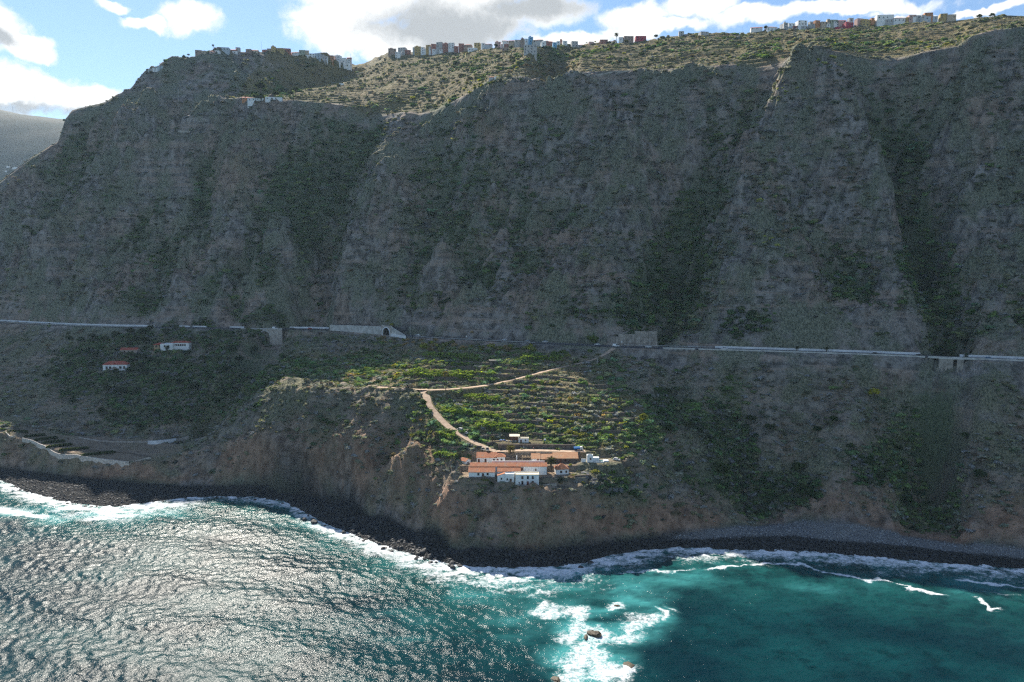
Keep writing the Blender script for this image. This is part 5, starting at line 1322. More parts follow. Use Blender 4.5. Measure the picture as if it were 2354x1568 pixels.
for o_ in [o_ for o_ in COL.objects if o_.name.startswith('villa') and o_.type == 'EMPTY']: o_.scale = (1.18, 1.18, 1.3)
def gwall(label, zpts, h, mat, thick=.6, cat='stone wall', up=0.0, name='field_wall', fn=vpt):
    P = dense([hit(*fn(*p)) for p in zpts], 2.0); zz = np.array([ground(a, b) for a, b in P[:, :2]])
    for _ in range(10): zz[1:-1] = .25 * zz[:-2] + .5 * zz[1:-1] + .25 * zz[2:]
    P[:, 2] = zz; return run_wall(name, label, cat, P, 0.0, -h - .6, up, thick, mat)
WALLP = stone_material('sea_wall_stone', (0.45, 0.40, 0.35), (0.66, 0.60, 0.54), 0.8)
gwall('long pale stone sea wall of the field, bottom left', [(155, 928), (220, 932), (300, 968), (350, 1018), (420, 1040), (600, 1064), (760, 1082), (890, 1086)], 2.2, WALLP, up=2.4)
gwall('short pale wall stub above the left end of the field', [(42, 872), (55, 885), (70, 905)], 1.2, STONE_PALE, up=1.2)
gwall('crumbling end of the sea wall curving up to the ravine mouth', [(895, 1086), (960, 1060), (1040, 1045)], .8, STONE_PALE, up=1.2)
gwall('low grey wall at the back of the field', [(545, 905), (700, 930), (900, 935), (1015, 935)], 1.4, STONE_PALE, up=1.0)
gwall('white wall with a small door at the back of the field', [(1020, 945), (1110, 943), (1215, 930)], 1.0, CONC_W, up=2.6, cat='wall')
gwall('pale wall climbing from the white wall to the ravine', [(1220, 928), (1260, 912), (1300, 905)], 1.0, STONE_PALE, up=1.8)
gwall('pale curving path wall beside the upper villa', [(1160, 355), (1220, 340), (1280, 318), (1322, 295)], 1.2, STONE_PALE, up=.5)
gwall('pale driveway edge between the villas', [(640, 320), (740, 318), (840, 322), (960, 328)], .8, CONC, up=.3)
gwall('dark stone wall in the middle of the field', [(560, 985), (760, 1000), (900, 1010), (1040, 1030)], .8, STONE, up=.7)
# ridge-top boundary line and small walls up high
def dpt(a, b): return (a, b)
gwall('thin pale wall along the cliff rim, centre', [(1180, 172), (1300, 172), (1400, 168), (1500, 163)], .6, STONE_PALE, up=.8, fn=dpt, name='rim_wall')
gwall('pale ledge path wall high on the left cliff face', [(310, 296), (350, 299), (400, 300), (445, 302)], .8, STONE_PALE, up=.6, fn=dpt, name='ledge_wall')
# hedge rows in the field
HEDGE_M = crown_mesh('hedge_row', 55, 420, 0.13, LEAF, centers=[(-.95 + .19 * i, random.uniform(-.04, .04), .30, .26) for i in range(11)], flat=.9)
for k, (x0, y0, x1, y1) in enumerate(((60, 850, 180, 868), (180, 895, 300, 888), (250, 920, 382, 908), (310, 940, 432, 930), (335, 972, 480, 955), (428, 1002, 595, 982), (585, 1030, 770, 1010))):
    a = hit(*vpt(x0, y0)); b = hit(*vpt(x1, y1)); c = (a + b) / 2
    o = ob('hedge', HEDGE_M, None, (c[0], c[1], ground(c[0], c[1]) - .3), math.atan2(b[1] - a[1], b[0] - a[0])); L_ = np.linalg.norm((b - a)[:2]) / 2
    o.scale = (L_ * 1.05, 5.0, 4.0); o.color = (.06, .085, .03, 1); tag(o, 'clipped green hedge, %s row from the left in the walled field' % ordinal(k), 'hedge', 'hedge rows in the walled field')

# ------------------------------------------------------------------ villages on the ridge
PALET = dict(w=(.86, .86, .84), g=(.50, .49, .47), t=(.55, .45, .33), o=(.52, .34, .12), r=(.38, .17, .13), b=(.16, .42, .66), c=(.42, .06, .09), p=(.60, .40, .34), y=(.50, .36, .14), n=(.38, .28, .22), l=(.50, .56, .60), e=(.36, .40, .30), a=(.52, .24, .11))
CNAME = dict(w='white', g='grey', t='tan', o='orange', r='dark red', b='bright blue', c='crimson', p='pink', y='ochre', n='brown', l='pale blue', e='grey-green', a='rust-orange')
VIL = {}
def vdata(key, ox, oy, sc, txt):
    for q_ in txt.split(';'):
        q_ = q_.strip()
        if not q_: continue
        x0, x1, yt, yb_, cc, rf = q_.split(',')
        VIL.setdefault(key, []).append(((ox + float(x0) / sc) / 1.529, (ox + float(x1) / sc) / 1.529, (oy + float(yt) / sc) / 1.529, (oy + float(yb_) / sc) / 1.529, cc.strip(), rf.strip()))
vdata('left', 0, 0, 2.6133, "1360,1400,630,668,g,f; 1400,1452,620,662,w,f; 1445,1496,603,645,l,f")
vdata('left', 660, 120, 3.923, "95,185,218,275,n,f; 185,250,228,272,t,f; 290,400,215,265,p,t; 370,432,226,260,w,f; 395,560,180,228,l,f; 560,660,196,245,r,t; 655,715,182,222,g,f; 610,680,235,270,w,f; 800,872,205,250,n,f; 870,960,222,250,t,t; 1025,1092,215,242,r,f; 1090,1150,200,230,n,f; 1205,1322,190,248,y,f; 1146,1208,165,245,y,f; 1320,1410,196,248,r,f; 1425,1527,232,278,w,t; 1530,1612,218,268,e,f; 1612,1666,224,268,t,f; 1612,1668,290,318,w,f; 1668,1750,265,320,w,f; 1745,1842,256,356,l,f; 1842,1900,290,372,g,f; 1892,1932,306,378,w,f; 1934,2005,290,352,a,f; 2012,2110,288,372,w,f; 2112,2180,325,390,w,f; 2178,2248,345,408,w,f; 2192,2250,330,350,r,t")
vdata('middle', 1340, 100, 3.923, "90,203,270,368,n,f; 196,268,316,412,w,f; 235,345,260,322,g,f; 270,325,306,374,g,f; 318,405,294,352,r,f; 432,460,256,332,l,f; 456,548,240,350,y,f; 548,606,250,352,w,f; 602,656,272,362,w,f; 616,682,226,280,o,f; 682,762,212,262,r,f; 655,730,250,306,w,f; 700,800,286,322,w,f; 763,850,185,262,g,f; 850,940,200,288,r,f; 802,916,260,318,w,t; 925,1010,192,282,w,f; 1002,1062,232,278,r,t; 1064,1140,206,258,r,f; 1142,1250,202,262,n,t; 1285,1368,196,252,y,f; 1384,1434,200,242,w,f; 1436,1530,206,242,l,t; 1190,1325,266,316,w,f; 1566,1650,182,248,p,f; 1665,1756,152,200,w,t; 1652,1776,216,262,r,f; 1664,1760,262,308,n,f; 1760,1836,152,200,t,t; 1836,1925,156,204,g,f; 1926,1974,135,200,n,f; 1976,2026,140,198,w,f; 2027,2096,113,195,b,f; 2098,2240,134,194,g,t; 2088,2196,156,234,y,f; 1968,2150,216,342,g,f; 2202,2270,186,262,w,f; 2272,2354,166,208,r,t")
vdata('middle', 1900, 80, 3.923, "42,110,246,304,w,f; 112,166,246,292,r,t; 167,220,263,364,b,f; 216,270,250,322,w,f; 272,300,228,264,r,f; 302,366,246,318,w,f; 422,512,249,338,g,f; 513,610,286,338,g,t; 664,734,262,294,p,f; 818,930,230,292,r,f; 982,1046,240,284,w,t; 1080,1144,196,252,w,f; 1146,1282,182,244,n,f; 1310,1458,180,242,c,f; 1908,1982,114,184,g,f; 1986,2040,160,180,n,f; 2197,2316,120,184,g,f")
vdata('right', 2600, 20, 5.885, "248,485,425,498,w,t; 560,780,400,520,w,t; 858,906,378,455,l,f; 908,1000,342,510,g,f; 1002,1150,362,432,w,f; 1004,1095,432,508,l,f; 1197,1395,302,404,w,f; 1097,1180,422,478,r,f; 1182,1270,412,474,n,f; 1272,1420,424,474,g,f; 1442,1516,322,454,g,f; 1552,1665,302,380,a,f; 1518,1665,372,450,g,f; 1682,1812,332,386,t,f; 1816,1876,276,350,t,f; 1880,2030,292,356,e,f; 1812,2070,368,468,w,f; 1940,2004,336,370,w,f; 2052,2206,296,352,p,t; 2072,2180,392,446,p,f; 1982,2190,446,474,c,f; 2182,2354,342,474,c,f; 2256,2354,252,344,g,f")
vdata('right', 3000, 20, 3.923, "42,132,176,222,p,f; 97,322,190,284,y,f; 246,292,172,194,a,f; 332,560,124,188,w,f; 332,446,188,258,w,f; 446,560,186,232,g,f; 564,720,140,224,w,t; 730,764,160,196,o,f; 768,866,122,208,p,f; 868,926,132,186,g,f; 824,920,152,204,w,f; 928,1100,128,190,g,f; 990,1100,98,130,a,f; 930,1166,146,194,l,f; 1206,1300,106,178,y,f; 1300,1420,120,180,t,f")
vdata('slope', 660, 120, 3.923, "740,905,855,908,a,t; 820,1060,885,918,w,f; 1060,1290,870,902,w,f; 2080,2145,680,705,w,f")
vdata('slope', 1340, 100, 3.923, "1490,1552,680,706,g,t; 1556,1612,668,700,w,f")
def village():
    for key, lst in VIL.items():
        lst = sorted(lst, key=lambda q_: q_[0] + q_[1])
        tot = {}
        for k, (x0, x1, yt, yb_, cc, rf) in enumerate(lst):
            xc = (x0 + x1) / 2; b = (CY - yb_) / FPX; d0 = ray(xc, yb_)
            uu = d0[0] / d0[1]; yr = np.interp(uu, c_plat[0], c_plat[1]) if key != 'left' else np.interp(uu, c_top[0], c_top[1])
            p = hit(xc, yb_, 560.0, yr + 40)
            if p[1] > yr + 25: p = at_y(xc, yb_, yr + 2)
            dpth = p[1] * CP - (p[2] - CAM_H) * SP
            W = (x1 - x0) * dpth / FPX; H = (yb_ - yt) * dpth / FPX * .86; D = float(np.clip(W * .8, 5, 9))
            rh = 0.0
            roof = 'flat'
            if rf == 't': roof = 'hip' if k % 2 else 'gable'; rh = min(W, D) / 2 * .4; H = max(2.4, H - rh)
            rz = random.uniform(-.22, .22); W *= .97
            zmin = min(ground(p[0] + a * W / 2, p[1] + b_ * D / 2 + D / 2) for a in (-1, 1) for b_ in (-1, 1))
            base = float(np.clip(p[2] - zmin + 1.0, 1.0, 9.0))
            st = max(1, round(H / 3.1)); ncol = int(np.clip(W / 3.4, 1, 4)); op = []
            for s_ in range(st):
                for c in range(ncol):
                    if random.random() < .15: continue
                    ww, hh = random.choice(((1.1, 1.2), (1.3, 1.2), (.9, 1.3)))
                    op.append(('f', -W / 2 + W * (c + .5) / ncol + random.uniform(-.25, .25), s_ * H / st + H / st * .36, min(ww, W / ncol * .6), min(hh, H / st * .5), 'window'))
            tot[cc] = tot.get(cc, 0) + 1
            nth = ordinal(tot[cc] - 1)
            where = dict(left='left ridge village', middle='central ridge village', right='right ridge village', slope='sunny slope below the village')[key]
            kindw = 'tile-roofed' if rf == 't' else 'flat-roofed'
            lab = '%s %s house of %s, %s %s one from the left in the %s' % (CNAME[cc], kindw, {1: 'one storey', 2: 'two storeys', 3: 'three storeys', 4: 'four storeys'}.get(st, 'several storeys'), nth, CNAME[cc], where)
            lab = '%s %s house, %s %s from the left in the %s' % (CNAME[cc], kindw, nth, CNAME[cc], where)
            e = block('village_house', lab, 'house', (p[0], p[1] + D / 2, p[2]), rz, W, D, H, roof, PAINT, TILE_RED if rf == 't' else PAINT, op, 'houses of the %s' % where, base, .4, .3, tuple(PALET[cc]), far=True)
            if roof == 'flat' and H > 5 and k % 3 == 0:
                MB().box(-W * .3, W * .05, -D * .1, D * .35, H + .1, H + 2.3).build('stair_room', PAINT, e, color=tuple(PALET[cc]))
            if k % 4 == 1: MB().tube((W * .2, 0, H), (W * .2, 0, H + 2.8), .05, .03, 4).build('aerial', DARK, e)
village()
# ------------------------------------------------------------------ masts, poles, signs
def mast(label, dx, dyb, dyt, kind='mast', yy=None, w=.18):
    p = hit(dx, dyb) if yy is None else at_y(dx, dyb, yy); dpth = p[1] * CP - (p[2] - CAM_H) * SP; H = (dyb - dyt) * dpth / FPX
    e = empty(kind, tuple(p)); tag(e, label, 'pole' if kind != 'mast' else 'mast', kind.replace('_', ' ') + 's')
    if kind == 'mast':
        for sx, sy in ((-1, -1), (1, -1), (0, 1)): MB().tube((sx * w * 2.2, sy * w * 2.2, -1), (sx * w, sy * w, H), w * .35, w * .25, 4).build('leg', METAL, e)
        for i in range(1, 8): z_ = H * i / 8; MB().box(-w * 2, w * 2, -w * .3, w * .3, z_, z_ + w * .4).build('brace', METAL, e)
        MB().tube((0, 0, H), (0, 0, H * 1.08), .06).build('tip', METAL, e)
    else:
        MB().tube((0, 0, -.6), (0, 0, H), w, w * .6, 6).build('pole', CONC if kind == 'utility_pole' else METAL, e)
        if kind == 'utility_pole': MB().box(-.9, .9, -.07, .07, H - .6, H - .45).build('crossarm', DARK, e)
        elif kind == 'street_lamp': MB().tube((0, 0, H), (1.6, 0, H + .3), .08, .06).build('arm', METAL, e); MB().box(1.2, 2.0, -.15, .15, H + .2, H + .34).build('lamp_head', METAL, e)
        elif kind == 'road_sign': MB().tube((0, -.06, H), (0, -.12, H), .55, .55, 14).build('sign_face', CONC_W, e)
    return e
for a in ((601, 112, 96, 'tall lattice mast on the left-hand ridge village'), (806, 143, 124, 'lattice mast at the right end of the left-hand village'), (411, 233, 205, None), (155, 256, 240, None), (2158, 50, 22, None)):
    mast(a[3] or {411: 'lattice pylon on the left skyline against the cloud', 155: 'small lattice pylon on the corner of the left headland', 2158: 'tall twin-legged lattice mast between the last ridge houses'}[a[0]], a[0], a[1], a[2], 'mast')
for a in ((871, 128, 116, 'thin antenna pole left of the central village, first'), (885, 128, 112, 'thin antenna pole left of the central village, second'), (1345, 100, 84, 'lamp-topped pole on the ridge right of the blue houses'), (1411, 96, 74, 'tall thin pole beside the ridge palm'), (1706, 76, 62, 'thin pole left of the right-hand village'), (2218, 44, 36, 'short pole on the far right skyline')):
    mast(a[3], a[0], a[1], a[2], 'utility_pole', w=.14)
for dx, dyb, dyt, kd, lab in ((944, 776, 741, 'street_lamp', 'leaning lamp post right of the tunnel portal'), (962, 777, 769, 'road_sign', 'round white road sign right of the tunnel portal'), (1072, 784, 773, 'road_sign', 'white road sign on the highway above the banana rows'), (1429, 797, 786, 'road_sign', 'white sign post at the highway turn-off'), (1445, 797, 785, 'street_lamp', 'first lamp post right of the turn-off'), (1492, 800, 772, 'street_lamp', 'tall lamp post in front of the concrete block wall'),
                              (1827, 812, 794, 'street_lamp', 'lamp post at the start of the long white barrier'), (2000, 816, 796, 'street_lamp', 'lamp post in the middle of the long white barrier'), (2060, 818, 806, 'utility_pole', 'dark pole in front of the long white barrier'), (2248, 826, 806, 'utility_pole', 'pole right of the culvert'), (2335, 829, 808, 'utility_pole', 'pole at the right edge of the highway'), (68, 743, 736, 'road_sign', 'blue-white road sign on the far left highway'), (1865, 832, 822, 'utility_pole', 'white marker post below the highway'),
                              (740, 822, 804, 'utility_pole', 'utility pole on the scrub slope below the tunnel gallery'), (900 + 38, 1010, 992, 'utility_pole', 'short pole by the small terraces left of the track')):
    mast(lab, dx, dyb, dyt, kd, None, .11)
def wire(a, b, sag, label):
    a = np.array(a); b = np.array(b); mb = MB(); P = [a + (b - a) * t - np.array([0, 0, sag * 4 * t * (1 - t)]) for t in np.linspace(0, 1, 13)]
    for p, q_ in zip(P[:-1], P[1:]): mb.tube(p, q_, .035, .035, 4, False)
    tag(mb.build('power_line', DARK), label, 'cable', 'overhead cables')
q0 = hit(740, 822); q0 = q0 + [0, 0, 6.5]
wire(q0, q0 + np.array([34, 6, 2.0]), .8, 'thin cable to the right of the pole below the tunnel'); wire(q0, q0 + np.array([-15, 2, 1.0]), .5, 'thin cable to the left of the pole below the tunnel')

# ------------------------------------------------------------------ vehicles
def car_protos():
    out = {}
    for kind, L, W, H, hood, cab in (('car', 4.2, 1.75, 1.45, .9, (-.9, 1.5)), ('suv', 4.5, 1.85, 1.75, .95, (-.7, 2.0)), ('van', 5.0, 1.95, 2.1, 1.05, (-1.5, 2.35)), ('pickup', 5.0, 1.85, 1.75, .95, (-.9, .9))):
        hl, hw2 = L / 2, W / 2; parts = []
        b = MB(); z0 = .32
        prof = [(-hl, z0 + .1), (-hl, hood - .18), (-hl + .25, hood), (cab[0] - .5, hood + .04), (hl - .1, hood + .05), (hl, hood - .1), (hl, z0 + .1), (hl - .15, z0), (-hl + .15, z0)]
        b.extrude(prof, -hw2, hw2); parts.append(('body', b, CARP))
        g = MB(); x0, x1 = cab[0], min(cab[1], hl - .1); zt = H - .1
        g.hexa([(x0 - .55, -hw2 + .06, hood), (x1 + .12, -hw2 + .06, hood), (x1 + .12, hw2 - .06, hood), (x0 - .55, hw2 - .06, hood)], [(x0, -hw2 + .22, zt), (x1, -hw2 + .22, zt), (x1, hw2 - .22, zt), (x0, hw2 - .22, zt)]); parts.append(('window_band', g, GLASS))
        t = MB(); t.hexa([(x0 - .04, -hw2 + .19, zt), (x1 + .04, -hw2 + .19, zt), (x1 + .04, hw2 - .19, zt), (x0 - .04, hw2 - .19, zt)], [(x0 + .1, -hw2 + .28, H), (x1 - .05, -hw2 + .28, H), (x1 - .05, hw2 - .28, H), (x0 + .1, hw2 - .28, H)])
        for sx in (x0 + (x1 - x0) * .45,):
            for s in (-1, 1): t.hexa([(sx - .06, s * (hw2 - .05) - .03, hood), (sx + .06, s * (hw2 - .05) - .03, hood), (sx + .06, s * (hw2 - .05) + .03, hood), (sx - .06, s * (hw2 - .05) + .03, hood)], [(sx - .06, s * (hw2 - .2) - .03, zt), (sx + .06, s * (hw2 - .2) - .03, zt), (sx + .06, s * (hw2 - .2) + .03, zt), (sx - .06, s * (hw2 - .2) + .03, zt)])
        if kind == 'van':
            for s in (-1, 1): t.hexa([(x0 + 1.4, s * hw2 - .02 * s - .02, hood), (x1 + .1, s * hw2 - .02 * s - .02, hood), (x1 + .1, s * hw2 - .02 * s + .02, hood), (x0 + 1.4, s * hw2 - .02 * s + .02, hood)], [(x0 + 1.4, s * (hw2 - .2) - .02, zt), (x1, s * (hw2 - .2) - .02, zt), (x1, s * (hw2 - .2) + .02, zt), (x0 + 1.4, s * (hw2 - .2) + .02, zt)])
        parts.append(('roof', t, CARP))
        for sx in (-hl + .85, hl - .85):
            for s in (-1, 1): parts.append(('wheel', MB().tube((sx, s * (hw2 - .2), .33), (sx, s * (hw2 + .02), .33), .33, .33, 12), TYRE))
        for s in (-1, 1): parts.append(('headlight', MB().box(-hl - .02, -hl + .06, s * .62 - .17, s * .62 + .17, .58, .74), LAMP_G))
        out[kind] = []
        for nm, mb, mat in parts:
            me = bpy.data.meshes.new(nm); me.from_pydata(mb.v, [], mb.f); bm = bmesh.new(); bm.from_mesh(me); bmesh.ops.recalc_face_normals(bm, faces=bm.faces); bm.to_mesh(me); bm.free(); me.materials.append(mat); out[kind].append((nm, me))
    return out
CARS = car_protos()
def car(kind, label, loc, rz, colr, group):
    e = empty('parked_car' if 'farm' in group else 'car', loc, rz); tag(e, label, {'van': 'van', 'pickup': 'pickup'}.get(kind, 'car'), group)
    for nm, me in CARS[kind]:
        o = ob(nm, me, e); o.color = (*colr, 1)
    return e
WHT, BLK, SIL, RED, BLU, GRY, BEI = (.78, .78, .77), (.02, .02, .022), (.42, .43, .44), (.35, .03, .03), (.03, .18, .35), (.13, .135, .14), (.5, .45, .36)
HWC = 'cars on the highway'
for dx, kind, colr, lane, lab in ((955, 'car', WHT, 2.4, 'white car leaving the tunnel portal'), (1026, 'car', BLK, 2.4, 'dark car, first behind the white one right of the tunnel'), (1051, 'suv', GRY, 2.4, 'dark grey car second in the queue right of the tunnel'), (1075, 'car', SIL, 2.4, 'silver car beside the white road sign'), (1125, 'car', GRY, 2.4, 'grey car above the upper banana row'), (1158, 'car', WHT, 2.4, 'white car above the stone hut'),
                                  (1212, 'car', SIL, 2.4, 'silver car half hidden by roadside bushes'), (1250, 'car', WHT, 2.4, 'white car left of the big dark roadside shrub'), (1371, 'car', WHT, 2.4, 'white car in front of the concrete block wall'), (1419, 'van', WHT, -2.2, 'white van at the highway turn-off'), (1491, 'suv', WHT, -2.2, 'white off-roader beside the tall lamp post'), (1662, 'pickup', WHT, -2.4, 'white pickup at the start of the long barrier'), (2014, 'car', BLK, -2.4, 'dark car by the middle of the long barrier'),
                                  (2114, 'car', BLK, -2.4, 'dark car just left of the culvert'), (2268, 'car', BLU, -2.4, 'blue car right of the culvert'), (635, 'van', WHT, -2.4, 'white van crossing the stone arch bridge'), (674, 'car', BLK, -2.4, 'dark car right of the stone arch bridge'), (717, 'car', RED, -2.4, 'red car in front of the white barrier'), (43, 'car', BLK, -2.4, 'dark car at the left edge of the highway'), (117, 'car', BLK, -2.4, 'second dark car on the far left highway')):
    c_, a_ = hw_at(dx); car(kind, lab, (c_[0] - lane * math.sin(a_) * -1 * -1, c_[1] + lane * math.cos(a_), ROAD_Z + .02), a_ + (math.pi if lane < 0 else 0), colr, HWC)
def track_pose(dx, dy, path):
    p = hit(dx, dy); d = np.hypot(path[:, 0] - p[0], path[:, 1] - p[1]); i = int(np.clip(np.argmin(d), 1, len(path) - 2)); t = path[i + 1] - path[i - 1]; return p, math.atan2(t[1], t[0])
FC = 'vehicles parked at the farm'
for zx, zy, kind, colr, lab, rr in ((197, 58, 'suv', WHT, 'white estate car parked on the dirt track, upper of two', 'B'), (255, 95, 'car', WHT, 'white car parked on the dirt track, lower of two', 'B'), (305, 262, 'suv', GRY, 'dark grey off-roader on the terrace left of the track', 2.7), (437, 302, 'car', BLK, 'black car above the left courtyard house', 2.9), (527, 320, 'van', BEI, 'beige van behind the left courtyard house', 1.75), (470, 316, 'pickup', BEI, 'small beige utility car between black car and van', 2.2), (2105, 415, 'car', WHT, 'white car parked right of the swimming pool', 2.6)):
    p = hit(*zb(zx, zy)); rz = rr if rr != 'B' else track_pose(*zb(zx, zy), TRACK_B)[1]
    car(kind, lab, (p[0], p[1] + .9, max(ground(p[0], p[1] + .9), p[2] - .6) + .08), rz, colr, FC)
# blue tipper truck
p = hit(*zb(1635, 296)); e = empty('truck', (p[0], p[1] + 1.0, ground(p[0], p[1] + 1.0) + .05), .04); tag(e, 'blue tipper truck with white cab at the right end of the lane', 'truck', FC)
MB().box(-2.6, 1.1, -1.05, 1.05, 1.0, 2.1).build('tipper_bed', BLUE, e); MB().box(-2.6, 2.7, -.9, .9, .55, .95).build('chassis', DARK, e)
MB().extrude([(1.2, .6), (2.8, .6), (2.85, 1.3), (2.55, 2.3), (1.2, 2.35)], -1.0, 1.0).build('cab', CONC_W, e); MB().hexa([(2.72, -.85, 1.4), (2.87, -.85, 1.35), (2.87, .85, 1.35), (2.72, .85, 1.4)], [(2.5, -.8, 2.15), (2.63, -.8, 2.15), (2.63, .8, 2.15), (2.5, .8, 2.15)]).build('windscreen', GLASS, e)
MB().box(1.5, 2.3, -1.02, -.98, 1.45, 2.1).box(1.5, 2.3, .98, 1.02, 1.45, 2.1).build('side_window', GLASS, e)
for sx in (-1.8, 2.0):
    for s in (-1, 1): MB().tube((sx, s * .7, .45), (sx, s * 1.02, .45), .45, .45, 12).build('wheel', TYRE, e)

# ------------------------------------------------------------------ people at the farm
def person(label, loc, rz, shirt, trousers):
    me = bpy.data.meshes.new('person')
    J = dict(pel=(0, 0, .95), che=(0, .01, 1.35), nec=(0, 0, 1.5), hea=(0, -.02, 1.62), top=(0, -.02, 1.74), ls=(-.18, 0, 1.43), le=(-.26, .03, 1.15), lh=(-.24, -.12, .92), rs=(.18, 0, 1.43), re=(.27, .02, 1.16), rh=(.27, -.08, .9), lk=(-.1, -.04, .5), lf=(-.1, .02, .07), lt=(-.1, -.15, .04), rk=(.1, .02, .5), rf=(.11, .1, .07), rt=(.11, -.07, .04), lp=(-.09, 0, .88), rp=(.09, 0, .88))
    ed = [('pel', 'che'), ('che', 'nec'), ('nec', 'hea'), ('hea', 'top'), ('che', 'ls'), ('ls', 'le'), ('le', 'lh'), ('che', 'rs'), ('rs', 're'), ('re', 'rh'), ('pel', 'lp'), ('lp', 'lk'), ('lk', 'lf'), ('lf', 'lt'), ('pel', 'rp'), ('rp', 'rk'), ('rk', 'rf'), ('rf', 'rt')]
    rad = dict(pel=.15, che=.17, nec=.06, hea=.1, top=.07, ls=.075, le=.05, lh=.035, rs=.075, re=.05, rh=.035, lk=.065, lf=.05, lt=.04, rk=.065, rf=.05, rt=.04, lp=.1, rp=.1)
    K = list(J); me.from_pydata([J[k] for k in K], [(K.index(a), K.index(b)) for a, b in ed], [])
    o = bpy.data.objects.new('person_form', me); COL.objects.link(o); md = o.modifiers.new('skin', 'SKIN'); o.modifiers.new('sub', 'SUBSURF').levels = 1
    for i, k in enumerate(K): me.skin_vertices[0].data[i].radius = (rad[k], rad[k] * .85)
    me.skin_vertices[0].data[0].use_root = True
    dg = bpy.context.evaluated_depsgraph_get(); m2 = bpy.data.meshes.new_from_object(o.evaluated_get(dg)); bpy.data.objects.remove(o)
    for nm, c in (('shirt', shirt), ('trousers', trousers), ('skin', (.45, .28, .2)), ('hair', (.03, .02, .015))): m2.materials.append(plain('%s_%s' % (nm, label.split()[1]), c, .9, .1, 5))
    for f in m2.polygons:
        z_ = f.center.z; x_ = abs(f.center.x)
        f.material_index = 3 if z_ > 1.68 or (z_ > 1.58 and f.center.y > .03) else 2 if z_ > 1.49 or (x_ > .2 and z_ < 1.1 and z_ > .8) else 0 if z_ > .93 else 1
        f.use_smooth = True
    p = ob('person', m2, None, loc, rz); tag(p, label, 'person', 'people on the farm lane')
for zx, zy, lab, sh_, tr_ in ((972, 276, 'person in white shirt standing on the farm lane near the palm', (.7, .7, .7), (.05, .06, .09)), (1091, 284, 'person in pink shirt standing on the farm lane by the ruin', (.6, .3, .3), (.1, .08, .08))):
    p = hit(*zb(zx, zy)); person(lab, (p[0], p[1] + .3, ground(p[0], p[1] + .3) + .05), .5, sh_, tr_)

# ------------------------------------------------------------------ trees and plants that can be told apart
def from_lists(name, vs, fs, mat, smooth=False):
    me = bpy.data.meshes.new(name); me.from_pydata([tuple(map(float, v)) for v in vs], [], fs); me.materials.append(mat); me.update(); return me
def banana_mesh(seed):
    r = np.random.default_rng(seed); mb = MB(); mb.tube((0, 0, -.3), (0, 0, 1.5), .16, .11, 6)
    for k in range(10):
        a = k * 2.4 + r.uniform(-.3, .3); el = r.uniform(.5, 1.25); L = r.uniform(1.5, 2.2); w = r.uniform(.24, .34); p = np.array([0, 0, 1.4]); dirh = np.array([math.cos(a), math.sin(a), 0]); side = np.array([-math.sin(a), math.cos(a), 0]); vs = []
        for s in range(5):
            ww = w * (0.35, 1, 1.05, .8, .08)[s]; dp = np.array([0, 0, -.10 * ww / w])
            vs += [p - side * ww + dp, p, p + side * ww + dp]; p = p + (dirh * math.cos(el) + np.array([0, 0, math.sin(el)])) * L / 4; el -= r.uniform(.38, .62)
        fs = []
        for s in range(4): fs += [(3 * s, 3 * s + 1, 3 * s + 4, 3 * s + 3), (3 * s + 1, 3 * s + 2, 3 * s + 5, 3 * s + 4)]
        mb.add(vs, fs)
    return from_lists('banana_plant', mb.v, mb.f, LEAF)
BANANA = [banana_mesh(i) for i in range(5)]
def palm_fronds(seed, n=30, L=3.0, droop=1.0):
    r = np.random.default_rng(seed); vs, fs = [], []
    for k in range(n):
        a = 2.399 * k; el = 1.25 - 1.7 * (k / n) + r.uniform(-.12, .12); p = np.zeros(3); dh = np.array([math.cos(a), math.sin(a), 0]); sd = np.array([-math.sin(a), math.cos(a), 0]); ll = L * r.uniform(.85, 1.1)
        for s in range(7):
            d = dh * math.cos(el) + np.array([0, 0, math.sin(el)]); q_ = p + d * ll / 7; lw = (.35, .55, .62, .62, .55, .42, .25)[s] * L / 3
            for sg in (-1, 1):
                k0 = len(vs); tip = (p + q_) / 2 + sd * sg * lw + d * .3 - np.array([0, 0, .16 * lw / .6]); vs += [p, q_, tip + d * .1, tip - d * .06]; fs.append((k0, k0 + 1, k0 + 2, k0 + 3))
            p = q_; el -= droop * r.uniform(.14, .26)
    return vs, fs
PALM_CROWN = [from_lists('crown', *palm_fronds(s, 34), LEAF) for s in (1, 2, 3)]
def trunk_mesh(H, r0, r1, seed, lean=.03, n=7, segs=6):
    r = np.random.default_rng(seed); mb = MB(); p = np.array([0, 0, -.5]); dz = (H + .5) / segs
    for s in range(segs):
        q_ = p + np.array([r.normal(0, lean * dz), r.normal(0, lean * dz), dz]) if s < segs - 1 else np.array([p[0], p[1], H]); mb.tube(p, q_, r0 + (r1 - r0) * s / segs, r0 + (r1 - r0) * (s + 1) / segs, n, False); p = q_
    me = from_lists('trunk', mb.v, mb.f, BARK); return me, p
def palm(label, p, H, cr, seed, colr=(.07, .09, .035), group='palm trees', r0=.28):
    e = empty('palm_tree', tuple(p), seed * 1.3); tag(e, label, 'palm', group); tmesh, top = trunk_mesh(H, r0, r0 * .75, seed, .02); ob('trunk', tmesh, e)
    c = ob('crown', PALM_CROWN[seed % 3], e, tuple(top)); c.scale = (cr / 3,) * 3; c.color = (*colr, 1)
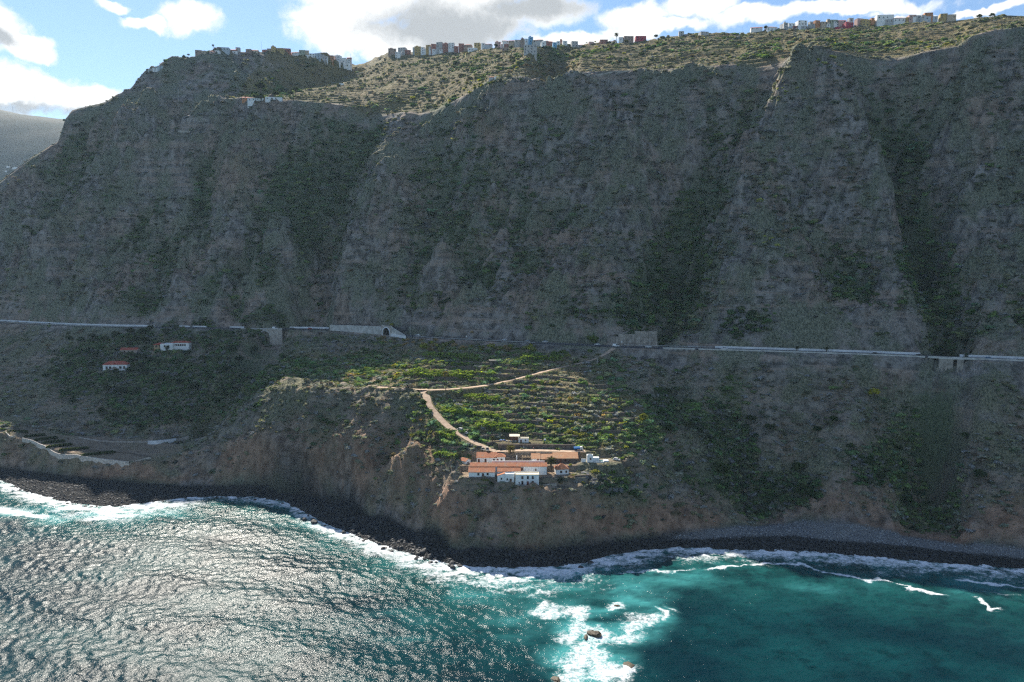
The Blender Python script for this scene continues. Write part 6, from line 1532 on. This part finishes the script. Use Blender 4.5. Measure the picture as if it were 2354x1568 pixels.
def tree(label, p, H, rad, seed, colr, group, name='tree', lumps=9, n=620, thin=1.0):
    r = np.random.default_rng(seed); e = empty(name, tuple(p), seed); tag(e, label, 'tree', group)
    cs = []
    for i in range(lumps):
        a = 2.4 * i; d = rad * .62 * math.sqrt((i + .3) / lumps); cs.append((d * math.cos(a), d * math.sin(a), H * (.62 + .3 * r.random() * (1 - d / rad)), rad * r.uniform(.32, .5)))
    mb = MB(); th = H * .45; mb.tube((0, 0, -.8), (0, 0, th), .06 * H * .5, .035 * H * .5, 7)
    for c in cs[::2]: mb.tube((0, 0, th * .8), (c[0] * .8, c[1] * .8, c[2]), .025 * H * .5, .008 * H, 5)
    ob('trunk', from_lists('trunk', mb.v, mb.f, BARK), e)
    vs, fs = leaf_cloud(r, n, .16 * math.sqrt(rad), cs, .8); vs = [tuple(v_) for v_ in vs]; v2, f2 = blob_core(r, cs, .66); k = len(vs)
    o = ob('crown', from_lists('crown', vs + v2, fs + [tuple(i + k for i in f) for f in f2], LEAF), e); o.color = (*colr, 1); return e
BUSH = [crown_mesh('bush', 300 + i, 210, .125, LEAF) for i in range(7)]
def bush(label, p, rad, group, colr, sq=.95, sink=.2):
    o = ob('bush', BUSH[random.randrange(7)], None, (p[0], p[1], p[2] - sink * rad), random.uniform(0, 6.28)); o.scale = (rad * random.uniform(.9, 1.15), rad * random.uniform(.9, 1.15), rad * sq * random.uniform(.9, 1.2)); o.color = (*colr, 1); tag(o, label, 'bush', group); return o
def z2(zx, zy): return (1200 + zx / 1.9617) / 1.529, (1120 + zy / 1.9617) / 1.529
def z4(zx, zy): return (2200 + zx / 1.6814) / 1.529, (1100 + zy / 1.6814) / 1.529
# banana rows: (x0, y0, x1, y1, rows, count a row, label) measured on the terrace close-up
for x0, y0, x1, y1, rows, cnt, lab in ((570, 262, 950, 285, 2, 26, 'banana plant in the topmost row under the highway'), (1240, 275, 1520, 300, 2, 18, 'banana plant in the grove right of the stone hut'), (470, 385, 900, 410, 3, 26, 'banana plant in the long bright grove above the dirt track'), (800, 385, 1060, 400, 1, 12, 'banana plant at the right end of the long bright grove'), (850, 545, 1090, 575, 2, 13, 'banana plant below the palm at the track fork'), (690, 650, 1110, 690, 2, 22, 'banana plant in the row halfway down the terraces'), (930, 745, 1220, 775, 3, 14, 'banana plant on the terrace above the open shed'), (520, 310, 900, 330, 1, 14, 'banana plant in the sparse row between the two upper groves'), (650, 815, 775, 835, 1, 8, 'banana plant on the small terrace left of the track'), (640, 945, 780, 970, 1, 8, 'banana plant beside the leftmost farm hut')):
    for rw in range(rows):
        for k in range(cnt):
            t = (k + random.uniform(.1, .9)) / cnt; zx = x0 + (x1 - x0) * t + random.uniform(-6, 6); zy = y0 + (y1 - y0) * t + (rw - (rows - 1) / 2) * 15 + random.uniform(-4, 4)
            p = hit(*z2(zx, zy))
            if np.min(np.hypot(TRACK_A[:, 0] - p[0], TRACK_A[:, 1] - p[1])) < 3.2 or np.min(np.hypot(TRACK_B[:, 0] - p[0], TRACK_B[:, 1] - p[1])) < 3.4: continue
            s_ = random.uniform(1.2, 1.75); o = ob('banana_plant', BANANA[random.randrange(5)], None, tuple(p), random.uniform(0, 6.28)); o.scale = (s_, s_, s_ * random.uniform(.85, 1.15)); g_ = random.uniform(.8, 1.25); o.color = (.24 * g_, .33 * g_, .06 * g_, 1); tag(o, lab, 'banana plant', lab.replace('plant', 'plants', 1))
# bushes on and round the terraces
def scatter_bush(n, box, lab, rr, cols, fn=z2, keepout=True):
    x0, y0, x1, y1 = box
    for k in range(n):
        p = hit(*fn(random.uniform(x0, x1), random.uniform(y0, y1)))
        if keepout and (np.min(np.hypot(TRACK_A[:, 0] - p[0], TRACK_A[:, 1] - p[1])) < 4.5 or np.min(np.hypot(TRACK_B[:, 0] - p[0], TRACK_B[:, 1] - p[1])) < 4.5 or np.min(np.hypot(hw[:, 0] - p[0], hw[:, 1] - p[1])) < 8): continue
        g_ = random.uniform(.8, 1.2); c = random.choice(cols); bush(lab, p + [0, .5, 0], random.uniform(*rr) * 1.25, lab.replace('bush', 'bushes', 1), tuple(x * g_ for x in c))
OLI, GRN, YEL, DRYC, GRYG = (.20, .21, .06), (.13, .19, .04), (.32, .33, .055), (.36, .26, .13), (.23, .24, .15)
scatter_bush(44, (560, 165, 1330, 225), 'roadside bush between the highway and the top banana row', (1.6, 3.4), (OLI, DRYC, GRN, OLI, YEL))
scatter_bush(22, (250, 120, 700, 215), 'dry bush on the slope below the tunnel gallery', (1.6, 2.8), (OLI, DRYC, GRYG))
scatter_bush(26, (30, 270, 470, 430), 'bush on the dry terraces left of the banana groves', (1.4, 2.9), (OLI, GRN, YEL, DRYC))
scatter_bush(60, (1100, 540, 1950, 680), 'bush on the middle terraces right of the banana rows', (1.2, 2.5), (OLI, GRYG, GRN, DRYC, GRYG))
scatter_bush(60, (1230, 690, 1960, 830), 'bush on the lower terraces above the farm lane', (1.2, 2.8), (OLI, GRYG, GRN, OLI, YEL))
scatter_bush(18, (1080, 440, 1500, 530), 'bush between the track and the middle terraces', (1.3, 2.8), (GRN, OLI, GRN))
scatter_bush(20, (1250, 225, 1800, 330), 'bush on the slope above the upper dirt track', (1.4, 3.2), (GRN, OLI, GRN))
scatter_bush(16, (440, 620, 640, 830), 'bush on the small terraces left of the track', (1.3, 2.4), (GRN, OLI, DRYC))
for zx, zy, r_, c_, lab in ((480, 650, 2.2, OLI, 'round olive bush below the lean-to wing wall'), (425, 700, 1.9, OLI, 'lower olive bush left of the front cottage'), (515, 655, 2.6, OLI, 'tall olive bush under the dark stone wall'), (690, 745, 2.4, GRYG, 'grey-green bush below the front cottage'), (735, 785, 1.8, OLI, 'small bush on the cliff edge below the front cottage'), (1080, 755, 2.6, DRYC, 'tawny bush on the cliff edge below the two-storey house'), (1180, 735, 2.0, DRYC, 'tawny bush right of the two-storey house'), (990, 770, 2.0, DRYC, 'tawny bush left of the two-storey house base'), (1425, 690, 2.2, DRYC, 'dry bush on the edge below the pyramid-roofed house'), (1580, 600, 1.8, OLI, 'bush beside the pyramid-roofed house'),
                           (1850, 560, 4.2, OLI, 'large olive tree-like bush right of the farm platform'), (2060, 570, 4.4, GRN, 'large green bush right of the olive one'), (2020, 650, 3.6, GRN, 'dark green bush below the large green one'), (1700, 690, 2.4, OLI, 'bush under the bushy terrace wall'), (2150, 400, 2.6, GRN, 'green bush behind the swimming pool car'), (1540, 470, 1.6, YEL, 'bright bush behind the pyramid-roofed house'), (395, 600, .9, GRN, 'small shrub in front of the lean-to wing'), (1090, 425, 1.3, OLI, 'courtyard bush in front of the ruin'), (1700, 170, 4.0, OLI, 'big round tree-like bush above the blue truck'), (1830, 200, 3.2, GRN, 'green bush above the blue truck, right one'), (2210, 240, 2.8, YEL, 'bright bush far right above the pool'), (1640, 150, 3.0, OLI, 'dark bush left of the big round one above the truck')):
    bush(lab, hit(*zb(zx, zy)) + [0, .4, 0], r_ * .8, 'bushes round the farm buildings', c_)
for zx, zy, r_, c_, lab in ((113, 458, 2.6, OLI, 'round bush left of the rubble heaps at the fork'), (180, 320, 3.0, GRN, 'round green bush on the left terraces'), (95, 385, 2.4, GRN, 'small dark bush on the left terraces'), (440, 330, 3.2, YEL, 'yellow-green bush at the left end of the banana groves'), (370, 415, 2.6, YEL, 'yellow-green bush above the track fork'), (420, 450, 3.2, GRN, 'ivy-dark bush on the bank at the track fork'), (690, 190, 3.2, GRN, 'round bush under the highway, above the top banana row'), (860, 245, 3.0, GRN, 'rounded bush right of the top banana row'), (960, 220, 3.4, OLI, 'olive bush above the stone hut, left'), (1010, 235, 3.2, GRN, 'green bush above the stone hut, right'), (1210, 295, 3.4, GRN, 'dark round bush right of the stone hut'), (900, 95, 2.6, DRYC, 'tawny bush above the highway cars'), (1140, 560, 3.2, OLI, 'round olive bush below the upper track'), (855, 615, 3.2, OLI, 'olive bush above the halfway banana row'), (1120, 640, 3.0, GRYG, 'grey bush at the right end of halfway banana row'), (900, 745, 3.4, OLI, 'big olive bush left of the shed terrace bananas'), (505, 710, 3.0, GRN, 'dark green bush on the ridge left of the track'), (495, 760, 2.8, GRYG, 'grey bush on the ridge left of the track'),
                           (1330, 620, 3.2, GRN, 'bright green bush in the middle of the terraces'), (1920, 620, 2.8, YEL, 'lit bush at the right of the middle terraces'), (2080, 700, 3.4, YEL, 'tall lit bush at the right end of the terraces'), (2065, 745, 2.6, YEL, 'lower lit bush at the right end of the terraces'), (1890, 735, 2.8, GRN, 'green bush left of the lit ones'), (1880, 840, 2.8, YEL, 'lit bush below the right terraces'), (1960, 890, 2.8, YEL, 'lowest lit bush right of the terraces'), (1735, 80 + 60, 6.0, GRN, 'big dark shrub hanging beside the concrete block wall'), (1745, 165, 4.2, GRN, 'lower lobe of dark shrub beside concrete block wall'), (350, 45, 3.4, YEL, 'sunlit yellow bush above the tunnel portal'), (320, 20, 3.6, OLI, 'olive bush above the tunnel gallery')):
    bush(lab, hit(*z2(zx, zy)), r_ * .85, 'larger bushes on the terraces', c_)
for zx, zy, H, rad, c_, lab in ((1465, 520, 8.5, 4.2, (.42, .40, .04), 'bright yellow-green tree alone on the shaded right slope'), (570, 990, 12, 6.5, (.07, .10, .03), 'large round tree in the gully right of the farm'), (1050, 1130, 13, 7.0, (.05, .085, .028), 'tall dark tree above the grey pebble beach'), (1020, 960, 9, 4.6, (.07, .10, .03), 'tree above the tall dark one in the gully'), (100, 650, 6, 3.2, (.13, .15, .03), 'lit yellow-green tree at the right end of the terraces'), (1420, 930, 9, 4.6, (.05, .085, .028), 'dark tree in the middle of the right slope'), (1500, 1010, 8, 4.4, (.055, .09, .03), 'second dark tree below it on the right slope'), (1225, 660, 6, 3.4, (.05, .085, .03), 'small dark tree left of the yellow-green one'), (1130, 720, 6, 3.4, (.045, .08, .028), 'small dark tree lower left on the right slope'), (1325, 820, 5.5, 3.0, (.055, .09, .028), 'isolated green tree in the bare right slope'), (1660, 1160, 9, 5.0, (.05, .085, .028), 'dark tree above the beach left of the deep gully'), (2090, 1010, 9, 4.6, (.045, .08, .028), 'dark tree right of the deep gully'), (2005, 760, 6, 3.2, (.06, .10, .03), 'green tree on the slope right of the deep gully'), (740, 660, 7, 4.0, (.045, .075, .025), 'dark tree at the top of the gully right of the farm'), (850, 720, 8, 4.2, (.06, .08, .03), 'brownish tree in the gully right of the farm'), (245, 720, 7, 4.0, (.05, .08, .028), 'tree right of the lit terrace bushes'), (370, 700, 7, 3.6, (.075, .09, .035), 'olive tree above the gully'), (250, 490, 6, 3.4, (.05, .08, .03), 'tree on the bare slope under the turn-off')):
    p = hit(*z4(zx, zy)); tree(lab, p, H, rad, int(zx), c_, 'trees on the right-hand slope')
# dark garden trees and palms round the villas
def garden_label(zx, zy):
    if zx > 1700: return 'dark tree in the ravine right under the stone arch bridge'
    if zx > 1280: return 'dark leafy tree on the ravine side right of the upper villa'
    if zy < 275: return 'dark leafy tree between the highway and the low red-roofed cottage' if zx < 850 else 'tall dark tree left of the upper white villa'
    if zy < 410: return 'dark leafy tree left of the lower villa' if zx < 700 else 'dark leafy tree between the lower and the upper villa'
    if zy < 540: return 'dark leafy tree just below the lower villa' if zx > 600 else 'leafy tree on the open slope left of the lower villa'
    return 'dark leafy tree in the wood above the walled field'
k = 0
for zx, zy, H, rad in ((480, 250, 8, 4), (560, 260, 8, 4.5), (640, 240, 9, 4.5), (720, 250, 8, 4), (800, 225, 9, 5), (900, 210, 10, 5), (980, 215, 10, 5), (1040, 180, 9, 4.5), (1000, 270, 10, 5), (930, 260, 9, 4.5), (600, 340, 7, 4), (660, 360, 7, 4), (900, 360, 8, 4), (960, 380, 9, 4.5), (1040, 400, 8, 4), (1220, 270, 6, 3), (640, 430, 7, 4), (480, 420, 6, 3.6), (400, 470, 6, 4), (320, 500, 6, 4), (1300, 350, 8, 4.5), (1400, 400, 9, 5), (1450, 300, 8, 4.5), (1600, 330, 9, 5), (1650, 400, 9, 5), (1560, 470, 9, 5), (1450, 520, 9, 5), (1330, 600, 9, 5), (1240, 560, 9, 4.5), (1120, 520, 9, 4.5), (1000, 480, 8, 4.5), (900, 470, 8, 4.5), (800, 480, 8, 4.2), (740, 600, 8, 4.5), (850, 620, 8, 4.5), (700, 760, 9, 5), (800, 790, 8, 4.5), (1080, 760, 8, 4), (1230, 800, 8, 4), (960, 850, 6, 3.6), (1740, 240, 8, 4.5), (1750, 330, 8, 4.4)):
    k += 1; g_ = random.uniform(.75, 1.25); tree(garden_label(zx, zy), hit(*vpt(zx, zy)), H, rad, k + 40, random.choice(((.04 * g_, .065 * g_, .028 * g_), (.055 * g_, .075 * g_, .03 * g_), (.035 * g_, .07 * g_, .03 * g_))), 'garden trees on the left slope', n=420)
for zx, zy, H, cr, lab in ((1157, 335, 8, 3.2, 'palm in front of the white villa block'), (975, 440, 6, 4.5, 'big drooping palm right of the lower villa'), (1000, 400, 9, 3.2, 'tall palm behind the drooping one'), (910, 420, 8, 3, 'slender palm right of the lower villa roof'), (890, 290, 6, 3.2, 'palm above the low red-roofed cottage'), (940, 620, 6, 3, 'palm among dark trees below the villas'), (1320, 250, 5, 2.6, 'palm at the pale scar right of the upper villa')):
    palm(lab, hit(*vpt(zx, zy)), H, cr, int(zx) % 97, (.05, .07, .04), 'palms round the villas')
# palms of the farm
palm('tall palm standing alone at the track fork', hit(*z2(720, 508)), 13.5, 3.4, 4, (.13, .12, .05), 'palms of the farm')
palm('broad palm beside the roofless ruin', hit(*zb(815, 365)) + [0, .5, 0], 5.2, 3.6, 2, (.12, .115, .045), 'palms of the farm', .35)
palm('dark broad palm in front of the back range', hit(*zb(1310, 560)) + [0, .6, 0], 7.4, 3.8, 9, (.05, .06, .03), 'palms of the farm', .35)
palm('small palm left of the blue tarpaulins', hit(*zb(590, 190)), 3.2, 2.0, 5, (.09, .09, .045), 'palms of the farm')
palm('low fan palm below the pyramid-roofed house', hit(*zb(1420, 655)), 1.0, 2.6, 7, (.06, .08, .05), 'palms of the farm')
palm('slim palm on the terrace right of the long grove', hit(*z2(985, 410)), 7.5, 2.8, 11, (.08, .085, .04), 'palms of the farm')
palm('palm on the skyline of the left-hand village', hit(750 / 1.529, 182 / 1.529), 8, 2.2, 21, (.04, .05, .03), 'palms on the ridge')
palm('palm between houses on the central ridge', hit((1900 + 1045 / 3.923) / 1.529, (80 + 300 / 3.923) / 1.529), 12, 3.6, 22, (.05, .06, .035), 'palms on the ridge')
palm('tall palm on the sunny slope below the ridge', hit((1900 + 968 / 3.923) / 1.529, (80 + 525 / 3.923) / 1.529), 13, 3.4, 23, (.05, .06, .03), 'palms on the ridge')
palm('low palm on the cliff rim in the centre', hit((1900 + 165 / 3.923) / 1.529, (80 + 690 / 3.923) / 1.529), 4, 3.6, 24, (.13, .13, .05), 'palms on the ridge')
for k, (dx, dy) in enumerate(((1832, 808), (1900, 810), (2220, 828))): palm('small palm beside the highway on the right, %s from the left' % ordinal(k), hit(dx, dy), 3.0, 2.2, 31 + k, (.06, .08, .04), 'palms beside the highway')
# dragon tree by the upper track
p = hit(*z2(1765, 315)); e = empty('dragon_tree', tuple(p)); tag(e, 'pale forked dragon tree beside the top of the dirt track', 'tree')
mb = MB(); tips = []
mb.tube((0, 0, -.5), (0, 0, 4.2), .55, .45, 8)
for i in range(9): a = 2.4 * i; t = (1.9 * math.cos(a) * (.5 + .5 * (i % 3) / 2), 1.9 * math.sin(a) * (.5 + .5 * (i % 3) / 2), 6.6 + .4 * (i % 2)); mb.tube((0, 0, 4.0), t, .3, .16, 6); tips.append(t)
ob('trunk', from_lists('trunk', mb.v, mb.f, plain('pale_bark', (.34, .30, .26), .9, .15, 2)), e)
vs, fs = leaf_cloud(np.random.default_rng(5), 260, .28, [(t[0], t[1], t[2] + .3, .8) for t in tips], .6); o = ob('crown', from_lists('crown', vs, fs, LEAF), e); o.color = (.11, .12, .05, 1)
# trees by the shelf house and along the skyline
def zl(zx, zy): return (660 + zx / 3.923) / 1.529, (120 + zy / 3.923) / 1.529
for zx, zy, H, rad, lab in ((1010, 880, 20, 8.5, 'big dark round tree behind the rust-orange house on the shelf'), (790, 870, 18, 4, 'tall thin tree left of the big dark one on the shelf'), (1490, 890, 16, 4.5, 'dark conifer-like tree at the edge of the sunny slope'), (1420, 890, 10, 4, 'small bare tree beside the dark one on the slope edge'), (1215, 890, 9, 5.5, 'flat umbrella-shaped tree on the shelf'), (1010, 950, 11, 6, 'lit green tree below the white shelf house'), (940, 930, 9, 5, 'lit green tree left of it below the shelf house')):
    tree(lab, hit(*zl(zx, zy)), H, rad, int(zx) + 5, (.03, .045, .02) if zy < 900 else (.07, .10, .03), 'trees on the shelf above the left cliff')
for k, (dx, dy) in enumerate(((663, 181), (648, 194), (560 + 22, 220), (1440, 105), (1175, 118), (1048 + 20, 118), (1508, 92), (2280, 45), (2250, 48), (1760, 72), (1140, 112))):
    dx_, dy_ = (dx / 1.529, (dy + 20) / 1.529) if k < 3 else (dx, dy)
    tree('dark tree on the ridge skyline, %s from the left' % ordinal([1, 0, 2, 6, 5, 3, 7, 10, 9, 8, 4][k]) if False else 'small dark tree on the ridge between the houses', hit(dx_, dy_), 7, 3.4, 500 + k, (.045, .06, .025), 'small trees on the ridge', n=300)
# bright plants on the plateau
for k in range(60):
    bx = random.choice(((2000, 95, 140, 16), (960, 235, 110, 12), (1300, 120, 40, 12), (1230, 145, 50, 12), (1090, 195, 60, 14), (1400, 110, 60, 20), (2140, 112, 70, 14)))
    p = hit(random.gauss(bx[0], bx[2] * .6), random.gauss(bx[1], bx[3] * .6))
    if p[1] > 640: bush('yellow-green bush on the sunny slope below the ridge villages', p, random.uniform(1.8, 3.6), 'yellow-green bushes on the sunny plateau slope', random.choice((YEL, GRN, OLI, YEL)), .8)

for cx_, cy_, n_, lab in ((1742, 462, 4, 'yellow-green bush on the right-hand spur, upper of two clumps'), (1748, 552, 5, 'pale yellow-green bush on the right-hand spur, lower of two clumps'), (1812, 208, 5, 'pale green bush hanging beside the pinnacle of the right-hand spur'), (1900, 140, 3, 'tawny bush on the cliff rim above the right-hand spur')):
    for k in range(n_):
        bush(lab, hit(cx_ + random.gauss(0, 16), cy_ + random.gauss(0, 9)), random.uniform(1.6, 3.2), lab.replace('bush', 'bushes', 1), (.42, .44, .12), .9)  # sunlight on the spur put into the leaf colour
# ------------------------------------------------------------------ boulders, sea rocks
def rock_mesh(seed, sub=2, rough=.22):
    r = np.random.default_rng(seed); bm = bmesh.new(); bmesh.ops.create_icosphere(bm, subdivisions=sub, radius=1)
    pl = [(lambda v: v / np.linalg.norm(v))(r.normal(size=3)) for _ in range(9)]; dd = r.uniform(.55, .85, 9)
    for v in bm.verts:
        c = np.array(v.co)
        for n_, d_ in zip(pl, dd):
            s = c @ n_
            if s > d_: c = c - n_ * (s - d_) * .9
        v.co = Vector(c * (1 + r.normal(0, rough * .12)))
    me = bpy.data.meshes.new('boulder'); bm.to_mesh(me); bm.free(); return me
def rock_mat(name, a, b_, inst=False):
    m, nt, b = material(name); P = nt.pos(); n = nt.noise(P, 1.2, 5, .65)
    c = nt.mix(nt.ramp(n, .3, .7), a, b_)
    if inst: c = nt.mix(1.0, c, nt.attr('tint', 'Color', 'INSTANCER'), 'MULTIPLY')
    nt.put(b.inputs['Base Color'], c); b.inputs['Roughness'].default_value = .7; nt.put(b.inputs['Normal'], nt.bump(n, .6, .2)); return m
BASALT = rock_mat('wet_basalt', (.012, .012, .013), (.05, .048, .047)); ROCK_I = rock_mat('beach_rock', (.5, .5, .5), (1, 1, 1), True)
RK = [rock_mesh(900 + i) for i in range(6)]; RK_I = [rock_mesh(950 + i, 1) for i in range(5)]
for m_ in RK: m_.materials.append(BASALT)
for m_ in RK_I: m_.materials.append(ROCK_I)
def boulder_label(lab, dx, x0, x1):
    k = int((dx - x0) / (x1 - x0) * 4); return lab + (', left part', ', left of its middle', ', right of its middle', ', right part')[min(k, 3)]
def shore_at(dx): return np.interp(dx, [s[0] for s in SHORE], [s[1] for s in SHORE])
SEG = [(0, 450, 60, 'dark boulder at the foam edge of the left bay', .5, 1.3), (450, 720, 30, 'dark boulder at the back of the foamy cove', .5, 1.4), (700, 1060, 120, 'black boulder on the left shore of the promontory', .6, 1.7), (1060, 1400, 50, 'black boulder at the tip of the promontory beach', .6, 1.6), (1400, 2350, 40, 'dark boulder in the surf of the right-hand beach', .4, 1.0)]
for x0, x1, n, lab, r0, r1 in SEG:
    for k in range(n):
        dx = random.uniform(x0, x1); t = random.random(); dy = shore_at(dx) + (5 - 34 * t if 700 < dx < 1400 else 6 - 14 * t); p = at_z(dx, dy, .3)
        s_ = random.uniform(r0, r1) * (1.15 if random.random() < .15 else .9); gz = max(ground(p[0], p[1]), -.3)
        o = ob('boulder', RK[random.randrange(6)], None, (p[0], p[1], gz + .15 * s_), random.uniform(0, 6.28)); o.scale = (s_ * random.uniform(.8, 1.2), s_ * random.uniform(.8, 1.2), s_ * random.uniform(.6, .95)); o.rotation_euler = (random.uniform(-.4, .4), random.uniform(-.4, .4), random.uniform(0, 6.28)); tag(o, boulder_label(lab, dx, x0, x1), 'boulder', lab.replace('boulder', 'boulders', 1))
for dx, dy, s_, lab in ((722, 1201, 2.4, 'biggest black rock in the foam of the left shore'), (700, 1195, 1.6, 'smaller black rock left of the biggest in the foam'), (790, 1225, 1.7, 'lone black rock in foam halfway along the left shore'), (880, 1262, 1.6, 'black rock awash near the promontory'), (1335, 1305, 1.5, 'black rock awash in the surf below the farm')):
    p = at_z(dx, dy, .2); o = ob('boulder', RK[int(dx) % 6], None, (p[0], p[1], .3), dx); o.scale = (s_, s_ * .9, s_ * .75); tag(o, lab, 'rock', 'big rocks in the surf')
bsel = (beachm > .5) & (GY > y_shore + .5) & (PDX > -80) & (PDX < 2430)
bp = rng.choice(np.where(bsel)[0], 17000); bs = .22 + .75 * rng.random(17000) ** 3; bx_ = GX[bp] + rng.uniform(-.8, .8, 17000); by_ = GY[bp] + rng.uniform(-.5, .5, 17000)
pb_ = pebble[bp]; bs = np.where(pb_ > .4, bs * .7, bs * 1.05)
bt = np.where((pb_ > .4)[:, None], rng.uniform(.16, .46, (17000, 1)) * np.array([[1, 1, .98]]), rng.uniform(.018, .065, (17000, 1)) * np.array([[1, 1, 1.05]]))
cover('beach_stones', 'dark and grey stones of the boulder beach', np.stack([bx_, by_, sample(ZG, bx_, by_) + .1 * bs], -1), bs, bt, RK_I, .75)
SEAROCK = rock_mat('weedy_rock', (.03, .022, .012), (.10, .072, .035))
for dx, dy, sx, sy, sz, lab in ((1366, 1458, 4.6, 3.0, 2.2, 'brown weedy rock rising from white surf, the largest one'), (1346, 1464, 3.6, 1.4, 1.0, 'low brown ledge joined to the left of the largest surf rock'), (1417, 1394, 2.6, 1.6, .9, 'small brown rock farther out of the surf, towards the beach'), (1446, 1532, 4.6, 4.2, 1.1, 'broad half-drowned rock near the bottom edge'), (1278, 1562, 3.4, 2.4, .9, 'half-drowned rock at the bottom edge in the surf')):
    p = at_z(dx, dy, 0); me = rock_mesh(int(dx), 3, .5); me.materials.append(SEAROCK); o = ob('sea_rock', me, None, (p[0], p[1], 0.0 * sz), dx); o.scale = (sx * .72, sy * .72, sz * .8); tag(o, lab, 'rock', 'rocks awash off the promontory')
# heaps and things at the track fork
RUB = [rock_mesh(990 + i, 2, .8) for i in range(2)]
for m_ in RUB: m_.materials.append(plain('rubble_' + str(RUB.index(m_)), (.34, .26, .19), 1, .2, 1))
for k, (zx, zy, s_, lab) in enumerate(((215, 468, 2.6, 'earth heap at the left end of the track spur'), (430, 488, 2.0, 'earth heap left of the track fork'), (520, 490, 1.4, 'small earth heap at the track fork'), (380, 490, 1.5, 'long low rubble heap on the spur'))):
    p = hit(*z2(zx, zy)); o = ob('earth_heap', RUB[k % 2], None, (p[0], p[1], p[2]), k); o.scale = (s_ * 1.5, s_, s_ * .55); tag(o, lab, 'heap', 'earth heaps by the track')
for k, (zx, zy) in enumerate(((655, 530), (670, 535), (690, 538))):
    p = hit(*z2(zx, zy)); mb = MB()
    for j in range(4): mb.box(-1.1, 1.1, -.5 + .02 * j, .5, .2 * j, .2 * j + .17)
    o = mb.build('block_pallet', CONC_W, None, (p[0], p[1] + .5, p[2]), .3 * k); tag(o, 'pallet of pale blocks below the fork palm, %s from the left' % ordinal(k), 'pallet', 'pallets by the fork palm')
# excavator at the fork
p = hit(*z2(455, 480)); e = empty('excavator', tuple(p)); tag(e, 'small rust-coloured excavator among earth heaps at the track fork', 'excavator')
MB().box(-1.3, 1.3, -.9, -.45, 0, .6).box(-1.3, 1.3, .45, .9, 0, .6).build('track', DARK, e); MB().box(-1.1, 1.0, -.8, .8, .65, 1.5).build('body', RUST, e); MB().box(-.2, .8, -.75, .1, 1.5, 2.5).build('cab', GLASS, e); MB().tube((.9, .3, 1.4), (2.3, .3, 3.0), .16).tube((2.3, .3, 3.0), (3.3, .3, 1.4), .13).build('arm', RUST, e); MB().box(3.0, 3.6, 0, .6, .7, 1.4).build('bucket', DARK, e)
# houses of the coastal plain far left
for k in range(24):
    dx = random.uniform(2, 110); dy = random.uniform(375, 412); i = np.argmin(np.abs(FX / FY - (dx - CX) / FPX / (CP + .2 * SP)) * 4000 + np.abs(CAM_H - (FY * 0.9) * 0 - 0 + 0 * FY) * 0 + np.abs((CY - FPX * (FY * SP + (FZh - CAM_H) * CP) / (FY * CP - (FZh - CAM_H) * SP)) - dy) * 20)
    i = np.unravel_index(i, FX.shape); w_ = random.uniform(6, 11); e = empty('distant_house', (FX[i] + random.uniform(-20, 20), FY[i] + random.uniform(-12, 12), FZh[i] - 1)); tag(e, 'tiny pale house in the hazy town on the coastal plain, far left', 'house', 'houses of the hazy far-left town')
    h_ = random.uniform(3, 5); MB().box(-w_ / 2, w_ / 2, -4, 4, -3, h_).build('wall', WHITE, e); MB().box(-w_ / 2 - .3, w_ / 2 + .3, -4.3, 4.3, h_ + .01, h_ + .5).build('roof', TILE, e) if k % 3 == 0 else None
for dx, dyb, dyt, lab in ((31, 272, 246, 'hazy radio mast on the far hill'), (207, 266, 258, 'tiny mast on the far hill crest')):
    if dx > 150: continue
    p = at_y(dx, dyb, 3300); H = (dyb - dyt) * 3300 / FPX; e = empty('mast', tuple(p)); tag(e, lab, 'mast', 'masts'); MB().tube((0, 0, -10), (0, 0, H), 1.0, .5, 5).build('pole', METAL, e)
# gull
p = at_y(282, 40, 240); mb = MB(); mb.tube((0, -.25, 0), (0, .3, .03), .09, .03, 6)
mb.add([(0, -.1, .05), (0, .12, .05), (-.45, .05, .22), (-.4, -.12, .22), (-1.0, .16, .05), (.45, .05, .22), (.4, -.12, .22), (1.0, .16, .05)], [(0, 3, 2, 1), (3, 4, 2), (0, 1, 5, 6), (6, 5, 7)])
tag(mb.build('gull', CONC_W, None, tuple(p), .6), 'single gull gliding in the blue sky, upper left', 'bird')
# ------------------------------------------------------------------ the air
def build_haze():
    m = bpy.data.materials.new('haze_air'); m.use_nodes = True
    nt = NT(m.node_tree); nt.n.clear()
    out = nt.node('ShaderNodeOutputMaterial'); v = nt.node('ShaderNodeVolumePrincipled')
    v.inputs['Color'].default_value = (0.55, 0.78, 1.0, 1); v.inputs['Density'].default_value = HAZE_DENSITY; v.inputs['Anisotropy'].default_value = 0.2
    nt.l.new(v.outputs[0], out.inputs['Volume'])
    x0, x1, y0, y1, z0, z1 = -5400, 5400, -5400, 5400, -8, 900
    vs = [(x, y, z) for z in (z0, z1) for x, y in ((x0, y0), (x1, y0), (x1, y1), (x0, y1))]
    me = bpy.data.meshes.new('haze'); me.from_pydata(vs, [], [(0, 3, 2, 1), (4, 5, 6, 7), (0, 1, 5, 4), (1, 2, 6, 5), (2, 3, 7, 6), (3, 0, 4, 7)]); me.materials.append(m)
    o = ob('haze', me); tag(o, kind='stuff')
HAZE_DENSITY = 0.38e-4
build_haze()
